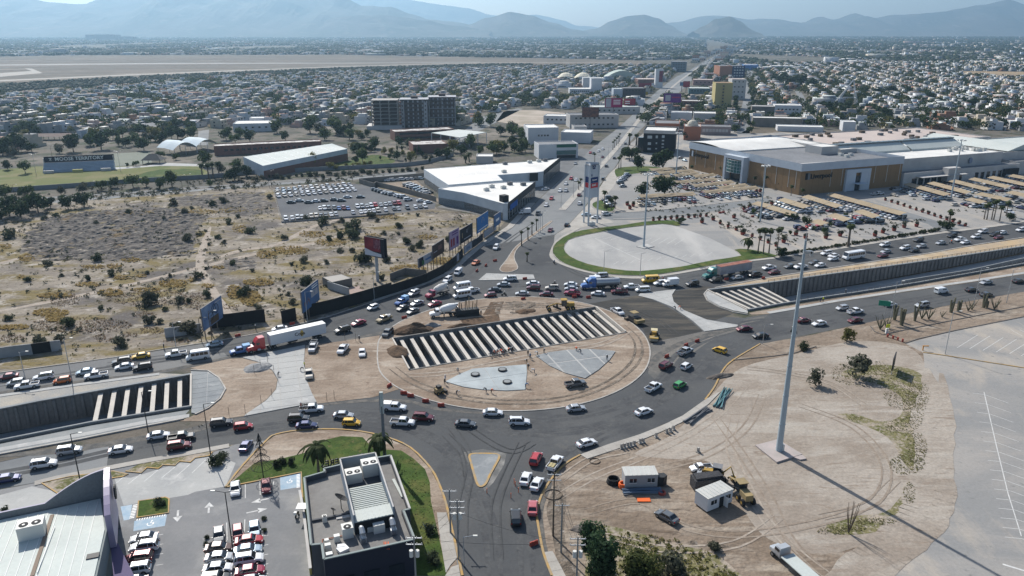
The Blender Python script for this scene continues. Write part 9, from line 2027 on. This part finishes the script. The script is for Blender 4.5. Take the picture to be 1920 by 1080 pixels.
sheet('earth_pit',GP([(862,600),(935,590),(938,604),(875,616)]),.14,M_soil);sheet('damp_soil',GP([(920,567),(945,566),(935,590),(905,592)]),.135,M_soil);sheet('wet_mud',GP([(733,702),(760,695),(752,688),(725,694)]),.055,M_grav)
ringm=MB().tube([(0,0,0),(0,0,.35)],1.15,14).mesh('manhole',M_fan)
for i,(x,y)in enumerate([(891,705),(942,696),(951,719)]):o=put('manhole_ring',ringm,(G(x,y).x,G(x,y).y,.28));tag(o,['left black manhole ring on the wet concrete fan','upper black manhole ring on the wet concrete fan','lower black manhole ring on the wet concrete fan'][i],'manhole','manhole rings');MB().tube([(0,0,.3),(0,0,.37)],.85,12).build('lid',M_conc_grey,o)
bar=MB().prism([(-1,-.28),(1,-.28),(1,.28),(-1,.28)],0,.35).prism([(-1,-.14),(1,-.14),(1,.14),(-1,.14)],.35,1.0).box((-.5,0,1.0),(.3,.2,.1)).box((.5,0,1.0),(.3,.2,.1)).mesh('barrier',M_red)
for(x,y,a,w)in[(757,739,-.35,'L'),(770,744,-.35,'L'),(798,754,-.3,'L'),(827,762,-.2,'L'),(730,725,.8,'L'),(894,509,.9,'N'),(911,499,.9,'N'),(928,490,.2,'N'),(984,524,0,'N'),(981,562,.2,'N'),(1077,558,0,'N'),(1103,559,0,'N'),(758,597,.2,'N'),(1250,670,.4,'R'),(1286,649,.4,'R'),(1307,641,.3,'R'),(1411,407,0,'M'),(1350,400,0,'M'),(1356,399,0,'M'),(1362,525,0,'N'),(1431,523,.3,'N'),(1001,1022,.2,'S'),(446,631,.3,'N'),(548,609,.3,'N'),(1162,530,1,'N')]:
 o=put('plastic_barrier',bar,(G(x,y).x,G(x,y).y,.03),a+.3,sc=.78);wh=dict(L='at the lower left of the roundabout',N='behind the roundabout',R='on the right of the roundabout',M='in the mall car park',S='on the south road')[w];tag(o,None,'barrier','red plastic barriers');later(o,'red plastic barrier',wh)
wed=MB().prism([(-.4,-.35),(.4,-.35),(.4,.35),(-.4,.35)],0,.2).box((0,0,.65),(.5,.35,.9)).mesh('block',M_kerb)
for i,(x,y)in enumerate([(1165,841),(1171,840),(1177,838),(1183,837),(1189,835),(1200,831),(1206,830),(1230,820),(1250,812),(1257,810),(1263,806),(1309,848)]):o=put('concrete_block',wed,(G(x,y).x,G(x,y).y,.02),.5+U(-.2,.2));tag(o,None,'block','grey concrete blocks');later(o,'grey concrete foot block','beside the near sidewalk')
M_pvc=mat('pvc_teal',(.10,.22,.24));
def pipes(x0,y0,x1,y1,n,m,label,spread=1.6,r=.11):
 a,b=G(x0,y0),G(x1,y1);root=empty('pipe_bundle',tuple(a));tag(root,label,'pipes','bundles of pipes');d=(b-a);nn=Vector((-d.y,d.x,0)).normalized();me_r=[]
 for i in range(n):o_=nn*U(-spread,spread)/2;o2=nn*U(-spread,spread)/2;z=.12+.2*(i%3);MB().tube([Vector((0,0,z))+o_,d+Vector((0,0,z))+o2],r,6).build('pipe',m if i%3 else M_roofgrey,root)
pipes(1345,765,1366,731,16,M_pvc,'upper bundle of teal pipes along the sidewalk',2.2);pipes(1288,795,1330,768,14,M_roofgrey,'lower bundle of dark grey pipes along the sidewalk',2.2);pipes(1168,926,1240,922,12,mat('pvc_blue',(.12,.17,.24)),'long blue grey pipes laid before the long site cabin',1.8)
def hosering(x,y,r0,r1,m,label,z=.0,h_=.25,n=3):
 c=G(x,y);root=empty('hose_coil',(c.x,c.y,z));tag(root,label,'hose coil','coils of hose')
 for i in range(n):rr_=r0*(1-.04*i);MB().tube([(cos(2*pi*k/18)*rr_,sin(2*pi*k/18)*rr_,h_*(i+.5))for k in range(19)],r1,6,cap=False).build('coil',m,root)
hosering(1037,928,1.7,.08,M_wood,'thin dark wire ring on the dirt beside the utility pole',n=2,h_=.08);hosering(1115,865,1.1,.07,M_wood,'thin dark ring on the dirt near the sidewalk',n=2,h_=.08);hosering(1150,905,1.25,.13,M_black,'black thick hose coils left of the long cabin',n=5,h_=.2);hosering(1168,913,.75,.2,M_orange,'bright orange hose coil at the cabin corner',n=3,h_=.3);hosering(1241,926,.6,.14,M_red,'red hose coil right of the long cabin',n=2)
o=MB().box((0,0,.1),(2.4,1.2,.15)).build('orange_sheet',M_orange);o.location=tuple(G(1207,938));tag(o,'flat orange sheet lying in front of the long cabin','sheet');o=MB().prism([(-1,-.7),(.2,-.8),(1,0),(.5,.9),(-.9,.7)],0,2.0).build('scrap_pile',M_dark);o.location=tuple(G(1240,908));tag(o,'dark scrap pile at the right end of the long cabin','scrap')
for i,(x,y)in enumerate([(966,912),(966-2,907),(972,924),(913,925),(958,934)]):o=MB().tube([(0,0,0),(0,0,1.1)],.07,6).build('marker_post',M_orange);o.location=tuple(G(x,y));tag(o,None,'marker post','orange marker posts');later(o,'orange marker post','beside the traffic island')
for i,(x,y)in enumerate([(477,700),(489,690),(502,680),(514,700),(522,718),(510,745),(490,758),(476,668),(500,668),(460,775),(430,781),(627,748),(613,752),(667,640),(647,638),(1222,545)]):o=MB().tube([(0,0,0),(0,0,2.2)],.05,5).build('picket',M_wood);o.location=(G(x,y).x,G(x,y).y,.1);tag(o,None,'picket','thin survey pickets');later(o,'thin survey picket','around the left concrete tongue')
def railing(pts,label):
 root=empty('guard_rail',(0,0,0));tag(root,label,'guard rail');L=plen(pts);n=int(L/2.5);q=[interp(pts,i/n)for i in range(n+1)];MB().tube([(p_.x,p_.y,1.35)for p_ in q],.07,4,cap=False).tube([(p_.x,p_.y,.95)for p_ in q],.05,4,cap=False).build('rail',M_wall_conc,root);pm_=MB().box((0,0,.95),(.12,.12,.8)).mesh('post',M_wall_conc)
 for p_ in q:put('post',pm_,(p_.x,p_.y,0),0,root)
railing(TRs[1:],'concrete guard rail along the lower edge of the right trench');railing(TRn[1:],'concrete guard rail along the upper edge of the right trench')
# ====== people
def body_mesh(pose):
 J={'p':(0,0,.95),'c':(0,0,1.25),'n':(0,0,1.5),'h':(0,0,1.66),'t':(0,0,1.78)}
 if pose=='bend':J.update(c=(.3,0,1.12),n=(.55,0,1.18),h=(.7,0,1.16),t=(.8,0,1.14))
 if pose=='sit':J={k:(v[0],v[1],v[2]-.1)for k,v in J.items()}
 V=[J['p'],J['c'],J['n'],J['h'],J['t']];r=[.15,.17,.065,.10,.085];E=[(0,1),(1,2),(2,3),(3,4)]
 sh=J['n']
 for s_ in(-1,1):
  b=len(V);q=[(sh[0]-.02,s_*.19,sh[2]-.06),(sh[0]+(.12 if pose!='stand' else .02),s_*.26,sh[2]-.34),(sh[0]+(.38 if pose!='stand' else .1),s_*(.22 if pose!='stand' else .24),sh[2]-(.5 if pose=='bend' else .42 if pose=='sit' else .6)),(sh[0]+(.44 if pose!='stand' else .12),s_*.22,sh[2]-(.58 if pose=='bend' else .42 if pose=='sit' else .7))]
  V+=q;r+=[.06,.045,.035,.04];E+=[(1,b),(b,b+1),(b+1,b+2),(b+2,b+3)]
  b=len(V);kx=.42 if pose=='sit' else .04;kz=.85 if pose=='sit' else .5;V+=[(0,s_*.1,.88),(kx,s_*(.13 if pose!='sit' else .22),kz),(0 if pose!='sit' else .35,s_*(.13 if pose!='sit' else .24),.09 if pose!='sit' else .42),(.16 if pose!='sit' else .5,s_*(.14 if pose!='sit' else .24),.05 if pose!='sit' else .38)];r+=[.1,.07,.05,.045];E+=[(0,b),(b,b+1),(b+1,b+2),(b+2,b+3)]
 me=bpy.data.meshes.new('person_cage');me.from_pydata(V,E,[]);o=bpy.data.objects.new('t',me);COL.objects.link(o);m_=o.modifiers.new('s','SKIN');sv=me.skin_vertices[0].data
 for i,v in enumerate(sv):v.radius=(r[i],r[i]);v.use_root=i==0
 sb_=o.modifiers.new('u','SUBSURF');sb_.levels=1;dg=bpy.context.evaluated_depsgraph_get();out=bpy.data.meshes.new_from_object(o.evaluated_get(dg));bpy.data.objects.remove(o)
 out.materials.clear()
 for q in(M_dark,M_dark,mat('skin',(.28,.16,.11))):out.materials.append(q)
 for f in out.polygons:
  c=f.center;hd=(Vector(c)-Vector(J['h'])).length<.17;f.material_index=2 if hd else 1 if(c.z>.92 and pose!='sit')or(pose=='sit' and c.z>.98)or(pose=='bend' and c.x>.12 and c.z>.5)else 0;f.use_smooth=True
 return out,J
BODY={k:body_mesh(k)for k in('stand','bend','sit')}
SH=dict(orange=M_orange,white=M_white,blue=P_blue,dark=M_dark,red=M_red,lime=MATS['sign_lime']);PN=[mat('trousers_denim',(.05,.07,.12)),mat('trousers_khaki',(.20,.17,.12)),M_dark]
hat=MB().tube([(0,0,0),(0,0,.06),(0,0,.13)],[.14,.12,.05],8).tube([(0,0,-.01),(0,0,.01)],.17,8).mesh('hat',M_white)
def person(px,py,pose,shirt,where,rz=0.0,z=.0,label=None,loc=None):
 me,J=BODY[pose];p=loc or G(px,py);o=put('person',me,(p[0],p[1],z),rz);o.material_slots[1].link='OBJECT';o.material_slots[1].material=SH[shirt];o.material_slots[0].link='OBJECT';o.material_slots[0].material=R.choice(PN)
 put('hat' if shirt!='dark' else 'hair',hat,(J['h'][0]-.01,0,J['h'][2]+.06),0,o);tag(o,label,'person','people '+where)
 if not label:later(o,f'{dict(stand="standing", bend="bending", sit="seated")[pose]} person in a {shirt} shirt',where)
 return o
for i in range(14):person(920+i*3.2+U(-1,1),668-i*.55+U(-1,1.5),R.choice(['bend','stand','bend']),R.choice(['dark','orange','blue','dark']),'along the lower trench edge',U(0,6),.12)
for x,y,ps,sh in[(990,668,'stand','dark'),(994,674,'stand','blue'),(988,682,'bend','dark'),(834,722,'stand','dark'),(835,716,'stand','blue'),(1089,664,'bend','dark'),(1081,660,'bend','orange'),(1020,664,'bend','dark'),(1008,667,'bend','white'),(990,694,'stand','dark'),(1002,700,'bend','white'),(912,737,'bend','dark'),(856,741,'bend','dark'),(921,738,'bend','orange'),(1138,677,'stand','dark'),(985,728,'bend','blue'),(859,698,'bend','dark'),(895,590,'stand','lime'),(902,592,'stand','dark'),(833,598,'stand','dark')]:person(x,y,ps,sh,'on the island',U(0,6),.15)
for x,y,ps,sh,w in[(1538,567,'stand','dark','beside the right trench'),(1543,566,'stand','lime','beside the right trench'),(1585,552,'stand','dark','beside the right trench'),(1235,637,'stand','dark','beside the drum roller'),(1266,582,'bend','dark','on the right concrete tongue'),(1276,581,'bend','orange','on the right concrete tongue'),(674,640,'stand','dark','beside the far left curve'),(571,689,'stand','lime','beside the cream pickup'),(308,655,'stand','dark','walking by the far left road'),(1868,580,'stand','dark','under the cactus at the bed'),(480,620,'stand','dark','behind the red semi truck'),(1323,892,'stand','dark','by the open pickup door'),(1350,951,'stand','red','in the site cabin doorway'),(522,707,'bend','dark','on the left concrete tongue'),(564,697,'bend','dark','on the left concrete tongue'),(1252,480,'stand','white','in the event lot')][:15]:person(x,y,ps,sh,w,U(0,6),.12 if y>560 and x>1260 and x<1300 else .02)
tp=[o for o in COL.objects if str(o.get('label','')).startswith('white stake bed')][0];q=tp.matrix_basis@Vector((-2.2,0,0));person(0,0,'stand','red','',tp.rotation_euler.z,tp.location.z+.8,'worker in a red shirt standing in the stake bed pickup',(q.x,q.y))
for i,(x,y,dx,dy,w)in enumerate([(945,552,-20,0,'in the jam right of the white minibuses'),(1039,532,-20,0,'beside the cream suv in the jam'),(1039,492,-14,-12,'riding round the ring lawn corner'),(1487,619,20,-3,'alone on the near road right of the roundabout'),(1783,454,-20,3,'among the queue on the far road'),(1242,524,-20,1,'behind the yellow minibus'),(964,520,-20,1,'beside the flat concrete island')]):
 p=G(x,y,.5);rz=heading(x,y,dx,dy);m_=empty('motorcycle',(p.x,p.y,.02),rz);tag(m_,'dark motorcycle '+w,'motorcycle','motorcycles in the traffic');moto(m_);q=Vector((p.x,p.y))+Vector((cos(rz),sin(rz)))*-.25;person(0,0,'sit',['dark','dark','blue','dark','orange','red','dark'][i],'',rz,.0,'rider on the motorcycle '+w,(q.x,q.y))
flush_labels()
